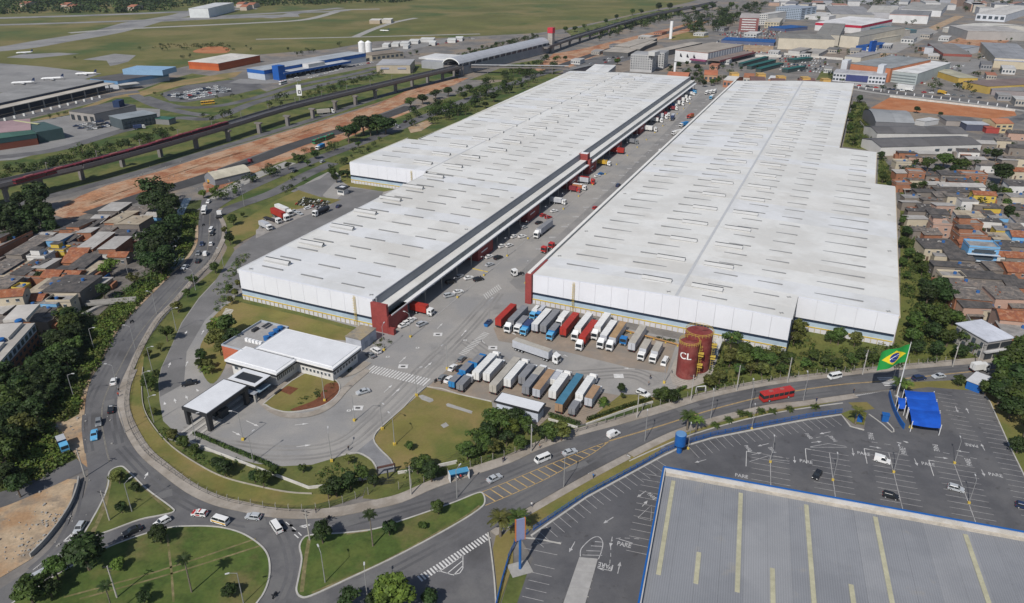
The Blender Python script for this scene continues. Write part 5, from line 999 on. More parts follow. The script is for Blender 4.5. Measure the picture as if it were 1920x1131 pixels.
def palm_crown(seed,n,L,w,droop,z):
 rr=random.Random(seed);mb=MB()
 for i in range(n):
  a=6.28*i/n+rr.uniform(-.2,.2);el=rr.uniform(.15,1.1);d=Vector((math.cos(a),math.sin(a),0));sd=Vector((-d.y,d.x,0));pts=[]
  for t in range(6):
   q=t/5;pts.append(Vector((0,0,z))+d*L*q*math.cos(el*.6)+Vector((0,0,L*(math.sin(el)*q-droop*q*q))))
  for t in range(5):
   p,q=pts[t],pts[t+1];w0=w*(1-abs(t/5-.4));w1=w*(1-abs((t+1)/5-.4))*(0 if t==4 else 1)
   for s in(-1,1):
    for f in range(2):
     a0=p.lerp(q,f*.5);a1=p.lerp(q,f*.5+.42);dn=Vector((0,0,-.22*w0));f_=[a0,a1,a1+sd*s*w1*.9+dn,a0+sd*s*w0+dn];mb.face(f_ if s>0 else f_[::-1])
 return mb.mesh('crown',[LG[1]])
def palm_trunk(h,r):mb=MB();mb.tube((0,0,0),(.15,.05,h),r*1.4,r*.8,7);return mb.mesh('trunk',[mat('palm_bark',(.17,.145,.115),.9,.2,2,6)])
PALM={'palm':(palm_crown(5,22,2.7,.55,.55,4.6),palm_trunk(4.7,.22)),'tall':(palm_crown(6,18,2.1,.5,.5,10.4),palm_trunk(10.5,.15)),'low':(palm_crown(7,14,2.3,.6,.45,.9),palm_trunk(1.0,.14))}
TN=[0];rt=random.Random(11)
def tree(px,py,h,ci,label,group,wide=1.0,shape=None,kind='tree',lift=.62):
 """px,py: where the middle of the crown shows; h: height in metres."""
 if kind=='tree':
  p=P(px,py,h*lift);shape=rt.randrange(len(TP))if shape is None else shape;cm,tm=TP[shape];k=h/8.0;sc=(k*wide,k*wide,k)
 else:
  p=P(px,py,h*.85);cm,tm=PALM[kind];k=h/{'palm':6.2,'tall':12.0,'low':2.6}[kind];sc=(k*wide,k*wide,k)
 t=thing('palm_tree' if kind!='tree' else('shrub' if h<3.6 else 'tree'),label,'palm' if kind!='tree' else('shrub' if h<3.6 else 'tree'),(p.x,p.y,0),rt.uniform(0,6.28),group)
 t.scale=sc;c=put('crown',cm,t);put('trunk',tm,t)
 if ci is not None:paint_obj(c,LG[ci])
 return t
TONE=['dark green','mid green','olive green','bright green']
def trees(where,group,items,ci=None):
 for i,it in enumerate(items):
  x,y,h=it[:3];w=it[3]if len(it)>3 else 1.0;c=it[4]if len(it)>4 else(ci if ci is not None else rt.choice((0,0,1,1,2)))
  if isinstance(c,(tuple,list)):c=rt.choice(c)
  tree(x,y,h,c,'%s %s, %s %s'%(TONE[c],'shrub' if h<3.6 else 'tree',nth(i),where),group,w*1.18)
trees('down the dark grove beside the canal','trees along the canal',[(285,352,17),(305,362,15),(296,378,14),(320,380,13),(276,375,12),(312,400,12),(325,415,10),(302,436,13,1.1),(278,446,12,1.1),(316,445,10),(294,462,12,1.1),(270,466,11),(312,478,11),(283,488,11),(300,500,9),(330,438,8),(268,484,8)],0)
trees('in the shaded wood behind the settlement','trees behind the settlement',[(64,362,16),(70,392,16),(82,405,13),(24,398,14),(45,412,13),(8,420,14),(58,430,10),(30,438,11),(12,448,9),(92,425,9),(-8,400,14),(34,372,9),(105,430,6)],0)
trees('among the houses of the lower settlement','trees among the houses',[(205,500,8.5,1.15,3),(192,543,7,1,0),(75,518,6,1,0),(122,590,8,1.1,2),(250,520,6,1,2),(45,545,6,1,0),(36,560,6,1,0)])
trees('down the ravine beside the curving avenue','trees in the ravine',[(120,592,9),(132,604,9),(138,624,9),(118,638,9),(100,634,8),(140,645,8),(122,668,9),(108,662,9),(84,676,9),(62,684,8),(52,704,10),(78,714,9),(106,704,9),(38,720,9),(24,736,10),(52,740,9),(86,744,8),(14,756,9),(64,764,9),(26,776,9),(102,734,7),(40,798,9,1,2),(14,816,9),(64,802,7),(4,850,10),(14,890,8),(30,908,7),(-6,830,10),(-8,790,9),(92,700,7),(8,700,10),(148,600,6)],(0,0,1))
trees('along the slope between the two lanes','trees on the park slope',[(436,410,6),(430,446,6),(402,500,5.5),(360,524,5.5),(332,574,5),(310,622,6.5),(276,662,4),(278,714,6.5),(322,814,4),(342,828,4.5),(419,876,5.5),(405,868,4),(492,896,5.5),(476,892,4),(515,882,3.4),(567,877,3),(652,860,3.2),(629,911,6),(614,918,5),(678,887,5),(656,899,5.5),(640,905,4),(700,900,4),(420,430,4),(350,548,4),(300,650,3.4),(292,700,3.2),(285,770,3.2),(365,840,3.2)],(1,1,2,0))
trees('in the garden behind the office','trees in the office garden',[(424,606,9,1.0,1),(406,632,8,1.0,2),(432,632,8,1.0,0),(412,650,6,1,2),(400,614,6,1,3),(376,664,5,1,0),(390,680,4,1,2),(396,692,3.4,1,2),(372,680,3.4,1,1),(432,562,4,1,2),(440,548,4,1,2),(428,540,4,1,1),(448,530,4,1,2)])
trees('in the thicket beside the trailer shed','trees beside the trailer shed',[(795,869,6),(808,882,6.5),(782,872,5),(767,835,3.2),(876,843,6),(892,820,7),(912,809,7),(936,797,7.5),(925,783,7),(946,781,6.5),(965,781,7),(980,787,6),(907,830,6),(925,835,5),(975,828,5),(950,820,5),(890,846,4),(1037,807,6.5),(1053,806,6.5),(1022,809,5.5),(960,800,6,1,3),(990,800,5)],(1,1,0,2))
trees('at the corner lawn near the hedge','trees at the corner lawn',[(1165,727,4,.9,0),(1132,751,3,1,3),(1247,738,5.5,1,1),(1261,741,5,1,0),(1234,738,4,1,1),(1168,742,2.2,1,2)])
trees('in the bushes behind the red tanks','trees behind the red tanks',[(1372,636,8),(1370,668,7),(1392,672,7),(1398,655,7),(1422,664,6.5),(1350,704,5.5),(1332,713,5),(1430,690,5.5),(1446,672,5.5),(1385,692,5),(1410,690,5),(1497,612,7),(1490,632,6),(1575,627,7),(1605,633,6),(1560,630,5),(1455,660,5.5),(1477,670,5.5),(1527,664,4.5),(1547,676,4.5),(1600,672,5),(1618,662,5),(1640,670,4.5),(1510,680,4.5),(1570,680,4.5),(1465,690,4.5)],(1,1,2))
trees('in the scrub strip between larger warehouse and settlement','trees in the scrub strip',[(1762,536,10,1,0),(1742,550,9,1,0),(1778,552,8,1,0),(1716,600,8),(1740,584,8),(1765,596,8),(1790,592,7),(1712,628,7),(1750,618,7),(1780,630,7),(1812,630,7),(1720,648,6),(1760,652,6),(1800,656,6),(1828,650,5),(1695,412,6),(1702,432,6),(1695,453,6),(1706,473,6),(1722,483,6),(1731,502,6),(1692,490,5),(1595,218,7),(1593,240,7),(1602,262,7),(1613,184,7),(1600,200,6),(1653,290,6),(1656,333,6),(1668,345,5),(1716,350,6,1,0),(1730,346,6,1,1),(1700,515,4),(1735,530,5)],(0,1,1))
trees('by the halls and houses past the scrub strip','big trees beyond the scrub strip',[(1742,306,9,1.25,1),(1772,298,10,1.3,1),(1803,306,9,1.25,1),(1758,318,7,1.2,0),(1790,318,7,1.2,0),(1882,322,13,1.1,0),(1868,355,8,1,0),(1888,358,6,1,3),(1870,288,9,1,0),(1850,284,6,1,1),(1888,380,6,1,1),(1892,394,7,1,0),(1900,408,7,1,0),(1840,432,4,1,1),(1690,288,4,1,0),(1720,204,6,1,0),(1764,213,4,1,0)])
trees('of the dense clump at the corner of the store car park','trees at the car park corner',[(1890,712,10,1.2,1),(1910,676,12,1.2,1),(1880,730,9,1.1,0),(1916,742,10,1.2,1),(1852,724,6,1,1),(1925,710,12,1.2,0),(1895,690,10,1.1,1),(1912,832,5.5,1.2,0),(1800,712,4.5,1,1),(1900,760,8,1.1,0),(1930,790,9,1.1,1),(1925,650,10,1,1)])
trees('on the islands of the avenue','trees on the traffic islands',[(602,996,6.5,.9,0),(729,989,4.5,1,0),(821,950,4.5,1,1),(792,984,2.4,1,1),(221,893,4.5,1,2),(253,913,3.4,1,0),(226,951,3.6,1,0),(156,1032,10,1.15,0),(102,1064,6.5,1.1,1),(52,1104,7.5,1.1,1),(92,1102,5,1,0),(297,998,5.5,1,0),(221,1057,3.6,1,3),(428,1106,4,1,0),(268,1120,4,1,0),(735,1108,10,1.1,3),(655,1124,6,1,0),(805,1120,5,1,0),(700,1128,5,1,0)])
for i,(x,y,h,k,lab)in enumerate([(1292,776,7,'palm','broad palm with whitewashed trunk on the verge, taller of a close pair'),(1308,783,6,'palm','broad palm with whitewashed trunk on the verge, shorter of a close pair'),(1610,768,6.2,'palm','single palm by the blue entrance gate of the car park'),(1688,712,6.5,'palm','palm in front of the flagpole'),(1702,716,6,'palm','palm hugging the flagpole base'),(938,966,8,'palm','palm behind the totem sign, nearer the zebra crossing'),(971,964,8,'palm','palm directly behind the totem sign panel'),(693,966,11.5,'tall','tall thin palm in the middle of the long median island'),(344,1050,11.5,'tall','tall thin palm in the middle of the roundabout lawn'),(196,1100,10,'tall','tall dark palm near the lower edge of the roundabout lawn'),(404,598,6,'palm','palm by the striped walkway behind the office'),(378,672,3.4,'low','low broad-leaved palm beside the ring lane'),(1132,748,2.6,'low','low palm on the corner lawn'),(386,684,3,'low','low broad-leaved palm closest to the gate canopy')]):
 tree(x,y,h,(1,3,2)[i%3]if k!='tall' else 0,lab,'palms',1.0,None,k)
for i,(x,y)in enumerate([(1342,790),(1367,780),(1390,768),(1404,770),(1428,764),(1276,818),(1450,764),(1482,760),(1530,756)]):
 tree(x,y,2.4,1,'small young palm, %s along the verge above the blue fence'%nth(i),'young palms on the verge',.8,None,'low')
trees('along the upper avenue and dirt strip','trees along the upper avenue',[(652,246,14,1.35),(680,231,15,1.35),(706,228,14,1.35),(722,232,13,1.3),(665,240,11),(694,240,10),(770,190,9,1.4,1),(792,184,9,1.4,0),(817,175,9,1.4,0),(840,170,9,1.3,0),(836,200,9,1.2,1),(818,205,8,1.2,1),(890,190,9,1.3),(906,170,9,1.2),(926,180,9,1.2),(880,164,8),(944,156,8),(956,165,8),(776,205,6),(870,178,7,1.2),(910,195,6),(856,210,5),(975,150,6,1,1),(558,296,6,1.2),(590,288,6,1.2),(540,310,5),(576,304,5),(514,318,4),(622,322,6.5),(630,332,6),(650,324,6),(648,300,5),(672,270,5),(690,280,3),(640,325,5),(505,320,4),(770,232,3),(455,402,3),(442,360,4),(407,352,4),(398,358,5,1,3),(380,362,5,1,3)],(0,1))
trees('beside the elevated railway and station','trees by the station',[(1060,54,9,1.2),(1078,53,9,1.2),(1096,49,9),(1136,39,10),(1156,31,10),(1186,21,12),(1202,21,12),(1236,11,16),(1256,11,16),(1272,18,12),(1308,46,12,1.2),(1296,50,9),(1341,42,13),(1352,44,12),(1366,36,12),(1322,14,16),(1336,10,16),(1372,9,16),(1398,14,14),(1385,26,12),(1300,16,12),(1360,20,14),(1158,114,8,1.2),(1025,106,7),(1040,110,6),(1000,118,6),(980,122,6),(1060,108,6),(880,92,6),(905,88,6),(930,82,6),(955,78,6),(1307,125,8),(1272,121,8),(1258,126,6),(1288,118,6),(1305,140,7),(1335,153,7),(1320,155,7),(1297,148,7),(1346,150,6),(1372,122,5),(1390,128,5),(1380,118,4),(1420,124,4)],(0,0,1))
def mass_trees(items,seed,name='distant_trees'):
 rr=random.Random(seed);mb=MB()
 for it in items:
  h=it[2];w=it[3]if len(it)>3 else 1;p=P(it[0],it[1],h*.6);m=rr.randrange(3)
  for _ in range(5):clump(mb,Vector((p.x+rr.gauss(0,.17)*h*w,p.y+rr.gauss(0,.17)*h*w,h*rr.uniform(.42,.75))),h*.27,22,h*.075,rr,.8,m)
  mb.tube((p.x,p.y,0),(p.x,p.y,h*.5),h*.03,n=4,m=3)
 o=mb.obj(name,[LG[0],LG[0],LG[1],bark]);o['kind']='stuff';return o
ra=random.Random(77)
def strew(poly,n,h0,h1):
 x0,x1,y0,y1=min(p[0]for p in poly),max(p[0]for p in poly),min(p[1]for p in poly),max(p[1]for p in poly);out=[]
 while len(out)<n:
  q=(ra.uniform(x0,x1),ra.uniform(y0,y1))
  if inside(q,poly):out.append((*q,ra.uniform(h0,h1),1.3))
 return out
DT=[(x,y,h,*w[:1])for x,y,h,*w in[(1535,32,9,1.2),(1512,35,8),(1552,30,9),(1712,40,10,1.3),(1700,42,8),(1680,5,14,1.2),(1698,4,14,1.2),(1834,4,16,1.3),(1862,51,6),(1759,52,7),(1797,124,6),(1656,163,7),(1752,160,9,1.2),(1765,158,8),(1800,160,9,1.4),(1820,158,9,1.3),(1826,172,6),(1888,152,5),(1680,161,5),(1620,16,8),(1640,14,8),(1600,18,8),(1430,6,10),(1880,20,8),(1910,26,8),(1560,145,5),(1600,148,4)]+[(342,106,6),(355,103,6),(470,91,5),(637,81,8),(540,91,6),(557,99,7),(566,98,7),(578,93,7),(587,94,6),(532,178,9,1.2),(520,180,8),(416,210,9,1.2),(431,210,8),(393,221,7),(152,273,8,1.2),(176,273,7),(205,269,6),(226,264,6),(250,259,5),(136,279,6),(92,217,5),(109,214,4),(122,212,4),(290,174,4),(304,177,4),(407,181,4),(435,178,4),(451,180,4),(15,312,7),(38,311,7),(62,309,7),(85,303,6),(108,297,6),(260,250,4),(300,244,5),(320,240,4),(440,92,4),(380,214,5),(770,100,6),(780,96,7),(640,165,5),(700,136,6),(715,134,6),(300,83,4),(140,107,4)]]
for pl,n,h0,h1 in(([(1280,34),(1310,20),(1400,4),(1440,2),(1420,30),(1380,44),(1300,58)],90,10,16),([(1440,0),(1920,-2),(1920,20),(1500,14)],60,8,13),([(1040,112),(1060,104),(1010,110),(930,134),(960,150),(1040,136)],40,5,9),([(740,225),(900,150),(1000,132),(1010,150),(900,190),(800,236)],60,6,10),([(1100,60),(1250,24),(1290,12),(1290,24),(1120,72)],40,8,12),([(1470,80),(1640,90),(1900,60),(1920,130),(1700,160),(1560,150)],60,4,7),([(1250,128),(1380,120),(1360,150),(1300,156)],26,5,8),([(1690,280),(1920,250),(1920,420),(1720,400)],26,4,7),([(1720,420),(1920,420),(1920,600),(1830,580)],14,3,5),([(20,470),(260,410),(200,560),(20,590)],14,3,5),([(-20,330),(240,262),(330,232),(330,246),(100,310),(-20,350)],50,5,8),([(500,190),(700,136),(720,142),(620,172),(510,200)],22,4,8),([(850,106),(1010,60),(1015,70),(870,104)],30,5,8),([(395,365),(520,300),(640,255),(640,270),(520,318),(420,370)],30,3,7),([(500,350),(640,290),(750,240),(760,250),(640,310),(520,360)],14,3,5),([(250,90),(460,82),(470,94),(300,92)],14,4,6)):DT+=strew(pl,n,h0,h1)
mass_trees(DT,5)
def scrub(name,polys,n,r0,r1,k,s,mats,seed,label,flat=.75,avoid=()):
 rr=random.Random(seed);mb=MB()
 areas=[]
 for poly in polys:
  w=[(p.x,p.y)for p in PP(poly)];areas.append(w)
 ar=[abs(sum(p[0]*q[1]-q[0]*p[1]for p,q in zip(w,w[1:]+w[:1])))for w in areas]
 for w,a in zip(areas,ar):
  x0,x1,y0,y1=min(p[0]for p in w),max(p[0]for p in w),min(p[1]for p in w),max(p[1]for p in w);c=0;t=0
  while c<n*a/sum(ar)and t<40*n:
   t+=1;p=(rr.uniform(x0,x1),rr.uniform(y0,y1))
   if not inside(p,w):continue
   c+=1;r=rr.uniform(r0,r1);clump(mb,Vector((p[0],p[1],r*.25)),r,int(k*r/r1)+4,s,rr,flat,rr.randrange(len(mats)))
 o=mb.obj(name,[LG[m]for m in mats]);o['kind']='stuff';o['label']=label;return o
scrub('undergrowth',[[(158,720),(182,685),(228,604),(262,566),(310,520),(358,460),(366,400),(350,400),(330,500),(270,540),(200,590),(180,620),(160,700),(60,760),(-20,800),(-20,920),(60,905),(130,860),(100,800),(145,770)]],1250,1.1,2.6,38,.42,(1,3,2,3),1,'tangled undergrowth on the ravine slope below the avenue')
scrub('undergrowth',[[(0,590),(130,575),(180,600),(150,700),(60,760),(-20,780),(60,680)],[(300,500),(332,470),(332,505),(272,545),(206,590),(176,588),(232,545)],[(300,420),(345,392),(330,470),(300,480)]],260,1.5,3,40,.45,(0,1),2,'dark undergrowth in the hollow below the settlement')
scrub('undergrowth',[[(1690,360),(1700,400),(1730,470),(1780,545),(1830,620),(1845,665),(1700,690),(1480,706),(1340,728),(1320,720),(1360,660),(1440,655),(1490,640),(1500,610),(1540,655),(1640,655),(1690,640),(1690,560)],[(1600,190),(1625,195),(1640,245),(1655,290),(1650,285),(1585,272)],[(1648,290),(1660,295),(1680,345),(1650,342)]],780,1.0,2.3,40,.36,(1,2,1,0),3,'scrub and tall weeds in the strip around the larger warehouse')
scrub('undergrowth',[[(400,545),(450,480),(480,465),(440,520),(425,570),(405,600)],[(300,800),(400,850),(480,872),(520,880),(440,890),(360,860),(310,830)],[(590,880),(640,865),(690,880),(690,905),(640,925),(600,925)],[(760,870),(830,880),(900,850),(990,830),(1040,815),(1000,830),(900,872),(800,905),(750,900)]],150,.6,1.5,34,.28,(1,2),4,'low bushes along the park fence')
scrub('treeline',[[(-500,28),(0,27),(120,25),(240,24),(300,22),(345,12),(410,8),(520,12),(640,7),(760,5),(800,-4),(500,-12),(-500,-14)]],2300,6,12,24,2.6,(0,0,1),5,'dark far-off wood along the airfield edge',.9)
scrub('treeline',[[(1095,60),(1150,45),(1240,28),(1290,22),(1290,30),(1200,52),(1110,78)],[(1450,6),(1700,10),(1920,-2),(1920,-12),(1450,-8)]],420,3,7,30,1.3,(0,0,1),6,'far trees along the railway beyond the station',.85)
scrub('undergrowth',[[(-20,330),(60,308),(120,290),(240,262),(330,236),(330,244),(240,272),(120,304),(-20,345)],[(560,182),(600,160),(700,140),(720,138),(700,146),(620,170),(570,188)],[(840,108),(960,74),(1010,64),(1010,70),(880,100)],[(300,84),(420,82),(420,88),(300,90)]],260,1.2,2.6,26,.55,(0,1,2),7,'bushes along the airport streets')
def hedge(path,w,h,label,seed,m=(1,1,0),s=.2):
 rr=random.Random(seed);mb=MB();q=PP(path)
 for p,t in along(q,.42):
  for z in(h*.35,h*.8):
   clump(mb,Vector((p.x+rr.uniform(-.12,.12),p.y+rr.uniform(-.12,.12),z)),w/2,20,s,rr,h/w*.7,rr.randrange(3))
 o=mb.obj('hedge',[LG[i]for i in m]);tag(o,label,'hedge',None,'thing');return o
hedge([(1030,780),(1085,797)],1.3,1.3,'clipped hedge behind a low white wall beside the trailer shed',1);hedge([(1102,789),(1180,762),(1222,750)],1.3,1.2,'clipped hedge behind a low white wall around the corner lawn',2);hedge([(1262,740),(1285,728)],1.2,1.1,'short hedge between the tank yard and a framed sign',3)
hedge([(365,815),(420,838),(480,862),(520,880)],1.4,1.0,'low hedge behind the long white wall below the gatehouse',4)
scrub('hedge_plants',[[(1062,598),(1180,622),(1285,642),(1284,646),(1180,628),(1062,604)]],60,.5,.9,26,.2,(1,0),8,'row of small plants along the foot of the larger warehouse')
scrub('garden_plants',[[(610,712),(640,716),(600,745),(560,760),(555,752),(590,735)],[(640,700),(665,685),(672,690),(650,704)],[(700,640),(720,628),(736,640),(720,655),(705,655)]],44,.5,1.1,26,.22,(1,0,2),9,'ornamental plants in the office garden beds')
conc_v=mat('viaduct_concrete',(.20,.18,.17),.85,.1,.1,.8,second=(.19,.18,.175),sec_scale=.06);track=mat('track_bed',(.13,.135,.15),.9,.12,.3,1.0)
def viaduct(name,label,path_px,piers,zb,width=9.6):
 t=thing(name,label,'viaduct');q=CP([(x,y)for x,y in path_px],False,6)if False else cr(PP(path_px,zb),False,6)
 off=[]
 for i in range(len(q)):
  d=(q[min(i+1,len(q)-1)]-q[max(i-1,0)]).normalized();off.append(q[i]+Vector((-d.y,d.x))*(width/2))
 segs=along(off,31.0);pts=[p for p,_ in segs]+[off[-1]]
 for i in range(len(pts)-1):
  a,b=pts[i],pts[i+1];d=(b-a).normalized();a2=a+d*.05;b2=b-d*.05;m=a.lerp(b,.5)
  mb=MB();mb.wall([a2,b2],width*.55,zb,zb+1.6,0);mb.wall([a2,b2],width,zb+1.6,zb+2.2,0);mb.wall([a2,b2],width*.9,zb+2.2,zb+2.25,1,1);o=mb.obj('deck_span',[conc_v,track],t)
  n=Vector((-d.y,d.x))*(width/2-.15)
  for s in(-1,1):mb=MB();mb.wall([a2+n*s,b2+n*s],.3,zb+2.2,zb+3.7);mb.obj('parapet',conc_v,o)
  for k in(-2.9,-1.5,1.5,2.9):mb=MB();nn=Vector((-d.y,d.x))*k;mb.wall([a2+nn,b2+nn],.16,zb+2.25,zb+2.45);mb.obj('rail',plain('rail_steel',(.2,.19,.19),.4,.5),o)
  e=m+Vector((-d.y,d.x))*(width/2-.3);mb=MB();mb.box(e.x,e.y,zb+2.2,zb+7.5,.3,.3);mb.tube((e.x,e.y,zb+7.2),(*(e-Vector((-d.y,d.x))*3.2),zb+7.2),.1,n=4);mb.obj('catenary_mast',conc_v,t)
 for x,y in piers:
  p=P(x,y);d=min(segs,key=lambda s_:(s_[0]-p).length)[1];a=math.atan2(d.y,d.x)
  mb=MB();mb.box(p.x,p.y,0,zb-.9,2.2,2.6,0,a);mb.box(p.x,p.y,zb-.9,zb,2.6,5.6,0,a);mb.obj('pier',conc_v,t)
 return off
deck=viaduct('railway_viaduct','long concrete railway viaduct on piers leading to the arched station',[(-60,372),(0,357),(150,323),(300,282),(430,244),(480,228),(560,204),(700,170),(842,136),(868,130)],[(15,378),(80,358),(155,337),(231,313),(302,295),(369,279),(429,265),(487,250),(540,236),(587,222),(629,207),(667,197),(704,185),(742,172),(773,162),(802,155),(830,150),(852,143)],8.0)
viaduct('railway_viaduct','railway viaduct running on from the red-topped tower to the far trees',[(1030,92),(1087,72),(1141,56),(1172,46),(1240,28),(1312,14),(1345,6)],[(1050,90),(1068,86),(1087,80),(1106,74),(1124,66),(1141,65),(1157,60),(1172,51),(1192,46),(1212,40),(1235,33),(1262,26)],7.0)
tr=thing('train','long red commuter train on the viaduct','train');pa=P(28,344,10.4);pb=P(428,233,10.4)
cs=cr(PP([(28,345),(120,320),(240,288),(330,261),(428,233)],10.3),False,8);n=9;L=sum((b-a).length for a,b in zip(cs,cs[1:]));carL=L/n
for i,(p,d)in enumerate(along(cs,carL)[:n]):
 q=p+d*(carL-.8);s=Vector((-d.y,d.x))*1.45
 mb=MB();mb.prism([p-s,q-s,q+s,p+s],10.35,11.1,0,top=False,bottom=True);mb.prism([p-s,q-s,q+s,p+s],11.9,12.6,0);o=mb.obj('carriage',mat('train_red',(.16,.022,.03),.5),tr)
 mb=MB();mb.prism([p-s*.97,q-s*.97,q+s*.97,p+s*.97],11.1,11.9,0,top=False);mb.obj('window_strip',glass,o)
 c=p.lerp(q,.5);mb=MB();mb.box(c.x,c.y,12.6,12.95,5,1.8,0,math.atan2(d.y,d.x));mb.obj('roof_unit',mat('train_roof',(.28,.09,.09),.6),o)
stn=thing('railway_station','railway station hall with long silver arched roof above the viaduct','station');A,B=P(862,143),P(1030,99);ax=(B-A).normalized();nn=Vector((-ax.y,ax.x));Ls=(B-A).length
silver=mat('station_roof',(.38,.39,.42),.45,.05,.1,0,ribs=(math.atan2(ax.y,ax.x),.8,.3));nseg=16;Wd=21.0
def arc(k,n=8):a=math.pi*(.12+.76*k/n);return Wd/2-math.cos(a)*Wd/2/math.cos(math.pi*.12),9.5+8.5*math.sin(a)-8.5*math.sin(math.pi*.12)+3
for i in range(nseg):
 mb=MB();a0,a1=A+ax*(Ls*i/nseg+.1),A+ax*(Ls*(i+1)/nseg-.1)
 for k in range(8):
  (w0,z0),(w1,z1)=arc(k),arc(k+1);f=[(*(a0+nn*w0),z0),(*(a0+nn*w1),z1),(*(a1+nn*w1),z1),(*(a1+nn*w0),z0)];mb.face(f[::-1]);mb.face([(x,y,z-.5)for x,y,z in f])
 mb.obj('roof_panel',silver,stn)
 mb=MB();mb.wall([a0+nn*.6,a1+nn*.6],.4,.5,9.0);mb.obj('wall_panel',mat('station_wall',(.24,.25,.275),.6,.08,.1,.5),stn)
 mb=MB();mb.wall([a0+nn*1.4,a1+nn*1.4],.3,9.0,12.6);mb.obj('glazing',plain('station_glazing',(.06,.07,.10),.2),stn)
 for dd in(1.2,-1.2):mb=MB();c=a0 .lerp(a1,.5);mb.tube((*(c+nn*.4),8.4),(*(c+ax*dd+nn*.1),12.4),.22,n=4);mb.obj('strut',plain('strut_white',(.55,.56,.58),.5),stn)
mb=MB();mb.wall([A+nn*Wd*.97,B+nn*Wd*.97],.5,.5,12);mb.obj('rear_wall',MATS['station_wall'],stn)
mb=MB();mb.prism([A+nn*1,B+nn*1,B+nn*Wd,A+nn*Wd],8.0,9.2,bottom=True);mb.obj('platform',conc_v,stn)
mb=MB()
for k in range(8):
 (w0,z0),(w1,z1)=arc(k),arc(k+1);e=A-ax*.5;f=[(*(e+nn*w0),z0-1.1),(*(e+nn*w1),z1-1.1),(*(e+nn*w1),z1+.1),(*(e+nn*w0),z0+.1)];mb.face(f);mb.face([(*(Vector(q[:2])+ax*.5),q[2])for q in f][::-1])
 mb.face([f[3],f[2],(*(Vector(f[2][:2])+ax*.5),f[2][2]),(*(Vector(f[3][:2])+ax*.5),f[3][2])])
mb.obj('arch_rim',white,stn)
for d in(2,7):mb=MB();q=A+ax*d;mb.box(q.x,q.y,0,9,1.6,1.2,0,math.atan2(ax.y,ax.x));mb.obj('column',conc_v,stn)
tw=thing('station_tower','square concrete tower with red top at the end of the station','tower');p=P(1033,98);a=math.atan2(ax.y,ax.x)
for z0,z1,m in((0,23,mat('tower_concrete',(.36,.33,.30),.8)),(23,29.5,mat('tower_red',(.5,.04,.06),.5))):mb=MB();mb.box(p.x,p.y+3,z0,z1,6.5 if z0==0 else 7.2,6.5 if z0==0 else 7.2,0,a);mb.obj('shaft' if z0==0 else 'red_cap',m,tw)
fb=thing('footbridge','covered footbridge linking the station with the low terminal building','footbridge');a,b=P(884,125,7),P(1066,127,7)
for z0,z1,w,m,nm in((6,6.6,4.4,conc_v,'deck'),(8.8,9.1,5,mat('bridge_roof',(.40,.40,.40),.6),'roof'),(6.6,7.4,4.6,conc_v,'side_panel')):mb=MB();mb.wall([a,b],w,z0,z1);mb.obj(nm,m,fb)
for k in range(9):q=a.lerp(b,(k+.5)/9);mb=MB();mb.box(q.x,q.y,0 if k%3==1 else 6.6,8.8,.5,3.6 if k%3==1 else.4);mb.obj('column',conc_v,fb)
def ortho(p0,p1,p2,h,sk=False):
 A,B,D=P(*p0,h),P(*p1,h),P(*p2,h);e=(B-A)
 if sk:return A,B,D,A+(D-B)
 n=Vector((-e.y,e.x)).normalized();d=(D-B).dot(n);return A,B,B+n*d,A+n*d
def inset(Q,d):
 c=sum(Q,Vector((0,0)))/4;out=[]
 for i in range(4):
  a,b=(Q[i-1]-Q[i]).normalized(),(Q[(i+1)%4]-Q[i]).normalized();out.append(Q[i]+(a+b)*d)
 return out
wmesh={}
def wins(parent,a,b,z0,z1,rows,cols,fill=(.55,.55),m=None):
 d=(b-a);L=d.length;d=d/L;ang=math.atan2(d.y,d.x);nrm=Vector((d.y,-d.x));w=L/cols*fill[0];h=(z1-z0)/rows*fill[1];k=(round(w,1),round(h,1),m and m.name)
 if k not in wmesh:mb=MB();mb.box(0,0,0,k[1],k[0],.12,0);wmesh[k]=mb.mesh('window',[m or winm])
 for r in range(rows):
  for c in range(cols):q=a+d*L*(c+.5)/cols+nrm*.03;put('window',wmesh[k],parent,(q.x,q.y,z0+(z1-z0)*(r+.5)/rows-h/2),ang)
RP={}
def rmat(rgb,ang=0):
 k='roof_'+'_'.join('%03d'%int(c*1000)for c in rgb)
 return mat(k,rgb,.7,.07,.05,.8,second=tuple(c*.8 for c in rgb),sec_scale=.06)
def wmat(rgb):return mat('wall_'+'_'.join('%03d'%int(c*1000)for c in rgb),rgb,.8,.07,.1,1.0)
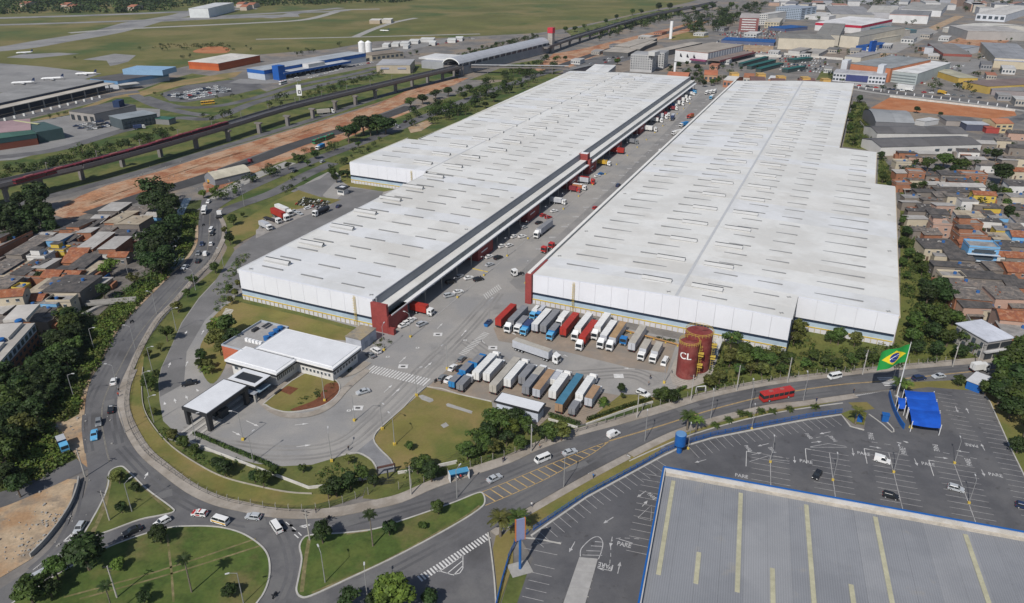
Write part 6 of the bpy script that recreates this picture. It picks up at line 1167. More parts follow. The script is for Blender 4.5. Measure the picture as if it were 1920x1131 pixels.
def bldg(name,label,cat,p0,p1,p2,h,wall,roof,kind='flat',rise=1.5,band=None,rows=0,cols=0,side=(0,0),group=None,panels=True,sk=False):
 Q=ortho(p0,p1,p2,h,sk);A,B,D,E=Q;t=thing(name,label,cat,(0,0,0),0,group);wi=inset(Q,.25)
 mb=MB();mb.prism(wi,0,h-.3,0,top=False);mb.obj('wall',wmat(wall),t)
 if band:mb=MB();mb.prism(inset(Q,.12),h-band[1],h-.3,0,top=False);mb.obj('fascia',wmat(band[0]),t)
 e=(B-A);L=e.length;n=max(1,min(14,round(L/13)))if panels else 1;rr=random.Random(len(label));vv=[rmat(tuple(c*f for c in roof))for f in(1,.93,1.05)];G=.06 if n>1 else 0
 for i in range(n):
  a0,a1=A+e*(i/n)+e/L*G,A+e*((i+1)/n)-e/L*G;d0,d1=a0+(E-A),a1+(E-A);mb=MB()
  if kind=='flat':mb.prism([a0,a1,d1,d0],h-.3,h)
  elif kind=='mono':mb.face([(*a0,h),(*a1,h),(*d1,h+rise),(*d0,h+rise)]);mb.face([(*a0,h-.25),(*d0,h+rise-.25),(*d1,h+rise-.25),(*a1,h-.25)]);[mb.face([(*p,zp-.25),(*q,zq-.25),(*q,zq),(*p,zp)])for p,q,zp,zq in((a0,a1,h,h),(a1,d1,h,h+rise),(d1,d0,h+rise,h+rise),(d0,a0,h+rise,h))]
  else:
   prof=[(0,0),(.5,1),(1,0)]if kind=='gable' else[(0,0),(.15,.5),(.35,.9),(.5,1),(.65,.9),(.85,.5),(1,0)]
   for(u0,z0),(u1,z1)in zip(prof,prof[1:]):
    p,q,r_,s=a0 .lerp(d0,u0),a1 .lerp(d1,u0),a1 .lerp(d1,u1),a0 .lerp(d0,u1);f=[(*p,h+z0*rise),(*q,h+z0*rise),(*r_,h+z1*rise),(*s,h+z1*rise)];mb.face(f);mb.face([(x,y,z-.2)for x,y,z in f[::-1]]);mb.face([(*p,h+z0*rise-.2),(*q,h+z0*rise-.2),(*q,h+z0*rise),(*p,h+z0*rise)])
   for(x0,x1,flip)in((a0,d0,1),(a1,d1,0)):
    f=[(*x0 .lerp(x1,u),h+z*rise-.1)for u,z in prof];mb.face(f[::-1]if flip else f)if False else None
  mb.obj('roof_panel' if n>1 else 'roof',vv[rr.choice((0,0,1,2))],t)
 if kind in('gable','vault'):
  prof=[(0,0),(.5,1),(1,0)]if kind=='gable' else[(0,0),(.15,.5),(.35,.9),(.5,1),(.65,.9),(.85,.5),(1,0)]
  for x0,x1,s in((wi[0],wi[3],1),(wi[1],wi[2],0)):
   mb=MB();f=[(*x0 .lerp(x1,u),h-.3+z*rise)for u,z in prof];mb.face(f if not s else f[::-1]);mb.obj('gable_wall',wmat(wall),t)
 if kind=='mono':
  mb=MB();mb.face([(*wi[2],h-.3),(*wi[3],h-.3),(*wi[3],h+rise-.3),(*wi[2],h+rise-.3)]);mb.face([(*wi[1],h-.3),(*wi[2],h-.3),(*wi[2],h+rise-.3)]);mb.face([(*wi[3],h-.3),(*wi[0],h-.3),(*wi[3],h+rise-.3)]);mb.obj('gable_wall',wmat(wall),t)
 if rows:wins(t,wi[0],wi[1],.8,h-.8,rows,cols,(.6,.5))
 if side[0]:wins(t,wi[1],wi[2],.8,h-.8,side[0],side[1],(.6,.5))
 return t,Q
def addbox(t,name,p0,p1,p2,z0,z1,rgb,roof=False):
 Q=ortho(p0,p1,p2,z1);mb=MB();mb.prism(Q,z0,z1,bottom=True);return mb.obj(name,rmat(rgb)if roof else wmat(rgb),t)
t,Q=bldg('terminal_building','long low airport terminal with pale canopy along a dark glazed front','terminal',(-60,206),(195,151),(157,143),9,(.05,.06,.09),(.27,.265,.26));A,B,D,E=Q
e=(B-A).normalized();n=Vector((e.y,-e.x));mb=MB();mb.prism([A+n*1,B+n*1,B+n*12,A+n*12],6.6,7.1,bottom=True);mb.obj('canopy',rmat((.5,.46,.40)),t)
for p,_ in along([A+n*11,B+n*11],15):mb=MB();mb.box(p.x,p.y,0,6.6,.8,.8);mb.obj('column',concrete,t)
for p,_ in along([A+n*24,A+n*24+e*(B-A).length*.8],9):mb=MB();mb.box(p.x,p.y,0,2.2,1.6,.8);mb.obj('barrier_block',plain('barrier_white',(.6,.6,.58)),t)
t,Q=bldg('cargo_building','blue-trimmed white cargo building with dark roof behind the terminal','building',(168,147),(220,152),(316,136),8,(.45,.47,.5),(.10,.095,.095),band=((.12,.25,.42),3.5),sk=True);addbox(t,'upper_storey',(229,130),(304,132),(296,124),8,13,(.22,.36,.52));addbox(t,'canopy',(226,160),(262,156),(258,153),4.5,5,(.5,.49,.46),True)
bldg('orange_hangar','orange shed with white roof at the edge of the airfield','shed',(352,115),(409,119),(480,103),8,(.45,.11,.035),(.62,.59,.54),band=((.4,.09,.03),4))
t,Q=bldg('grey_hangar','grey shed with darker ribbed roof and open front near the railway','shed',(128,208),(176,214),(214,192),7,(.30,.28,.26),(.125,.12,.12));wins(t,Q[0],Q[1],0,5,1,4,(.5,.8),dock)
addbox(t,'dark_tower',(210,190),(222,190),(220,186),0,12,(.02,.04,.1))
t,Q=bldg('glass_office','small dark glass office building beside the grey hangar','office',(203,217),(227,224),(277,208),8,(.07,.09,.10),(.26,.29,.31));wins(t,Q[1],Q[2],1,7,2,9,(.7,.7));bldg('petrol_canopy','small green-roofed canopy by the airport street','canopy',(287,222),(316,224),(318,219),4.5,(.2,.2,.2),(.05,.15,.11),panels=False)
t,Q=bldg('green_shop','green-roofed workshop with dark green eaves and brick-red front','shop',(-60,268),(68,250),(98,226),8,(.16,.05,.03),(.055,.13,.10),band=((.03,.07,.075),3.4));addbox(t,'pink_roof',(-70,256),(58,243),(20,226),8,8.3,(.36,.25,.26),True);addbox(t,'right_wing',(69,248),(117,240),(96,226),0,7.8,(.05,.09,.09));addbox(t,'skylight_strip',(25,226),(70,233),(68,231),8.3,8.5,(.5,.5,.28),True)
addbox(t,'shop_sign',(30,253),(56,249),(56,248.6),4.8,6.2,(.55,.30,.03))
t,Q=bldg('blue_warehouse','long blue-trimmed logistics shed beside the airfield','warehouse',(462,128),(495,132),(652,96),10,(.42,.46,.52),(.40,.43,.46),band=((.015,.10,.36),4));A,B,D,E=Q
d=(D-B).normalized();n=Vector((d.y,-d.x));mb=MB();mb.prism([B+d*14+n*.3,D-d*40+n*.3,D-d*40+n*13,B+d*14+n*13],6,6.8,bottom=True);mb.obj('dock_canopy',rmat((.46,.48,.5)),t);mb=MB();mb.prism([B+d*14+n*13,D-d*40+n*13,D-d*40+n*13.4,B+d*14+n*13.4],4.6,6.8);mb.obj('canopy_fascia',wmat((.015,.09,.33)),t)
for p,_ in along([B+d*16+n*.2,D-d*42+n*.2],7):mb=MB();mb.box(p.x,p.y,0,5.6,2.4,3.6,0,math.atan2(d.y,d.x));mb.obj('dock_door',dock,t)
q=B+d*12+n*8;mb=MB();mb.box(q.x,q.y,0,14,9,9,0,math.atan2(d.y,d.x));mb.obj('blue_tower',wmat((.012,.09,.35)),t);q=B+d*62+n*7;mb=MB();mb.box(q.x,q.y,6.8,10.5,24,9,0,math.atan2(d.y,d.x));mb.obj('office_box',wmat((.5,.5,.5)),t)
t=thing('silo_pair','two white silos standing by the airfield sheds','silo')
for dx in(-4.2,4.2):p=P(686,107);mb=MB();mb.cyl(p.x+dx,p.y,0,17,4,None,14);mb.cyl(p.x+dx,p.y,17,19,4,1,14);mb.obj('silo',white,t)
bldg('beige_shed','beige single-storey shed beyond the silos','shed',(697,104),(757,97),(780,88),7,(.36,.32,.25),(.24,.20,.16),rows=1,cols=7);bldg('pale_shed','pale roofed shed behind the silos','shed',(690,96),(735,90),(745,85),6,(.5,.49,.46),(.5,.48,.44))
t,Q=bldg('billboard_hall','flat hall with beige printed front panel under the viaduct end','hall',(705,122),(769,122),(790,111),9,(.42,.36,.28),(.38,.38,.39),panels=False);addbox(t,'side_hall',(790,114),(850,118),(858,105),0,8,(.3,.31,.33));addbox(t,'white_roof',(785,108),(845,112),(862,103),8,9.5,(.62,.62,.62),True);wins(t,Q[0]+Vector((0,-.2)),Q[1]+Vector((0,-.2)),3,8,1,2,(.5,.35),mat('faded_print',(.30,.32,.42),.7))
for i,(x,y,w)in enumerate([(740,82,14),(757,81,16),(775,77,18),(800,74,26),(722,84,12),(846,75,16),(860,72,14),(760,86,10),(810,80,12)]):p0=(x-w/2,y);bldg('container_cabin','white site cabin, %s in the compound by the airfield fence'%nth(i),'cabin',p0,(x+w/2,y),(x+w/2+3,y-4),4,(.55,.55,.54),(.6,.6,.58),panels=False,group='site cabins by the airfield fence')
for i,(x,y,w,c)in enumerate([(702,38,20,(.4,.33,.25)),(724,37,18,(.5,.46,.4))]):bldg('airfield_hut',('flat airfield hut on the track, inner one' if i==0 else 'flat airfield hut on the track, outer one'),'hut',(x-w/2,y),(x+w/2,y),(x+w/2+2,y-3),6,c,(.6,.58,.54),panels=False)
bldg('white_hangar','white hangar at the far edge of the airfield before the wood','hangar',(353,16),(390,16),(398,5),16,(.6,.62,.62),(.62,.63,.63),panels=False)
for i,(x,y)in enumerate([(42,7),(118,9),(131,12),(244,13),(448,8),(468,9),(455,13)]):bldg('far_house','orange-roofed house, %s along the far wood'%nth(i),'house',(x-6,y),(x+7,y),(x+9,y-3),7,(.5,.42,.36),(.42,.17,.1),'gable',3,panels=False,group='houses at the far wood')
def plane(px,py,head,s,label):
 p=P(px,py);t=thing('airliner',label,'airplane',(p.x,p.y,0),math.radians(head));t.scale=(s,s,s)
 mb=MB();mb.tube((-15,0,3.2),(13,0,3.2),1.9,n=10);mb.tube((13,0,3.2),(17,0,2.8),1.9,.5,10);mb.tube((-15,0,3.2),(-20,0,4),1.9,.5,10);mb.obj('fuselage',white,t)
 for sd in(-1,1):
  mb=MB();f=[(4,sd*1.5,2.6),(-2.5,sd*1.5,2.6),(-7,sd*16,3.6),(-4.5,sd*16,3.6)];mb.prism([(a,b)for a,b,_ in f],2.6,2.9,bottom=True);mb.obj('wing',mat('wing_grey',(.5,.5,.5),.5),t);mb=MB();mb.prism([(-15,sd*1),(-18,sd*1),(-20,sd*6),(-18.6,sd*6)],4,4.2,bottom=True);mb.obj('tailplane',MATS['wing_grey'],t)
  mb=MB();mb.tube((1,sd*5.5,1.8),(-3,sd*5.5,1.8),.9,n=8);mb.obj('engine',MATS['wing_grey'],t)
 mb=MB();mb.prism([(-15,-.2),(-20.5,-.2),(-20.5,.2),(-15,.2)],4,5);mb.face([(-15,.15,5),(-20.5,.15,5),(-21.5,.15,10),(-19,.15,10)]);mb.face([(-19,-.15,10),(-21.5,-.15,10),(-20.5,-.15,5),(-15,-.15,5)]);mb.obj('tail_fin',PC['navy'],t)
 for x in(12,-3):mb=MB();mb.box(x,0,0,1.6,.8,2.6);mb.obj('landing_gear',under,t)
for x,y,hd,s,lab in[(42,158,200,.9,'white airliner on the apron nearest the frame edge'),(97,150,200,.9,'white airliner parked in the middle of the apron'),(160,141,195,.9,'white airliner beside the cargo building'),(45,101,210,.8,'white jet taxiing by the apron edge'),(720,59,160,.7,'small white jet on the airfield track')]:plane(x,y,hd,s*.62,lab)
t=thing('hotel','grey hotel block with a grid of small dark windows behind the canopy warehouse','hotel');hw=(.42,.42,.42)
for p0,p1,p2,h,c1,c2 in(((1183,102),(1224,104),(1242,98),18,9,4),((1226,99),(1246,100),(1265,95),17,4,4)):
 A,B,D,E=ortho(p0,p1,p2,h);mb=MB();mb.prism([A,B,D,E],0,h);mb.obj('wall',wmat(hw),t);mb=MB();mb.prism(inset([A,B,D,E],.6),h,h+.2);mb.obj('roof',rmat((.36,.36,.36)),t);wins(t,A,B,2.5,h-.5,6,c1,(.45,.5),plain('dark_glass',(.02,.025,.03),.2));wins(t,B,D,2.5,h-.5,6,c2,(.3,.5),MATS['dark_glass'])
addbox(t,'plant_room',(1216,97),(1228,98),(1232,95),18,22,(.5,.5,.49))
t,Q=bldg('white_factory','white-walled factory with brown-grey roof and maroon loading canopy','factory',(1266,93),(1328,99),(1372,82),13,(.62,.62,.62),(.33,.29,.245),band=((.35,.12,.09),.8));A,B,D,E=Q
d=(D-B).normalized();n=Vector((d.y,-d.x));mb=MB();mb.prism([B+n*.3-d*2,D+n*.3,D+n*16,B+n*16-d*2],5,5.8,bottom=True);mb.obj('loading_canopy',rmat((.24,.19,.17)),t);mb=MB();mb.prism([B+n*16-d*2,D+n*16,D+n*16.4,B+n*16.4-d*2],4.2,6.2);mb.obj('canopy_fascia',wmat((.17,.04,.05)),t)
wins(t,B,D,6,12.5,1,14,(.55,.9),mat('window_blue_grey',(.25,.28,.34),.4));e=(B-A).normalized();m_=Vector((e.y,-e.x));mb=MB();mb.prism([B-e*20+m_*.3,B+m_*.3,B+m_*5,B-e*20+m_*5],3.5,5,bottom=True);mb.obj('entrance_canopy',wmat((.22,.05,.12)),t)
for k in range(3):
 q=A+e*(8+k*8.6)+m_*.05;mb=MB();mb.box(q.x,q.y,5.8,8.0,2.0,.12,0,math.atan2(e.y,e.x));mb.box(q.x-e.x*.2,q.y-e.y*.2,8.0,9.3,1.1,.12,0,math.atan2(e.y,e.x));q2=q+e*1.1;mb.box(q2 .x,q2 .y,5.4,6.9,1.4,.12,0,math.atan2(e.y,e.x));mb.obj('emblem',plain('emblem_dark',(.02,.02,.03),.5),t)
for i,(p0,p1,p2)in enumerate([((1130,96),(1178,99),(1240,78)),((1178,91),(1200,92),(1255,72)),((1150,86),(1180,88),(1225,74)),((1215,96),(1236,98),(1292,78))]):bldg('bus_terminal_roof','low beige bus terminal roof, %s from the hotel side'%('fourth third second first'.split()[i]),'terminal',p0,p1,p2,5+i*.5,(.1,.1,.1),(.40,.36,.31),panels=False,group='bus terminal roofs')
t=thing('water_tower','slender white concrete water tower behind the white factory','tower');p=P(1257,73);mb=MB();mb.cyl(p.x,p.y,0,24,2.2,2.2,12);mb.obj('shaft',white,t)
t=thing('roof_mast','short white chimney mast at the far end of the canopy warehouse','mast');p=P(1264,143);mb=MB();mb.cyl(p.x,p.y,0,14,1.2,1.2,10);mb.obj('shaft',white,t)
bldg('low_hall','dark low building at the end of the covered footbridge','building',(1067,132),(1112,122),(1118,117),6,(.12,.12,.14),(.2,.2,.2));bldg('white_hall','white-roofed hall just behind the canopy warehouse','hall',(1098,133),(1140,135),(1152,122),9,(.35,.36,.38),(.68,.68,.67),side=(1,4))
IND='sheds of the industrial district'
def ind(label,*a,**k):return bldg('industrial_shed',label,'shed',*a,group=IND,**k)
ind('cream factory hall with dark grey roof beside the blue awning yard',(1460,71),(1566,74),(1582,66),14,(.52,.47,.38),(.22,.21,.19))
ind('tall cream hall with grey ridged roof and blue portal',(1576,66),(1612,69),(1661,49),15,(.55,.50,.41),(.245,.235,.21));ind('grey-roofed hall between the red-banded and cream halls',(1530,64),(1575,66),(1622,46),14,(.45,.42,.36),(.235,.225,.205))
ind('white hall with red band along its eaves',(1529,42),(1616,48),(1645,34),12,(.58,.57,.57),(.66,.65,.65),band=((.42,.02,.05),4))
ind('white hall with thin red line and small windows near a big tree',(1668,26),(1742,29),(1758,21),14,(.6,.6,.6),(.22,.215,.22),band=((.45,.3,.28),1.5));ind('grey flat-roofed hall behind the thin red-line hall',(1690,17),(1766,20),(1790,6),11,(.6,.6,.61),(.33,.32,.30));ind('pale striped roof hall left of a grey hall',(1625,22),(1680,24),(1698,12),10,(.4,.4,.42),(.46,.44,.40))
ind('white factory with blue door at the upper corner',(1831,25),(1887,28),(1908,10),12,(.58,.6,.64),(.55,.53,.5),rows=1,cols=5);ind('white vaulted shed with rounded roof',(1768,52),(1800,57),(1872,43),6,(.55,.53,.48),(.6,.58,.53),kind='vault',rise=6);ind('long grey hall behind the dug-up soil',(1815,58),(1925,60),(1925,50),12,(.34,.33,.32),(.4,.38,.36))
ind('dug hall with slate roof behind cream hall',(1560,26),(1640,28),(1662,13),9,(.36,.35,.33),(.28,.275,.28));ind('low white store in front of dark slate roof',(1505,28),(1555,31),(1562,24),7,(.55,.55,.55),(.55,.54,.52))
t,Q=ind('orange-fronted plant with grey sawtooth roofs and two white towers',(1595,119),(1671,128),(1733,110),14,(.45,.17,.085),(.27,.285,.29));addbox(t,'white_tower',(1579,113),(1590,114),(1593,111),0,17,(.52,.54,.57));addbox(t,'white_tower',(1647,122),(1658,123),(1661,120),0,17,(.52,.54,.57))
t2,Q2=ind('two-storey white office with blue panels in front of the orange plant',(1563,135),(1662,142),(1668,136),9,(.55,.56,.60),(.42,.42,.44),band=((.5,.51,.54),1.2));wins(t2,Q2[0],Q2[1],.5,8,2,16,(.7,.45));m_=(Q2[1]-Q2[0]);mb=MB();mb.wall([Q2[0]+m_*.25+Vector((0,-.5)),Q2[0]+m_*.67+Vector((0,-.5))],.3,1.5,7.4);mb.obj('blue_panel',wmat((.05,.06,.17)),t2)
t,Q=ind('pale green-grey hall with bright white roof',(1666,132),(1722,138),(1777,117),11,(.36,.40,.40),(.68,.68,.67));wins(t,Q[0],Q[1],1,9,3,1,(.9,.3),mat('grey_stripe',(.2,.23,.24),.6));addbox(t,'entrance_box',(1680,158),(1712,162),(1712,160),0,4,(.6,.6,.59))
ind('dark grey hall with red-brown open front',(1769,100),(1823,102),(1872,85),9,(.2,.18,.17),(.215,.20,.19),band=((.25,.075,.06),3));ind('small white hall left of the red-brown open front',(1734,88),(1790,94),(1812,84),8,(.5,.52,.56),(.25,.27,.30));ind('grey hall with white skylight at the frame edge',(1866,108),(1945,112),(1950,84),10,(.5,.44,.34),(.27,.275,.29));ind('pale lilac-roofed hall over a cream wall at the frame edge',(1864,113),(1945,118),(1945,110),8,(.5,.44,.33),(.5,.51,.56))
ind('long brown-roofed shed with yellow side wall',(1806,152),(1853,162),(1915,135),7,(.45,.32,.09),(.20,.15,.135));ind('small yellow-walled shop with stepped yellow sign',(1798,146),(1835,146),(1850,130),6,(.5,.34,.08),(.42,.4,.3));ind('dark roofed garage row by the avenue corner',(1860,168),(1930,172),(1935,164),5,(.25,.22,.22),(.25,.24,.24))
ind('two low white-roofed sheds among parked cars',(1584,105),(1615,108),(1628,96),6,(.5,.48,.42),(.3,.29,.29));ind('grey storage shed behind the green awnings',(1478,94),(1500,96),(1508,89),5,(.5,.49,.47),(.32,.3,.28));ind('low grey storage shed with dark gap beside green awnings',(1508,99),(1536,101),(1546,92),5,(.4,.38,.35),(.36,.34,.31))
t,Q=ind('dark arched grey hall beside the bare red field',(1642,228),(1716,231),(1690,209),7,(.16,.16,.17),(.285,.295,.305),kind='vault',rise=4);t,Q=ind('long dark fibre roof hall, upper of two side by side',(1645,250),(1817,251),(1812,237),6,(.5,.49,.47),(.135,.13,.13),kind='gable',rise=2);t,Q=ind('long dark fibre roof hall, lower of two side by side',(1652,276),(1842,271),(1828,254),6,(.55,.54,.52),(.13,.125,.125),kind='gable',rise=2);wins(t,Q[0].lerp(Q[1],.5),Q[1],1,5,1,4,(.35,.4))
ind('white hall corner with grey lean-to beside the vaulted hall',(1716,224),(1735,228),(1735,218),4,(.5,.5,.5),(.5,.5,.5),panels=False);ind('grey fibre roof workshop with white edge',(1813,233),(1856,234),(1856,228),5,(.08,.09,.13),(.4,.42,.46));ind('dark tiled workshop above the white-edged workshop',(1775,226),(1835,228),(1838,220),4,(.3,.27,.25),(.14,.14,.145));ind('red container-like shed beside an orange-roofed house',(1850,240),(1876,241),(1876,237),4,(.35,.06,.05),(.36,.08,.06),panels=False)
bldg('tile_roofed_house','cream two-storey house with orange tile roof at the end of the red field','house',(1868,232),(1902,232),(1900,222),7,(.5,.40,.24),(.42,.17,.09),'gable',2,rows=2,cols=3,panels=False)
t,Q=bldg('red_office','red-brown office block with white window bands beside the blue-awning yard','office',(1387,33),(1424,34),(1440,26),21,(.22,.09,.085),(.42,.38,.36),panels=False);wins(t,Q[0],Q[1],2,20,5,1,(.72,.45),mat('white_band',(.58,.57,.57),.6))
bldg('white_block','white office block just behind the red-brown one','office',(1424,26),(1440,27),(1452,20),17,(.55,.54,.52),(.55,.54,.52),rows=5,cols=4,panels=False);bldg('blue_block','pale blue apartment slab with many windows','apartment block',(1455,13),(1503,16),(1510,11),19,(.33,.39,.47),(.3,.34,.4),rows=6,cols=14,side=(6,3),panels=False);bldg('cream_block','cream office with square windows next to the red-brown office','office',(1434,41),(1462,42),(1478,34),9,(.5,.44,.32),(.45,.42,.37),rows=2,cols=5,panels=False)
for i,(p0,p1,p2)in enumerate([((1472,54),(1515,50),(1524,43)),((1352,75),(1452,80),(1454,74))]):bldg('awning',('blue awning beside the cream factory hall','long blue awning over the dealer yard')[i],'awning',p0,p1,p2,4.5,(.1,.12,.2),(.015,.085,.27),panels=False)
for i,(p0,p1,p2)in enumerate([((1393,119),(1442,106),(1446,102)),((1410,124),(1456,112),(1462,107)),((1428,129),(1470,118),(1474,113)),((1478,130),(1512,124),(1520,119)),((1490,112),(1525,108),(1530,104))]):bldg('awning','dark green shade awning, %s in the dealer yard'%nth(i),'awning',p0,p1,p2,4,(.05,.07,.07),(.022,.11,.10),panels=False,group='green awnings of the dealer yard')
bldg('teal_awning','teal and blue shade awnings before the tree and white hall','awning',(1662,58),(1720,56),(1735,46),5,(.08,.12,.14),(.06,.19,.22),panels=False)
for i,(p0,p1,p2,wl_,rf)in enumerate([((1250,142),(1290,144),(1296,136),(.4,.2,.13),(.42,.16,.09)),((1320,140),(1346,141),(1352,132),(.4,.25,.16),(.45,.16,.08)),((1356,150),(1378,152),(1382,143),(.38,.17,.1),(.5,.48,.45)),((1394,145),(1414,146),(1420,138),(.5,.48,.44),(.35,.15,.08)),((1408,152),(1436,153),(1440,144),(.42,.2,.13),(.16,.1,.09)),((1440,148),(1452,149),(1456,143),(.4,.2,.12),(.45,.45,.46)),((1447,154),(1474,155),(1478,148),(.4,.2,.13),(.15,.09,.08)),((1500,153),(1530,154),(1534,148),(.36,.2,.14),(.17,.1,.09))]):bldg('brick_house','brick-toned house, %s along the far edge of the warehouses'%nth(i),'house',p0,p1,p2,7,wl_,rf,'gable',2,rows=1,cols=3,panels=False,group='houses behind the warehouses')
for i,(x,y)in enumerate([(1379,138),(1429,139),(1467,144),(1513,146),(1551,149)]):bldg('yellow_tank_house','yellow rooftop block, %s in the row behind the larger warehouse'%nth(i),'house',(x-7,y),(x+8,y),(x+9,y-3),10,(.58,.36,.11),(.5,.33,.12),panels=False,group='yellow blocks behind the warehouses')
rng=random.Random(21)
for i in range(46):
 x=rng.uniform(1440,1930);y=rng.uniform(-6,16)if i>14 else rng.uniform(56,64)*0+rng.uniform(-4,10);w=rng.uniform(12,34);c=rng.choice(((.5,.5,.5),(.45,.42,.36),(.32,.33,.36),(.55,.54,.52),(.4,.28,.22)));r_=rng.choice(((.45,.44,.42),(.3,.3,.31),(.55,.54,.52),(.36,.2,.15),(.2,.2,.22)))
 bldg('far_block','far pale block or shed, %s counted across the hazy edge of town'%nth(i),'building',(x,y),(x+w,y+.6),(x+w+rng.uniform(2,8),y-rng.uniform(1.5,4)),rng.choice((7,8,10,14)),c,r_,panels=False,rows=0,group='far buildings at the edge of town')
WALL={'b':(mat('brick_wall',(.32,.145,.082),.9,.18,.4,2.5,second=(.30,.14,.085),sec_scale=.3),'bare brick'),'p':(wmat((.42,.28,.22)),'pink'),'y':(wmat((.55,.40,.07)),'yellow'),'w':(wmat((.58,.57,.55)),'white'),'u':(wmat((.16,.36,.58)),'blue'),'k':(wmat((.205,.18,.158)),'grey'),'e':(wmat((.48,.42,.32)),'cream'),'d':(wmat((.055,.075,.11)),'dark blue')}
ROOF={'s':(mat('fibre_dark',(.082,.077,.075),.9,.2,.5,2.0,second=(.125,.112,.104),sec_scale=.35),'dark fibre roof'),'g':(mat('fibre_grey',(.175,.158,.145),.9,.22,.5,2.0,second=(.12,.108,.10),sec_scale=.35,third=(.24,.20,.17),third_scale=.5),'grey fibre roof'),'w':(mat('fibre_pale',(.40,.385,.365),.85,.12,.3,2.0,second=(.36,.34,.32),sec_scale=.25),'pale roof'),'t':(mat('clay_tile',(.30,.11,.052),.9,.22,.8,3.0,second=(.21,.08,.05),sec_scale=.4,third=(.34,.17,.10),third_scale=.7),'clay tile roof'),'l':(mat('slab_roof',(.31,.295,.28),.9,.16,.3,1.5,second=(.22,.21,.2),sec_scale=.25),'flat slab roof'),'c':(mat('sheet_cream',(.42,.36,.27),.85,.14,.3,2.0,second=(.33,.27,.2),sec_scale=.25),'cream sheet roof')}
hwin={}
def hwindow(w,h):
 k=(w,h)
 if k not in hwin:mb=MB();mb.box(0,0,0,h,w,.10,0);mb.box(0,0,-.1,0,w+.2,.24,1);mb.box(0,0,h,h+.08,w+.1,.16,1);hwin[k]=mb.mesh('window',[winm,winf])
 return hwin[k]
doorm=MB();doorm.box(0,0,0,2.1,.9,.1);doorm=doorm.mesh('door',[mat('door_brown',(.12,.08,.06),.6)]);htank=MB();htank.cyl(0,0,0,.9,.72,.62,10);htank.cyl(0,0,.9,1.02,.7,.2,10);htank=htank.mesh('water_tank',[plain('tank_blue_small',(.03,.11,.30),.5)])
slabm=ROOF['l'][0];rh=random.Random(31);HC={}
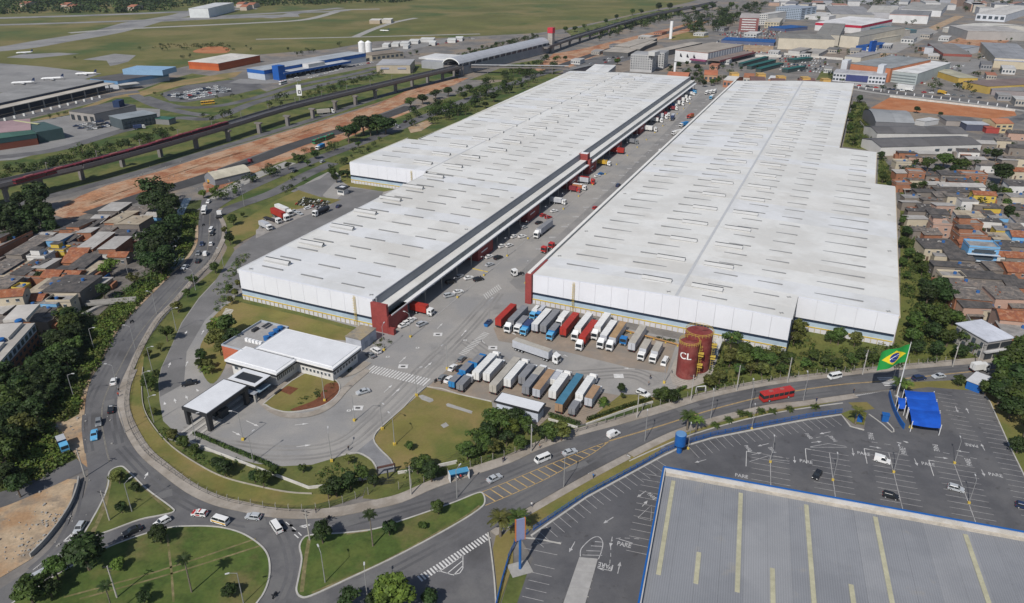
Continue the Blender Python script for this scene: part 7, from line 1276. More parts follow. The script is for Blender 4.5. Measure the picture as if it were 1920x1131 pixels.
def house(px,py,w,d,h,ang,roof,wall,group,where,tank=False,label=None,terrace=False):
 p=P(px,py,h);k=(roof,wall,group);i=HC.get(k,0);HC[k]=i+1
 lab=label or '%s house with %s, %s such counted down from %s'%(WALL[wall][1],ROOF[roof][1],nth(i),where)
 w*=.93;d*=.93;t=thing('house',lab,'house',(p.x,p.y,0),math.radians(ang),group);wm_,rm=WALL[wall][0],ROOF[roof][0];a,b=w/2,d/2
 mb=MB();mb.prism([(-a,-b),(a,-b),(a,b),(-a,b)],0,h-.15,0,top=False);mb.obj('wall',wm_,t);o=.35
 if roof=='l':
  mb=MB();mb.box(0,0,h-.15,h+.05,w+.3,d+.3);mb.obj('roof',rm,t)
  if terrace or rh.random()<.5:
   for x,y,sx,sy in((0,-b,w,.15),(0,b,w,.15),(-a,0,.15,d-.3),(a,0,.15,d-.3)):mb=MB();mb.box(x,y,h+.05,h+.85,sx,sy);mb.obj('parapet',wm_,t)
  if terrace:mb=MB();mb.box(-a*.4,b*.3,h+.05,h+2.5,w*.5,d*.55,0);mb.obj('roof_room',wm_,t);mb=MB();mb.box(-a*.4,b*.3,h+2.5,h+2.62,w*.58,d*.65,0);mb.obj('sheet_roof',ROOF['s'][0],t)
 elif roof=='t':
  for s in(-1,1):
   mb=MB();rise=d*.18;f=[(-a-o,s*(b+o),h-.2),(a+o,s*(b+o),h-.2),(a+o,0,h+rise),(-a-o,0,h+rise)];f=f if s<0 else f[::-1];mb.face(f);mb.face([(x,y,z-.15)for x,y,z in f[::-1]]);[mb.face([f[i],(f[i][0],f[i][1],f[i][2]-.15),(f[(i+1)%4][0],f[(i+1)%4][1],f[(i+1)%4][2]-.15),f[(i+1)%4]])for i in range(4)];mb.obj('roof_slope',rm,t)
   mb=MB();f=[(s*a,-b,h-.15),(s*a,b,h-.15),(s*a,0,h+rise-.1)];mb.face(f if s>0 else f[::-1]);mb.obj('gable_wall',wm_,t)
 else:
  rise=rh.uniform(.3,1.0)*rh.choice((1,1,-1));n=max(2,round(w/2.6));z0,z1=(h,h+abs(rise))if rise>0 else(h+abs(rise),h)
  for i in range(n):
   x0,x1=-a-o+(w+2*o)*i/n,-a-o+(w+2*o)*(i+1)/n-.04;j=rh.uniform(0,.05);mb=MB();f=[(x0,-b-o,z0+j),(x1,-b-o,z0+j),(x1,b+o,z1+j),(x0,b+o,z1+j)];mb.face(f);mb.face([(x,y,z-.08)for x,y,z in f[::-1]]);[mb.face([f[i],(f[i][0],f[i][1],f[i][2]-.08),(f[(i+1)%4][0],f[(i+1)%4][1],f[(i+1)%4][2]-.08),f[(i+1)%4]])for i in range(4)];mb.obj('roof_sheet',rm,t)
  zf,zb=z0-.1,z1-.1;mb=MB()
  mb.face([(a,-b,h-.15),(a,b,h-.15),(a,b,zb),(a,-b,zf)]);mb.face([(-a,b,h-.15),(-a,-b,h-.15),(-a,-b,zf),(-a,b,zb)]);mb.face([(-a,-b,h-.15),(a,-b,h-.15),(a,-b,zf),(-a,-b,zf)]);mb.face([(a,b,h-.15),(-a,b,h-.15),(-a,b,zb),(a,b,zb)]);mb.obj('upper_wall',wm_,t)
 fl=max(1,int(h/2.7));nw=max(1,int(w/3.2))
 for f_ in range(fl):
  for i in range(nw):
   x=-a+w*(i+.5)/nw+rh.uniform(-.3,.3);z=f_*2.8+1.0
   if f_==0 and i==0:put('door',doorm,t,(x,-b-.04,0))
   elif rh.random()<.85:put('window',hwindow(rh.choice((.9,1.3)),1.1),t,(x,-b-.04,z))
  for s in(-1,1):
   if rh.random()<.6:put('window',hwindow(.9,1.0),t,(s*(a+.04),rh.uniform(-b*.5,b*.5),f_*2.8+1.1),math.pi/2)
 if roof in 'sgc' and rh.random()<.45:
  mb=MB()
  for _ in range(rh.randint(2,5)):mb.box(rh.uniform(-a,a)*.8,rh.uniform(-b,b)*.8,max(z0,z1)-.1,max(z0,z1)+.22,rh.uniform(.3,1.4),rh.uniform(.2,.7),0,rh.uniform(0,3))
  mb.obj('roof_patch',rh.choice((ROOF['w'][0],ROOF['t'][0],ROOF['l'][0])),t)
 if rh.random()<.4:mb=MB();mb.box(rh.uniform(-a,a)*.6,-b-1.0,2.2,2.32,w*.5,2.0);mb.obj('awning',rh.choice((ROOF['g'][0],ROOF['t'][0],ROOF['w'][0])),t)
 if rh.random()<.5:mb=MB();mb.box(rh.choice((-1,1))*(a+.9),rh.uniform(-.3,.3)*d,0,rh.uniform(2.2,3),1.8,d*.55);mb.obj('side_room',rh.choice((WALL['b'][0],WALL['k'][0])),t)
 if tank or(roof=='l' and rh.random()<.5):put('water_tank',htank,t,(a*.4,b*.3,h+.05 if roof=='l' else h+.3))
 return t
WR,GR='the long dark halls','houses of the settlement beside the scrub strip'
for x,y,w,d,h,r,wl_,*o in[(1700,286,12,8,4,'s','b'),(1714,294,9,7,5,'g','p'),(1736,287,14,5,4,'w','k'),(1691,303,10,7,6,'l','e'),(1706,313,12,6,4,'g','k'),(1690,322,9,7,5,'w','b'),(1716,321,10,8,6,'l','b'),(1749,327,10,7,4,'s','k'),(1690,342,9,7,5,'l','b'),(1716,337,9,7,4,'g','e'),(1783,325,14,9,6,'s','k'),(1822,325,16,8,6,'l','b'),(1800,338,14,6,6,'s','b'),(1803,348,26,5,5,'w','w'),(1750,344,9,6,4,'w','k'),(1733,358,11,8,6,'s','k'),(1796,357,26,7,4,'s','k'),(1762,352,8,6,4,'g','b'),(1844,362,12,7,6,'t','y'),(1765,366,8,8,6,'g','k'),(1790,366,10,8,7,'g','e'),(1815,374,9,7,7,'l','w'),(1705,379,10,6,4,'w','k'),(1708,368,9,6,5,'l','k'),(1744,374,10,8,5,'g','k'),(1768,384,10,7,6,'w','p'),(1838,385,8,7,5,'c','k'),(1856,387,9,7,5,'s','y'),(1816,402,13,9,6,'c','w'),(1845,399,9,7,5,'s','k'),(1870,405,9,7,5,'l','u'),(1722,394,12,6,5,'s','k'),(1717,408,11,7,5,'w','e'),(1758,398,10,7,6,'s','k'),(1735,388,8,6,4,'s','p'),(1763,417,9,8,6.5,'l','p',1),(1815,417,12,7,7,'l','b',1),(1818,437,13,9,7,'l','b',1),(1856,413,10,8,5,'s','w'),(1880,428,8,7,5,'l','y'),(1911,438,9,9,7,'t','u'),(1881,444,12,8,5,'c','u'),(1902,425,8,7,5,'g','k'),(1745,436,9,7,4,'g','b'),(1722,430,9,8,4,'g','k'),(1758,458,16,12,6,'s','e'),(1784,461,5,5,6,'l','y'),(1810,453,8,6,5,'t','b'),(1867,461,11,9,5,'s','u'),(1874,475,10,7,4,'t','w'),(1906,477,12,8,4,'t','k'),(1798,480,11,10,5,'s','k'),(1772,478,10,4,5,'l','e'),(1905,458,12,7,4,'s','k'),(1850,440,9,7,5,'g','b'),(1872,390,8,6,4,'g','k'),(1785,497,17,8,5,'s','k'),(1822,503,8,6,5,'g','k'),(1872,500,11,9,5,'g','k'),(1907,500,13,12,6,'t','b'),(1783,515,10,7,5,'l','e'),(1835,516,15,11,5,'s','k'),(1880,522,12,7,5,'s','b'),(1803,530,10,7,5,'g','w'),(1850,537,14,7,4,'g','k'),(1821,552,14,10,6,'g','b'),(1886,549,13,12,8,'g','p'),(1830,571,12,6,5,'s','p'),(1853,577,9,6,4,'l','e'),(1900,590,12,10,7,'t','p'),(1908,618,12,12,5,'l','b'),(1915,570,10,8,6,'g','b'),(1908,533,10,8,5,'s','b'),(1905,296,13,8,5,'g','e'),(1912,318,11,8,5,'t','e'),(1908,275,12,8,5,'s','k'),(1830,297,12,7,4,'w','k'),(1850,310,10,7,4,'g','w'),(1905,345,11,8,5,'s','w'),(1908,366,11,8,5,'l','e'),(1890,300,10,7,5,'w','k'),(1880,262,10,7,5,'g','e'),(1905,248,12,8,5,'s','p'),(1896,386,8,6,4,'c','e'),(1850,268,12,7,4,'w','k'),(1815,283,14,6,4,'s','w'),(1915,390,10,8,5,'s','k'),(1918,412,10,8,5,'g','w')]:
 house(x,y,w,d,h,-4+rh.uniform(-6,6)-(x-1700)*.03,r,wl_,GR,WR,tank=rh.random()<.25,terrace=bool(o))
t=house(1840,459,13,9,9,-12,'l','u',GR,WR,label='tall light blue house with balconies and concrete slab roof in the settlement')
for z in(3.2,6.2):mb=MB();mb.box(0,-5.2,z,z+.15,13,1.4);mb.obj('balcony',wmat((.5,.55,.6)),t);mb=MB();mb.box(0,-4.56,z+.6,z+2.3,8,.1);mb.obj('balcony_opening',winm,t)
t=thing('corner_building','two-storey grey building with clean white metal roof beside the avenue','house',(0,0,0));A,B,D,E=ortho((1853,641),(1904,633),(1878,593),7.5);mb=MB();mb.prism(inset([A,B,D,E],.5),0,7.0,top=False);mb.obj('wall',wmat((.33,.32,.31)),t);ee=B-A
for i in range(6):a0,a1=A+ee*(i/6)+ee.normalized()*.03,A+ee*((i+1)/6)-ee.normalized()*.03;mb=MB();mb.prism([a0,a1,a1+(D-B),a0+(D-B)],7.2,7.5,bottom=True);mb.obj('roof_panel',rmat((.60,.62,.68)),t)
mb=MB();mb.wall([A,B],1.2,3.1,3.6);mb.obj('canopy',rmat((.5,.5,.5)),t);wins(t,A,B,.2,3.0,1,3,(.8,.8),dock);wins(t,A,B,4,7,1,2,(.85,.6),dock);wins(t,E,A,.5,7,2,4,(.4,.5))
WL,GL='the dirt strip','houses of the settlement beside the canal'
pa,pb=P(165,462,5),P(197,441,5);angL=math.degrees(math.atan2((pb-pa).y,(pb-pa).x))-90
for x,y,w,d,h,r,wl_,*o in[(10,452,9,26,6,'l','b',1),(57,460,8,24,5,'g','k'),(80,444,8,9,4,'w','p'),(93,436,8,9,4,'g','k'),(112,446,7,12,5,'w','u'),(124,430,8,9,4,'g','b'),(136,425,7,12,5,'s','b'),(152,420,7,14,6,'s','b'),(165,432,7,9,5,'w','b'),(172,418,8,12,5,'s','k'),(112,467,8,6,5,'l','y',1),(76,478,9,7,6,'l','w',1),(94,472,7,8,5,'s','b'),(136,462,7,11,5,'g','w'),(152,470,9,9,5,'t','b'),(143,484,9,10,4,'t','b'),(180,452,8,20,6,'w','b'),(160,490,8,14,5,'s','d'),(173,478,6,11,4,'g','b'),(130,447,6,9,4,'s','d'),(145,440,7,9,4,'g','b'),(216,388,11,16,5,'w','k'),(229,408,7,22,5,'c','b'),(251,414,13,16,5,'c','k'),(258,395,11,10,4,'g','k'),(280,404,10,5,3,'w','u'),(203,430,7,12,4,'g','b'),(232,438,10,9,5,'s','k'),(216,456,8,18,6,'w','b'),(250,440,9,8,4,'w','k'),(196,405,9,10,4,'g','k'),(184,412,8,10,5,'w','b'),(193,422,7,9,4,'s','k'),(206,472,8,7,4,'l','w'),(225,476,9,7,4,'t','k'),(192,470,7,9,4,'l','b'),(8,500,9,14,5,'g','d'),(58,500,7,18,5,'s','b'),(88,494,6,12,5,'w','e'),(35,505,8,16,4,'c','k'),(103,512,8,9,5,'t','b'),(120,507,8,10,5,'s','b'),(139,512,7,7,5,'t','b'),(157,500,6,12,4,'g','b'),(170,502,7,14,4,'c','w'),(136,532,16,18,6,'s','k'),(83,540,9,17,5,'c','b'),(99,536,8,15,5,'g','k'),(66,556,9,7,5,'t','b'),(40,538,5,5,6,'l','y'),(14,530,8,10,5,'g','k'),(116,560,10,6,6,'l','e'),(98,563,7,6,6,'l','u'),(181,528,10,9,3.5,'w','e'),(50,576,9,11,4,'g','k'),(78,585,9,14,4,'s','k'),(95,575,7,8,4,'s','k'),(62,592,8,10,4,'s','b'),(88,596,7,9,4,'g','k'),(4,575,9,12,5,'w','k'),(30,595,8,10,4,'g','b'),(8,610,8,12,4,'g','k'),(108,590,7,7,4,'g','e'),(44,520,7,7,4,'g','b'),(72,515,7,7,4,'l','b')]:
 house(x,y,w,d,h,angL+rh.uniform(-5,5),r,wl_,GL,WL,tank=rh.random()<.25,terrace=bool(o))
house(20,548,11,8,9,angL+15,'t','e',GL,WL,label='tall cream house with open balconies and orange roof at the settlement edge')
t=thing('row_building','three-storey corner building with pale roof slabs above the ravine','apartment block',(0,0,0));A=P(8,668,9);B=P(64,606,9);d_=(B-A).normalized();n_=Vector((-d_.y,d_.x));Lr=(B-A).length
A=A-d_*14;Lr+=14;mb=MB();mb.prism([A,A+d_*Lr,A+d_*Lr+n_*11,A+n_*11],0,9,top=False);mb.obj('wall',WALL['b'][0],t);mb=MB();mb.prism([A-n_*.3,A+d_*Lr-n_*.3,A+d_*Lr+n_*11,A+n_*11],8.7,9.1);mb.obj('slab',rmat((.46,.43,.39)),t);mb=MB();mb.prism([A-n_*.1,A+d_*Lr-n_*.1,A+d_*Lr+n_*.2,A+n_*.2],5.9,8.7);mb.obj('upper_band',wmat((.45,.47,.5)),t)
for k,(s0,s1)in enumerate(((10,22),(25,36),(39,51))):mb=MB();mb.prism([A+d_*s0+n_*3,A+d_*s1+n_*3,A+d_*s1+n_*10.6,A+d_*s0+n_*10.6],9.1,10.2);mb.obj('roof_slab',rmat((.56,.53,.49)),t)
for s0 in(23.4,37.4,38.2,24.2):q=A+d_*s0+n_*5;put('water_tank',blue_tank,t,(q.x,q.y,9.1))
wins(t,A-n_*.1,A+d_*Lr-n_*.1,6,8.6,1,12,(.6,.65));wins(t,A,A+d_*Lr,1,5.6,2,12,(.5,.5))
galv=plain('galvanised',(.36,.36,.36),.5,.3);polem=mat('concrete_pole',(.40,.38,.35),.85,.1,.5,2)
def fus():pass
mb=MB();mb.tube((0,0,0),(0,0,9),.13,.07,6);pole9=mb.mesh('pole',[galv]);mb=MB();mb.tube((0,0,8.9),(1.5,0,9.5),.06,.05,5);arm9=mb.mesh('arm',[galv]);mb=MB();mb.box(1.9,0,9.42,9.56,.9,.32);head9=mb.mesh('lamp_head',[plain('lamp_grey',(.5,.5,.5))])
mb=MB();mb.box(0,0,0,.7,.7,.7);base9=mb.mesh('base',[yellow])
def lamp(px,py,rz,label,group,h=9.0,base=None,q=None):
 p=q or P(px,py);t=thing('street_lamp',label,'street lamp',(p.x,p.y,.15),math.radians(rz),group);t.scale=(h/9,)*3
 put('pole',pole9,t);put('arm',arm9,t);put('lamp_head',head9,t)
 if base:put('base',base,t)
for i,(x,y,r)in enumerate([(436,371,120),(458,388,120),(420,505,150),(367,545,170),(332,498,330),(242,522,0),(294,589,170),(254,655,180),(222,731,180),(235,812,190),(331,621,0),(286,697,0),(280,745,0),(289,793,10),(369,830,30),(475,868,60),(178,660,0),(140,750,0)]):lamp(x,y,r,'street lamp, %s down the curving avenue from the canal end'%nth(i),'lamps of the curving avenue')
for i,(x,y,r)in enumerate([(610,1094,120),(857,935,60),(1057,914,80),(1209,828,80),(1332,787,80),(1406,767,80),(1506,752,80),(1675,711,90),(457,1133,200),(248,961,60),(690,1131,100)]):lamp(x,y,r,'street lamp, %s from the roundabout along the avenue'%nth(i),'lamps of the lower avenue')
for i,(x,y)in enumerate([(609,753),(720,658),(770,633),(839,693),(717,806),(781,743),(622,866),(456,826),(1245,719),(665,790),(917,608),(740,835)]):lamp(x,y,(i*77)%360,'yard light mast with yellow foot, %s across the yard from the garden'%nth(i),'yard light masts',9.5,base9)
for v,nm in((-131.5,'dock side'),(-112,'larger warehouse side')):
 for i in range(19):q=X(238+i*24+(24 if v>-120 else 0),v);lamp(0,0,245 if v<-120 else 65,'lane light mast, %s up the %s of the lane'%(nth(i),nm),'lane light masts',9,base9,q)
for i,(x,y)in enumerate([(1444,868),(1561,902),(1675,887),(1789,870),(1816,945),(1409,806),(1290,843)]):lamp(x,y,75,'car park light with yellow foot, %s across the store car park'%nth(i),'car park lights',7.5,base9)
upole=MB();upole.tube((0,0,0),(0,0,9.5),.2,.13,7);upole=upole.mesh('pole',[polem]);xarm=MB();xarm.box(0,0,8.9,9.05,.15,2.2);xarm.box(0,0,7.9,8.0,.12,1.2);xarm=xarm.mesh('cross_arm',[under]);tfm=MB();tfm.cyl(.4,0,6.9,7.8,.28,None,8);tfm=tfm.mesh('transformer',[plain('transformer_white',(.6,.6,.6))])
UP=[(160,895),(206,977),(220,1122),(581,1014),(771,929),(996,848),(1194,785),(1295,752),(1381,733),(1476,718),(1617,703),(1786,688),(1830,691)]
for i,(x,y)in enumerate(UP):
 p=P(x,y);t=thing('utility_pole','concrete utility pole, %s along the wires from the dirt lot'%nth(i),'utility pole',(p.x,p.y,0),math.radians(75),'utility poles');put('pole',upole,t);put('cross_arm',xarm,t)
 if i in(5,10,11):put('transformer',tfm,t)
wr_=thing('power_line','thin overhead wires sagging between utility poles by the avenue','power line')
for a,b in zip(UP[3:],UP[4:]):
 a,b=P(*a),P(*b);s=(b-a).normalized();s=Vector((-s.y,s.x))
 for o in(-.9,0,.9):
  mb=MB();pts=[Vector((*(a.lerp(b,k/6)+s*o),9.0-3.2*(k/6)*(1-k/6)))for k in range(7)]
  for p,q in zip(pts,pts[1:]):mb.tube(p,q,.022,n=3,cap=False)
  mb.obj('cable',under,wr_)
pm=MB();pm.box(0,0,0,2.1,.14,.14);pm.tube((0,0,2.1),(.28,0,2.45),.06,n=4);pm=pm.mesh('post',[mat('fence_post',(.30,.285,.26),.85)])
def fence(label,path,step=3.4,rails=(.5,1.1,1.7,2.05)):
 t=thing('fence',label,'fence');q=CP(path,False,4)
 for p,d in along(q,step):put('post',pm,t,(p.x,p.y,0),math.atan2(d.y,d.x)+math.pi/2)
 for z in rails:mb=MB();mb.wall(q,.035,z,z+.04);mb.obj('wire',under,t)
fence('wire fence with concrete posts along the curving avenue below the park slope',[(405,478),(362,532),(318,582),(292,614),(264,658),(248,698),(240,735),(236,770),(246,808),(273,850),(314,882),(362,914),(412,937),(460,949),(540,960),(600,957),(680,932),(705,922)])
fence('wire fence with concrete posts from the small gate to the scrubland',[(748,918),(830,896),(900,871),(960,854),(1040,825),(1130,797),(1220,767),(1300,745),(1400,725),(1500,709),(1640,693),(1800,678)])
def lowwall(label,path,h,w=.3,m=None,name='wall',sm=False):
 mb=MB();mb.wall(CP(path,False,4)if sm else PP(path),w,0,h);return tag(mb.obj(name,m or mat('white_wall',(.55,.53,.49),.8,.12,.4,1.5)),label,'wall',kind='thing')
lowwall('long low white wall on the slope below the gatehouse',[(357,831),(404,850),(480,879),(579,917),(608,914),(700,897)],.9);lowwall('short white wall just past the small gate',[(746,889),(774,885)],.9);lowwall('white wall end beneath the lawn corner',[(812,879),(857,869)],1.1)
lowwall('low white wall in front of the hedge by the trailer shed',[(1028,788),(1083,804)],.8);lowwall('low white wall around the corner lawn hedge',[(1099,798),(1183,768),(1224,756)],.8);lowwall('pale kerb wall where mown slope meets the bushes',[(268,690),(266,728),(270,766),(288,800),(322,838),(372,872),(420,896),(480,912),(540,924),(585,927)],.45,.22,mat('wall_grey',(.36,.33,.28),.85,.12,.4,1.5),'wall',True)
lowwall('curved retaining wall around the bare dirt lot',[(149,900),(146,918),(134,950),(112,985),(84,1020),(58,1046)],1.3,.35,concrete,'wall',True);lowwall('grey boundary wall between scrub strip and settlement',[(1692,340),(1705,420),(1738,480),(1775,535),(1800,580),(1835,640)],2.2,.25,concrete,'wall',True);lowwall('boundary wall by the long dark halls',[(1612,232),(1634,262),(1648,290)],2.2,.25,concrete);lowwall('painted blue street wall below the big grey roof',[(104,578),(138,574)],2.6,.25,wmat((.13,.33,.66)));lowwall('painted yellow street wall next to the blue one',[(138.6,574),(157,568)],2.6,.25,wmat((.55,.48,.14)));lowwall('deep blue street wall rising to the round tree',[(157.4,567),(175,548),(210,518)],2.2,.25,wmat((.02,.12,.40)));lowwall('blue curved wall beside the car park entrance',[(1666,742),(1672,765),(1684,792),(1694,806)],2.0,.25,sblue,'wall',True)
lowwall('white soil field wall along the avenue',[(1668,182),(1780,195),(1903,209)],1.6,.3);lowwall('long white yard wall behind the green awnings',[(1388,104),(1420,107),(1464,108)],3,.4);lowwall('pale factory yard wall',[(1470,103),(1520,108),(1580,113)],2.5,.4)
bp_=MB();bp_.box(0,0,0,.12,2.4,.06);bp_.box(0,0,1.35,1.45,2.4,.05)
for k in range(10):bp_.box(-1.1+k*.245,0,.1,1.35,.06,.04)
bp_=bp_.mesh('fence_panel',[sblue]);bpost=MB();bpost.box(0,0,0,1.6,.1,.1);bpost=bpost.mesh('post',[sblue])
bf=thing('blue_fence','blue railing fence along the upper edge of the store car park','fence');bf2=thing('blue_fence','blue railing fence running down past the totem sign','fence')
for t,path in((bf,[(1000,996),(1100,929),(1180,886),(1242,851),(1277,836),(1335,819),(1440,798),(1515,784),(1577,775)]),(bf2,[(990,1002),(968,1018),(955,1045),(942,1090),(932,1131)])):
 for p,d in along(PP(path),2.5):put('fence_panel',bp_,t,(*(p+d*1.25),.25),math.atan2(d.y,d.x));put('post',bpost,t,(*p,.25))
kerb('fence_kerb',[(996,1006),(1100,934),(1242,857),(1277,840),(1335,823),(1440,802),(1515,788),(1577,779),(1594,801),(1620,808)],n=1,w=.5,h=.4);kerb('verge_kerb',[(1180,866),(1258,831),(1340,803),(1440,778),(1520,765),(1580,757)],n=2);kerb('car_park_kerb',[(1842,737),(1856,755),(1890,832),(1932,918)],n=1);kerb('corner_kerb',[(975,1012),(978,1010),(1008,1012),(1052,1021)],n=1);kerb('entry_kerb',[(1629,778),(1655,797),(1672,812),(1675,806),(1660,790)],n=2);kerb('dock_kerb',[(885,504),(915,511)],n=1,m=yellow);kerb('store_kerb',[(915,1000),(920,1030),(927,1090),(930,1140)],n=2)
p=P(1273,849);t=thing('water_cylinder','blue cylindrical water tank on a narrower stem beside the car park fence','tank',(p.x,p.y,0));mb=MB();mb.cyl(0,0,0,2.2,.75,.75,16);mb.obj('stem',sblue,t);mb=MB();mb.cyl(0,0,2.2,2.9,.75,1.55,20,cap=False);mb.cyl(0,0,2.9,6.4,1.55,1.55,20);mb.obj('drum',sblue,t);mb=MB();mb.cyl(0,0,6.4,6.6,1.45,1.4,20);mb.obj('lid',plain('tank_top',(.12,.25,.45)),t)
for x,y,lab in((1609,790,'blue cash booth by the single palm at the entrance'),(1658,790,'blue ticket pillar at the car park entrance lane')):p=P(x,y);t=thing('entrance_booth',lab,'booth',(p.x,p.y,.2),SA);mb=MB();mb.box(0,0,0,2.3,1.8,1.5);mb.obj('wall',sblue,t);mb=MB();mb.box(0,0,2.3,2.45,2.1,1.8);mb.obj('roof',sblue,t)
bldg('kiosk','blue-walled kiosk with white roof under trees by the avenue','kiosk',(1812,712),(1841,723),(1860,707),3.4,(.015,.11,.38),(.55,.56,.57),panels=False)
a,b=P(709,893),P(741,886);d=(b-a).normalized();t=thing('gate','dark steel sliding gate at the small exit road','gate');mb=MB();mb.wall([a,b],.5,2.6,3.0);mb.obj('beam',plain('rust_brown',(.10,.05,.04),.7),t)
for p in(a,b,a.lerp(b,.5)-Vector((-d.y,d.x))*2):mb=MB();mb.box(p.x,p.y,0,3,.35,.35);mb.obj('post',darktrim,t)
a2,b2=P(712,910),P(740,907)
for k in range(2):
 p,q=a2 .lerp(b2,k*.5),a2 .lerp(b2,k*.5+.48);mb=MB();[mb.wall([p,q],.07,z,z+.1)for z in(.2,1.2,2.1)];[mb.box(*p.lerp(q,j/6),.2,2.2,.07,.07)for j in range(7)];mb.obj('gate_leaf',darktrim,t)
p=P(1681,745);t=thing('flagpole','tall white flagpole beside the blue shade sails','flagpole',(p.x,p.y,0));mb=MB();mb.tube((0,0,0),(0,0,19.6),.22,.1,10);mb.obj('pole',plain('pole_white',(.62,.62,.62)),t);mb=MB();mb.cyl(0,0,19.6,20,.2,.05,8);mb.obj('finial',galv,t);mb=MB();mb.box(0,0,0,.5,1.2,1.2);mb.obj('base',concrete,t)
NU,NV,FL,FH=60,40,9.6,6.2;mb=MB()
def fp(i,j):
 u,v=i/NU,j/NV;dr=2.9*u**1.3*(1-.25*v);return(-FL*u*.92+.1,-1.2*u+.55*math.sin(u*7.5+v*1.2)*u**.5,12.9+FH*v-dr+.18*math.sin(u*9+v*2)*u)
for i in range(NU):
 for j in range(NV):
  x,y=((i+.5)/NU-.5)*20,((j+.5)/NV-.5)*14;r=math.hypot(x,y);m=0
  if abs(x)/8.3+abs(y)/5.3<1:m=1
  if r<3.5:m=2;rr_=math.hypot(x+2,y+7);m=3 if 8.0<rr_<8.6 else(3 if(i*7+j*13)%17==0 and rr_<7.6 else 2)
  mb.face([fp(i,j),fp(i,j+1),fp(i+1,j+1),fp(i+1,j)],m)
fl=mb.obj('flag',[plain('flag_green',(.015,.25,.045),.7),plain('flag_yellow',(.72,.56,.02),.7),plain('flag_blue',(.01,.03,.20),.7),plain('flag_white',(.75,.75,.75),.7)],None,(p.x,p.y,0),smooth=True);tag(fl,'green and yellow national flag with starry blue disc flying from the tall flagpole','flag')
sail=mat('sail_blue',(.008,.075,.42),.7,.08,.3,1.5,second=(.01,.09,.48),sec_scale=.3)
for lab,c in(('top one of three blue shade sails beside the flagpole',[(1695,733),(1751,737),(1756,755),(1699,751)]),('middle one of three blue shade sails',[(1698,748),(1756,752),(1762,777),(1704,770)]),('lowest one of three blue shade sails',[(1703,767),(1762,773),(1765,800),(1711,793)]),('small blue shade sail next to the flagpole base',[(1683,746),(1697,748),(1698,763),(1685,762)])):
 t=thing('shade_sail',lab,'shade sail',(0,0,0),0,None);n=8;mb=MB();q=[P(*k,3.3)for k in c]
 def sp(i,j):u,v=i/n,j/n;a=q[3].lerp(q[2],u);b=q[0].lerp(q[1],u);w=a.lerp(b,v);return(w.x,w.y,3.6-.5*math.sin(math.pi*u)*.5-.9*(1-v)*1.0+.5*math.sin(math.pi*v))
 for i in range(n):
  for j in range(n):mb.face([sp(i,j),sp(i+1,j),sp(i+1,j+1),sp(i,j+1)])
 mb.obj('fabric',sail,t,smooth=True)
 for k in(0,1,2,3):mb=MB();mb.tube((*q[k],0),(*q[k],3.9),.1,n=6);mb.obj('mast',white,t)
p=P(1707,803);t=thing('bollard_foot','yellow bollard foot at the corner of the lowest shade sail','bollard',(p.x,p.y,.2));mb=MB();mb.cyl(0,0,0,.7,.6,.4,10);mb.obj('foot',yellow,t)
p=P(975,1068);t=thing('totem_sign','tall blue sign post with orange-edged panel seen from behind','sign',(p.x,p.y,0),math.radians(20));mb=MB();mb.tube((0,0,0),(0,0,9.2),.35,.3,8);mb.tube((.2,.9,9.1),(0,0,6),.25,.3,6);mb.obj('post',plain('totem_blue',(.02,.11,.33),.4),t)
mb=MB();mb.box(0,0,9,15,2.0,.35);mb.obj('panel',plain('panel_back',(.22,.25,.40),.5),t)
for s in(-1,1):mb=MB();mb.box(s*1.1,0,8.9,15.1,.2,.42);mb.obj('panel_edge',plain('edge_orange',(.5,.16,.05),.5),t)
mb=MB();mb.box(0,0,0,.35,5,4);mb.obj('base',concrete,t)
p=P(861,900);t=thing('bus_shelter','blue bus shelter with white frame beside the park fence','bus shelter',(p.x,p.y,.28),math.radians(19));shb=plain('shelter_blue',(.03,.17,.36),.4)
mb=MB();mb.box(0,.2,2.5,2.65,5.2,1.9);mb.obj('roof',plain('shelter_roof',(.08,.28,.45),.4),t);mb=MB();mb.box(0,1,.3,2.5,5,.08);mb.obj('back_panel',shb,t);mb=MB();mb.box(0,.7,.4,.5,4,.45);mb.obj('bench',galv,t)
for x in(-2.6,2.6):mb=MB();mb.box(x,.2,0,2.62,.16,1.9);mb.obj('end_frame',white,t)
p=P(563,199);t=thing('hanging_banner','white banner board with dark emblem on a pole behind the viaduct','banner',(p.x,p.y,0));mb=MB();mb.tube((0,0,0),(0,0,20),.25,n=6);mb.obj('pole',galv,t);mb=MB();mb.box(.6,-.4,9,18,4.2,.3);mb.obj('board',white,t);mb=MB();mb.box(.8,-.6,10.5,13.5,2.4,.1);mb.obj('emblem',darktrim,t);mb=MB();mb.box(.8,-.68,11.2,12.8,.8,.1);mb.obj('emblem_gap',white,t)
bldg('site_tent','long cream vaulted tent beside the dirt strip and bend of the avenue','tent',(402,337),(470,321),(458,312),4,(.2,.21,.23),(.52,.48,.38),'vault',3)
p=P(394,343);t=thing('excavator','yellow excavator with raised arm by the cream tent','excavator',(p.x,p.y,0),math.radians(110));mb=MB();[mb.box(0,s*1.1,0,.9,4,.6)for s in(-1,1)];mb.obj('tracks',under,t);mb=MB();mb.box(-.4,0,1,2.4,3.4,2.6);mb.obj('house_body',PC['yellow'],t);mb=MB();mb.box(.6,.7,2.4,3.4,1.4,1.1);mb.obj('cab',glass,t);mb=MB();mb.tube((1,-.3,2),(3.4,-.3,6),.35,.28,6);mb.tube((3.4,-.3,6),(5.2,-.3,4.2),.28,.2,6);mb.obj('boom',PC['yellow'],t);mb=MB();mb.box(5.3,-.3,3.4,4.3,.8,1.1);mb.obj('bucket',under,t)
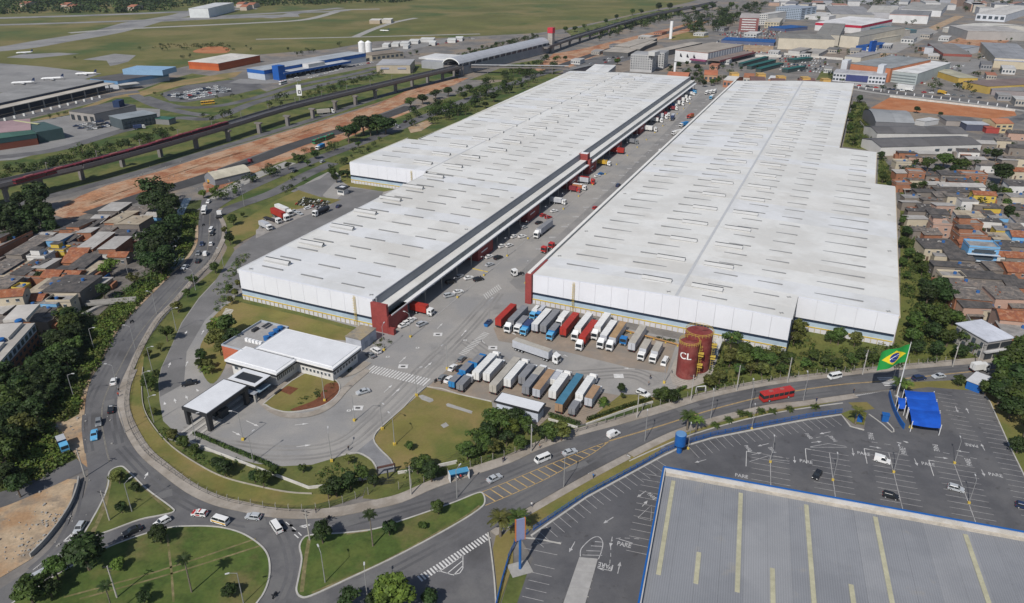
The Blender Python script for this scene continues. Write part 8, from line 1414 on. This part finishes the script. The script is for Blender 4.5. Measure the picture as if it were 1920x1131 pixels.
for x,y,to,c,lab in[(597,268,(607,264),'green','green-roofed bus parked by the tree clump, nearer the tent'),(617,261,(627,257),'green','green-roofed bus parked right against the tree clump'),(390,196,(400,195),'yellow','yellow bus on the airport street'),(531,158,(541,155),'white','white bus in front of the blue tower')]:bus(x,y,to,c,lab)
for kind,L,a,b,pc_,bx,lab in[('box',8,(610,277),(592,284),'white','blue','truck with deep blue box by the dirt shoulder'),('flatbed',9,(455,311),(470,306),'maroon',None,'maroon flatbed on the new asphalt strip'),('flatbed',8,(420,325),(410,328),'red',None,'dark red flatbed beside the tent'),('semi',14,(600,215),(622,213),'white','beige','pale semi-truck standing on the dirt strip'),('box',8,(258,243),(266,242),'white','navy','white and navy truck by the airport street'),('box',8,(1760,176),(1772,178),'yellow','yellow','yellow truck on the avenue beside the soil field'),('box',7,(1698,171),(1710,172),'white','white','white truck on the avenue beside the soil field')]:
 a,b=P(*a),P(*b);place(truck_proto(kind,L),'box_truck' if kind=='box' else 'flatbed_truck' if kind=='flatbed' else 'semi_truck','truck',(a+b)/2,math.atan2((b-a).y,(b-a).x),{'paint':PC[pc_],'box':tarp.get(bx),'roof':tarp.get(bx)},lab)
for i,(x,y)in enumerate([(913,612),(917,608)]):p=P(x,y);t=thing('waste_skip','blue waste skip at the grass corner, %s of two'%('nearer' if i==0 else 'farther'),'skip',(p.x,p.y,.2),AX);mb=MB();frustum(mb,(-.9,.9,.6),(-1.1,1.1,.8),0,1.3);mb.obj('container',PC['blue'],t);mb=MB();mb.box(0,0,1.3,1.4,2.2,1.6);mb.obj('lid',PC['navy'],t)
p=P(1313,736);t=thing('framed_sign','white framed board with dark squares by the tank yard hedge','sign',(p.x,p.y,0),math.radians(10));mb=MB();[mb.box(x,0,0,2.4,.2,.2)for x in(-1.6,1.6)];mb.box(0,0,2.2,2.4,3.4,.2);mb.obj('frame',white,t);[(lambda m_:(m_.box(x,0,.9,1.7,.7,.1),m_.obj('plate',darktrim,t)))(MB())for x in(-.8,.1,1)]
a,b=P(163,577),P(256,569);t=thing('pedestrian_bridge','concrete footbridge from the settlement over the ravine to the avenue','footbridge');mb=MB();mb.wall([a,b],2.4,1.2,1.6);mb.obj('deck',concrete,t);d=(b-a).normalized();n_=Vector((-d.y,d.x));[(lambda m_:(m_.wall([a+n_*s,b+n_*s],.12,1.6,2.5),m_.obj('parapet',concrete,t)))(MB())for s in(-1.2,1.2)];[(lambda m_,q:(m_.box(q.x,q.y,0,1.2,.8,2),m_.obj('pier',concrete,t)))(MB(),a.lerp(b,k))for k in(.25,.5,.75)];lowwall('narrow concrete ramp leading down from the footbridge',[(202,572),(180,580),(156,593)],1.0,1.5,concrete,'ramp')
def body_mesh(walk):
 me=bpy.data.meshes.new('person');s=.28 if walk else.09
 V=[(0,0,.93),(0,0,1.15),(0,.02,1.42),(0,.01,1.52),(0,0,1.66),(0,0,1.74),(-.19,0,1.40),(-.25,-.08*walk,1.12),(-.24,.14*walk+.04,.86),(.19,0,1.40),(.25,.08*walk,1.12),(.24,-.14*walk+.04,.86),(-.1,0,.88),(-.1,s*.5,.5),(-.1,s*.4,.08),(-.1,s*.4+.14,.04),(.1,0,.88),(.1,-s*.3,.5),(.1,-s,.08),(.1,-s+.14,.04)]
 Ed=[(0,1),(1,2),(2,3),(3,4),(4,5),(2,6),(6,7),(7,8),(2,9),(9,10),(10,11),(0,12),(12,13),(13,14),(14,15),(0,16),(16,17),(17,18),(18,19)]
 rad=[.15,.14,.15,.065,.10,.08,.065,.05,.035,.065,.05,.035,.095,.07,.05,.045,.095,.07,.05,.045]
 me.from_pydata(V,Ed,[]);o=bpy.data.objects.new('person',me);C.objects.link(o);md=o.modifiers.new('skin','SKIN');sk=me.skin_vertices[0].data
 for k,r in enumerate(rad):sk[k].radius=(r,r)
 sk[0].use_root=True;o.modifiers.new('sub','SUBSURF').levels=1;bpy.context.view_layer.update();out=bpy.data.meshes.new_from_object(o.evaluated_get(bpy.context.evaluated_depsgraph_get()));bpy.data.objects.remove(o);out.materials.clear()
 for m in(PC['navy'],PC['white'],plain('skin',(.30,.17,.11),.6),plain('hair',(.02,.015,.012),.7)):out.materials.append(m)
 for f in out.polygons:z=f.center.z;x=abs(f.center.x);f.material_index=3 if z>1.68 else 2 if z>1.47 or(x>.2 and z<1.08)else 1 if z>.92 or(x>.17 and z>.9)else 0;f.use_smooth=True
 return out
bm_=[body_mesh(0),body_mesh(1)]
for i,(x,y,c,lab)in enumerate([(223,745,'red','person in a red top walking on the path by the avenue bend'),(224,737,'black','person in a dark top walking ahead along the avenue bend'),(1112,898,'blue','person in blue walking at the zebra crossing near the car park fence'),(997,952,'white','person in a white top walking the pavement above the palms'),(593,963,'black','person in dark clothes by the park fence above the roundabout'),(943,868,'black','person in dark clothes on the avenue pavement, front one of a pair'),(946,866,'navy','person in navy on the avenue pavement, rear one of a pair'),(858,902,'white','person in white waiting at the bus shelter'),(864,900,'red','person in red waiting at the bus shelter'),(1012,842,'orange','person in an orange vest beside the fence near the pavement'),(586,694,'red','person in a red top by the office garden entrance'),(1219,712,'black','person in dark clothes crossing the yard near the tanks'),(1216,724,'brown','person in brown crossing the yard towards the hedge'),(901,524,'black','person in dark clothes at the dock bay kerb'),(654,846,'black','person walking near the exit road kerb'),(1600,738,'black','person on the pavement beside the zebra crossing'),(1530,755,'navy','person with a bag on the car park verge')]):
 p=P(x,y);o=put('person',bm_[i%2],None,(p.x,p.y,.26),math.radians(i*67));o.material_slots[1].link='OBJECT';o.material_slots[1].material=PC[c];tag(o,lab,'person')
for i,(x,y,w,dp,h,wl_,rf)in enumerate([(1070,112,18,4,5,0,0),(1108,96,16,4,4,1,1),(1142,84,14,3,4,2,2),(1196,68,22,3,5,1,0),(1225,60,16,3,4,3,3),(1300,62,20,3,4,0,0),(1340,52,18,3,5,2,2),(1395,62,24,4,5,0,0),(1590,94,22,5,5,1,1),(1625,88,20,4,5,0,2),(1655,84,16,4,6,2,0),(1690,72,24,5,6,0,1),(1722,88,16,4,5,3,2),(1740,104,22,5,5,1,0),(1760,122,20,5,5,0,1),(1780,134,18,5,5,2,2),(1726,64,18,4,6,1,1),(1760,70,20,4,5,0,0),(1840,120,22,6,6,2,2),(1850,140,20,5,5,1,3),(1880,128,26,6,6,0,0),(1872,178,26,5,5,2,1),(1905,186,24,6,6,1,0),(1500,100,20,4,5,0,1),(1440,96,20,3,4,0,0),(1550,92,20,4,5,1,2),(1545,128,16,4,5,0,1),(1330,122,16,4,5,3,3),(1350,112,18,4,5,0,0),(1212,116,12,3,5,3,3)]):
 bldg('small_shed','small work shed, %s counted through the industrial blocks'%nth(i),'shed',(x,y),(x+w,y+w*.06),(x+w*1.25,y+w*.06-dp),h,((.5,.5,.49),(.38,.35,.31),(.27,.27,.28),(.4,.2,.13))[wl_],((.52,.51,.49),(.30,.29,.28),(.17,.165,.165),(.36,.15,.09))[rf],panels=False,rows=1,cols=4,group='small sheds of the industrial district')
hz=MB();hz.prism([(-2700,-300),(2700,-300),(2700,3700),(-2700,3700)],-1,140,bottom=True)
hm=bpy.data.materials.new('haze');hm.use_nodes=True;ht=hm.node_tree;ht.nodes.remove(ht.nodes['Principled BSDF']);pv=ht.nodes.new('ShaderNodeVolumePrincipled')
pv.inputs['Color'].default_value=(.78,.86,1,1);pv.inputs['Density'].default_value=HAZE;pv.inputs['Anisotropy'].default_value=.2
ht.links.new(pv.outputs[0],ht.nodes['Material Output'].inputs['Volume']);hz.obj('haze',hm)['kind']='stuff'
wp=MB();wp.box(0,0,0,2.2,.7,.5);wp=wp.mesh('white_post',[white])
for i,(q,d)in enumerate(along(PP([(1596,164),(1668,175),(1790,189),(1900,203)]),7.5)):tag(put('white_post',wp,None,(q.x,q.y,.1)),'white roadside post, %s along the avenue above the bare soil field'%nth(i),'post','white posts along the soil field avenue')
for i,(x,y,w,dp,h,c,rf)in enumerate([(1636,78,10,2,18,(.012,.08,.33),(.012,.08,.33)),(1626,88,44,6,5,(.015,.08,.30),(.02,.09,.3)),(1668,62,40,5,9,(.5,.46,.4),(.42,.38,.32)),(1640,74,50,5,8,(.48,.45,.38),(.4,.37,.31))]):
 bldg('hall_annex',('tall blue portal tower at the cream hall','low blue portal block at the cream hall','pale annex roof behind the blue portal','pale annex roof beside the blue portal')[i],'building',(x,y),(x+w,y-w*.16),(x+w+4,y-w*.16-dp),h,c,rf,panels=False)
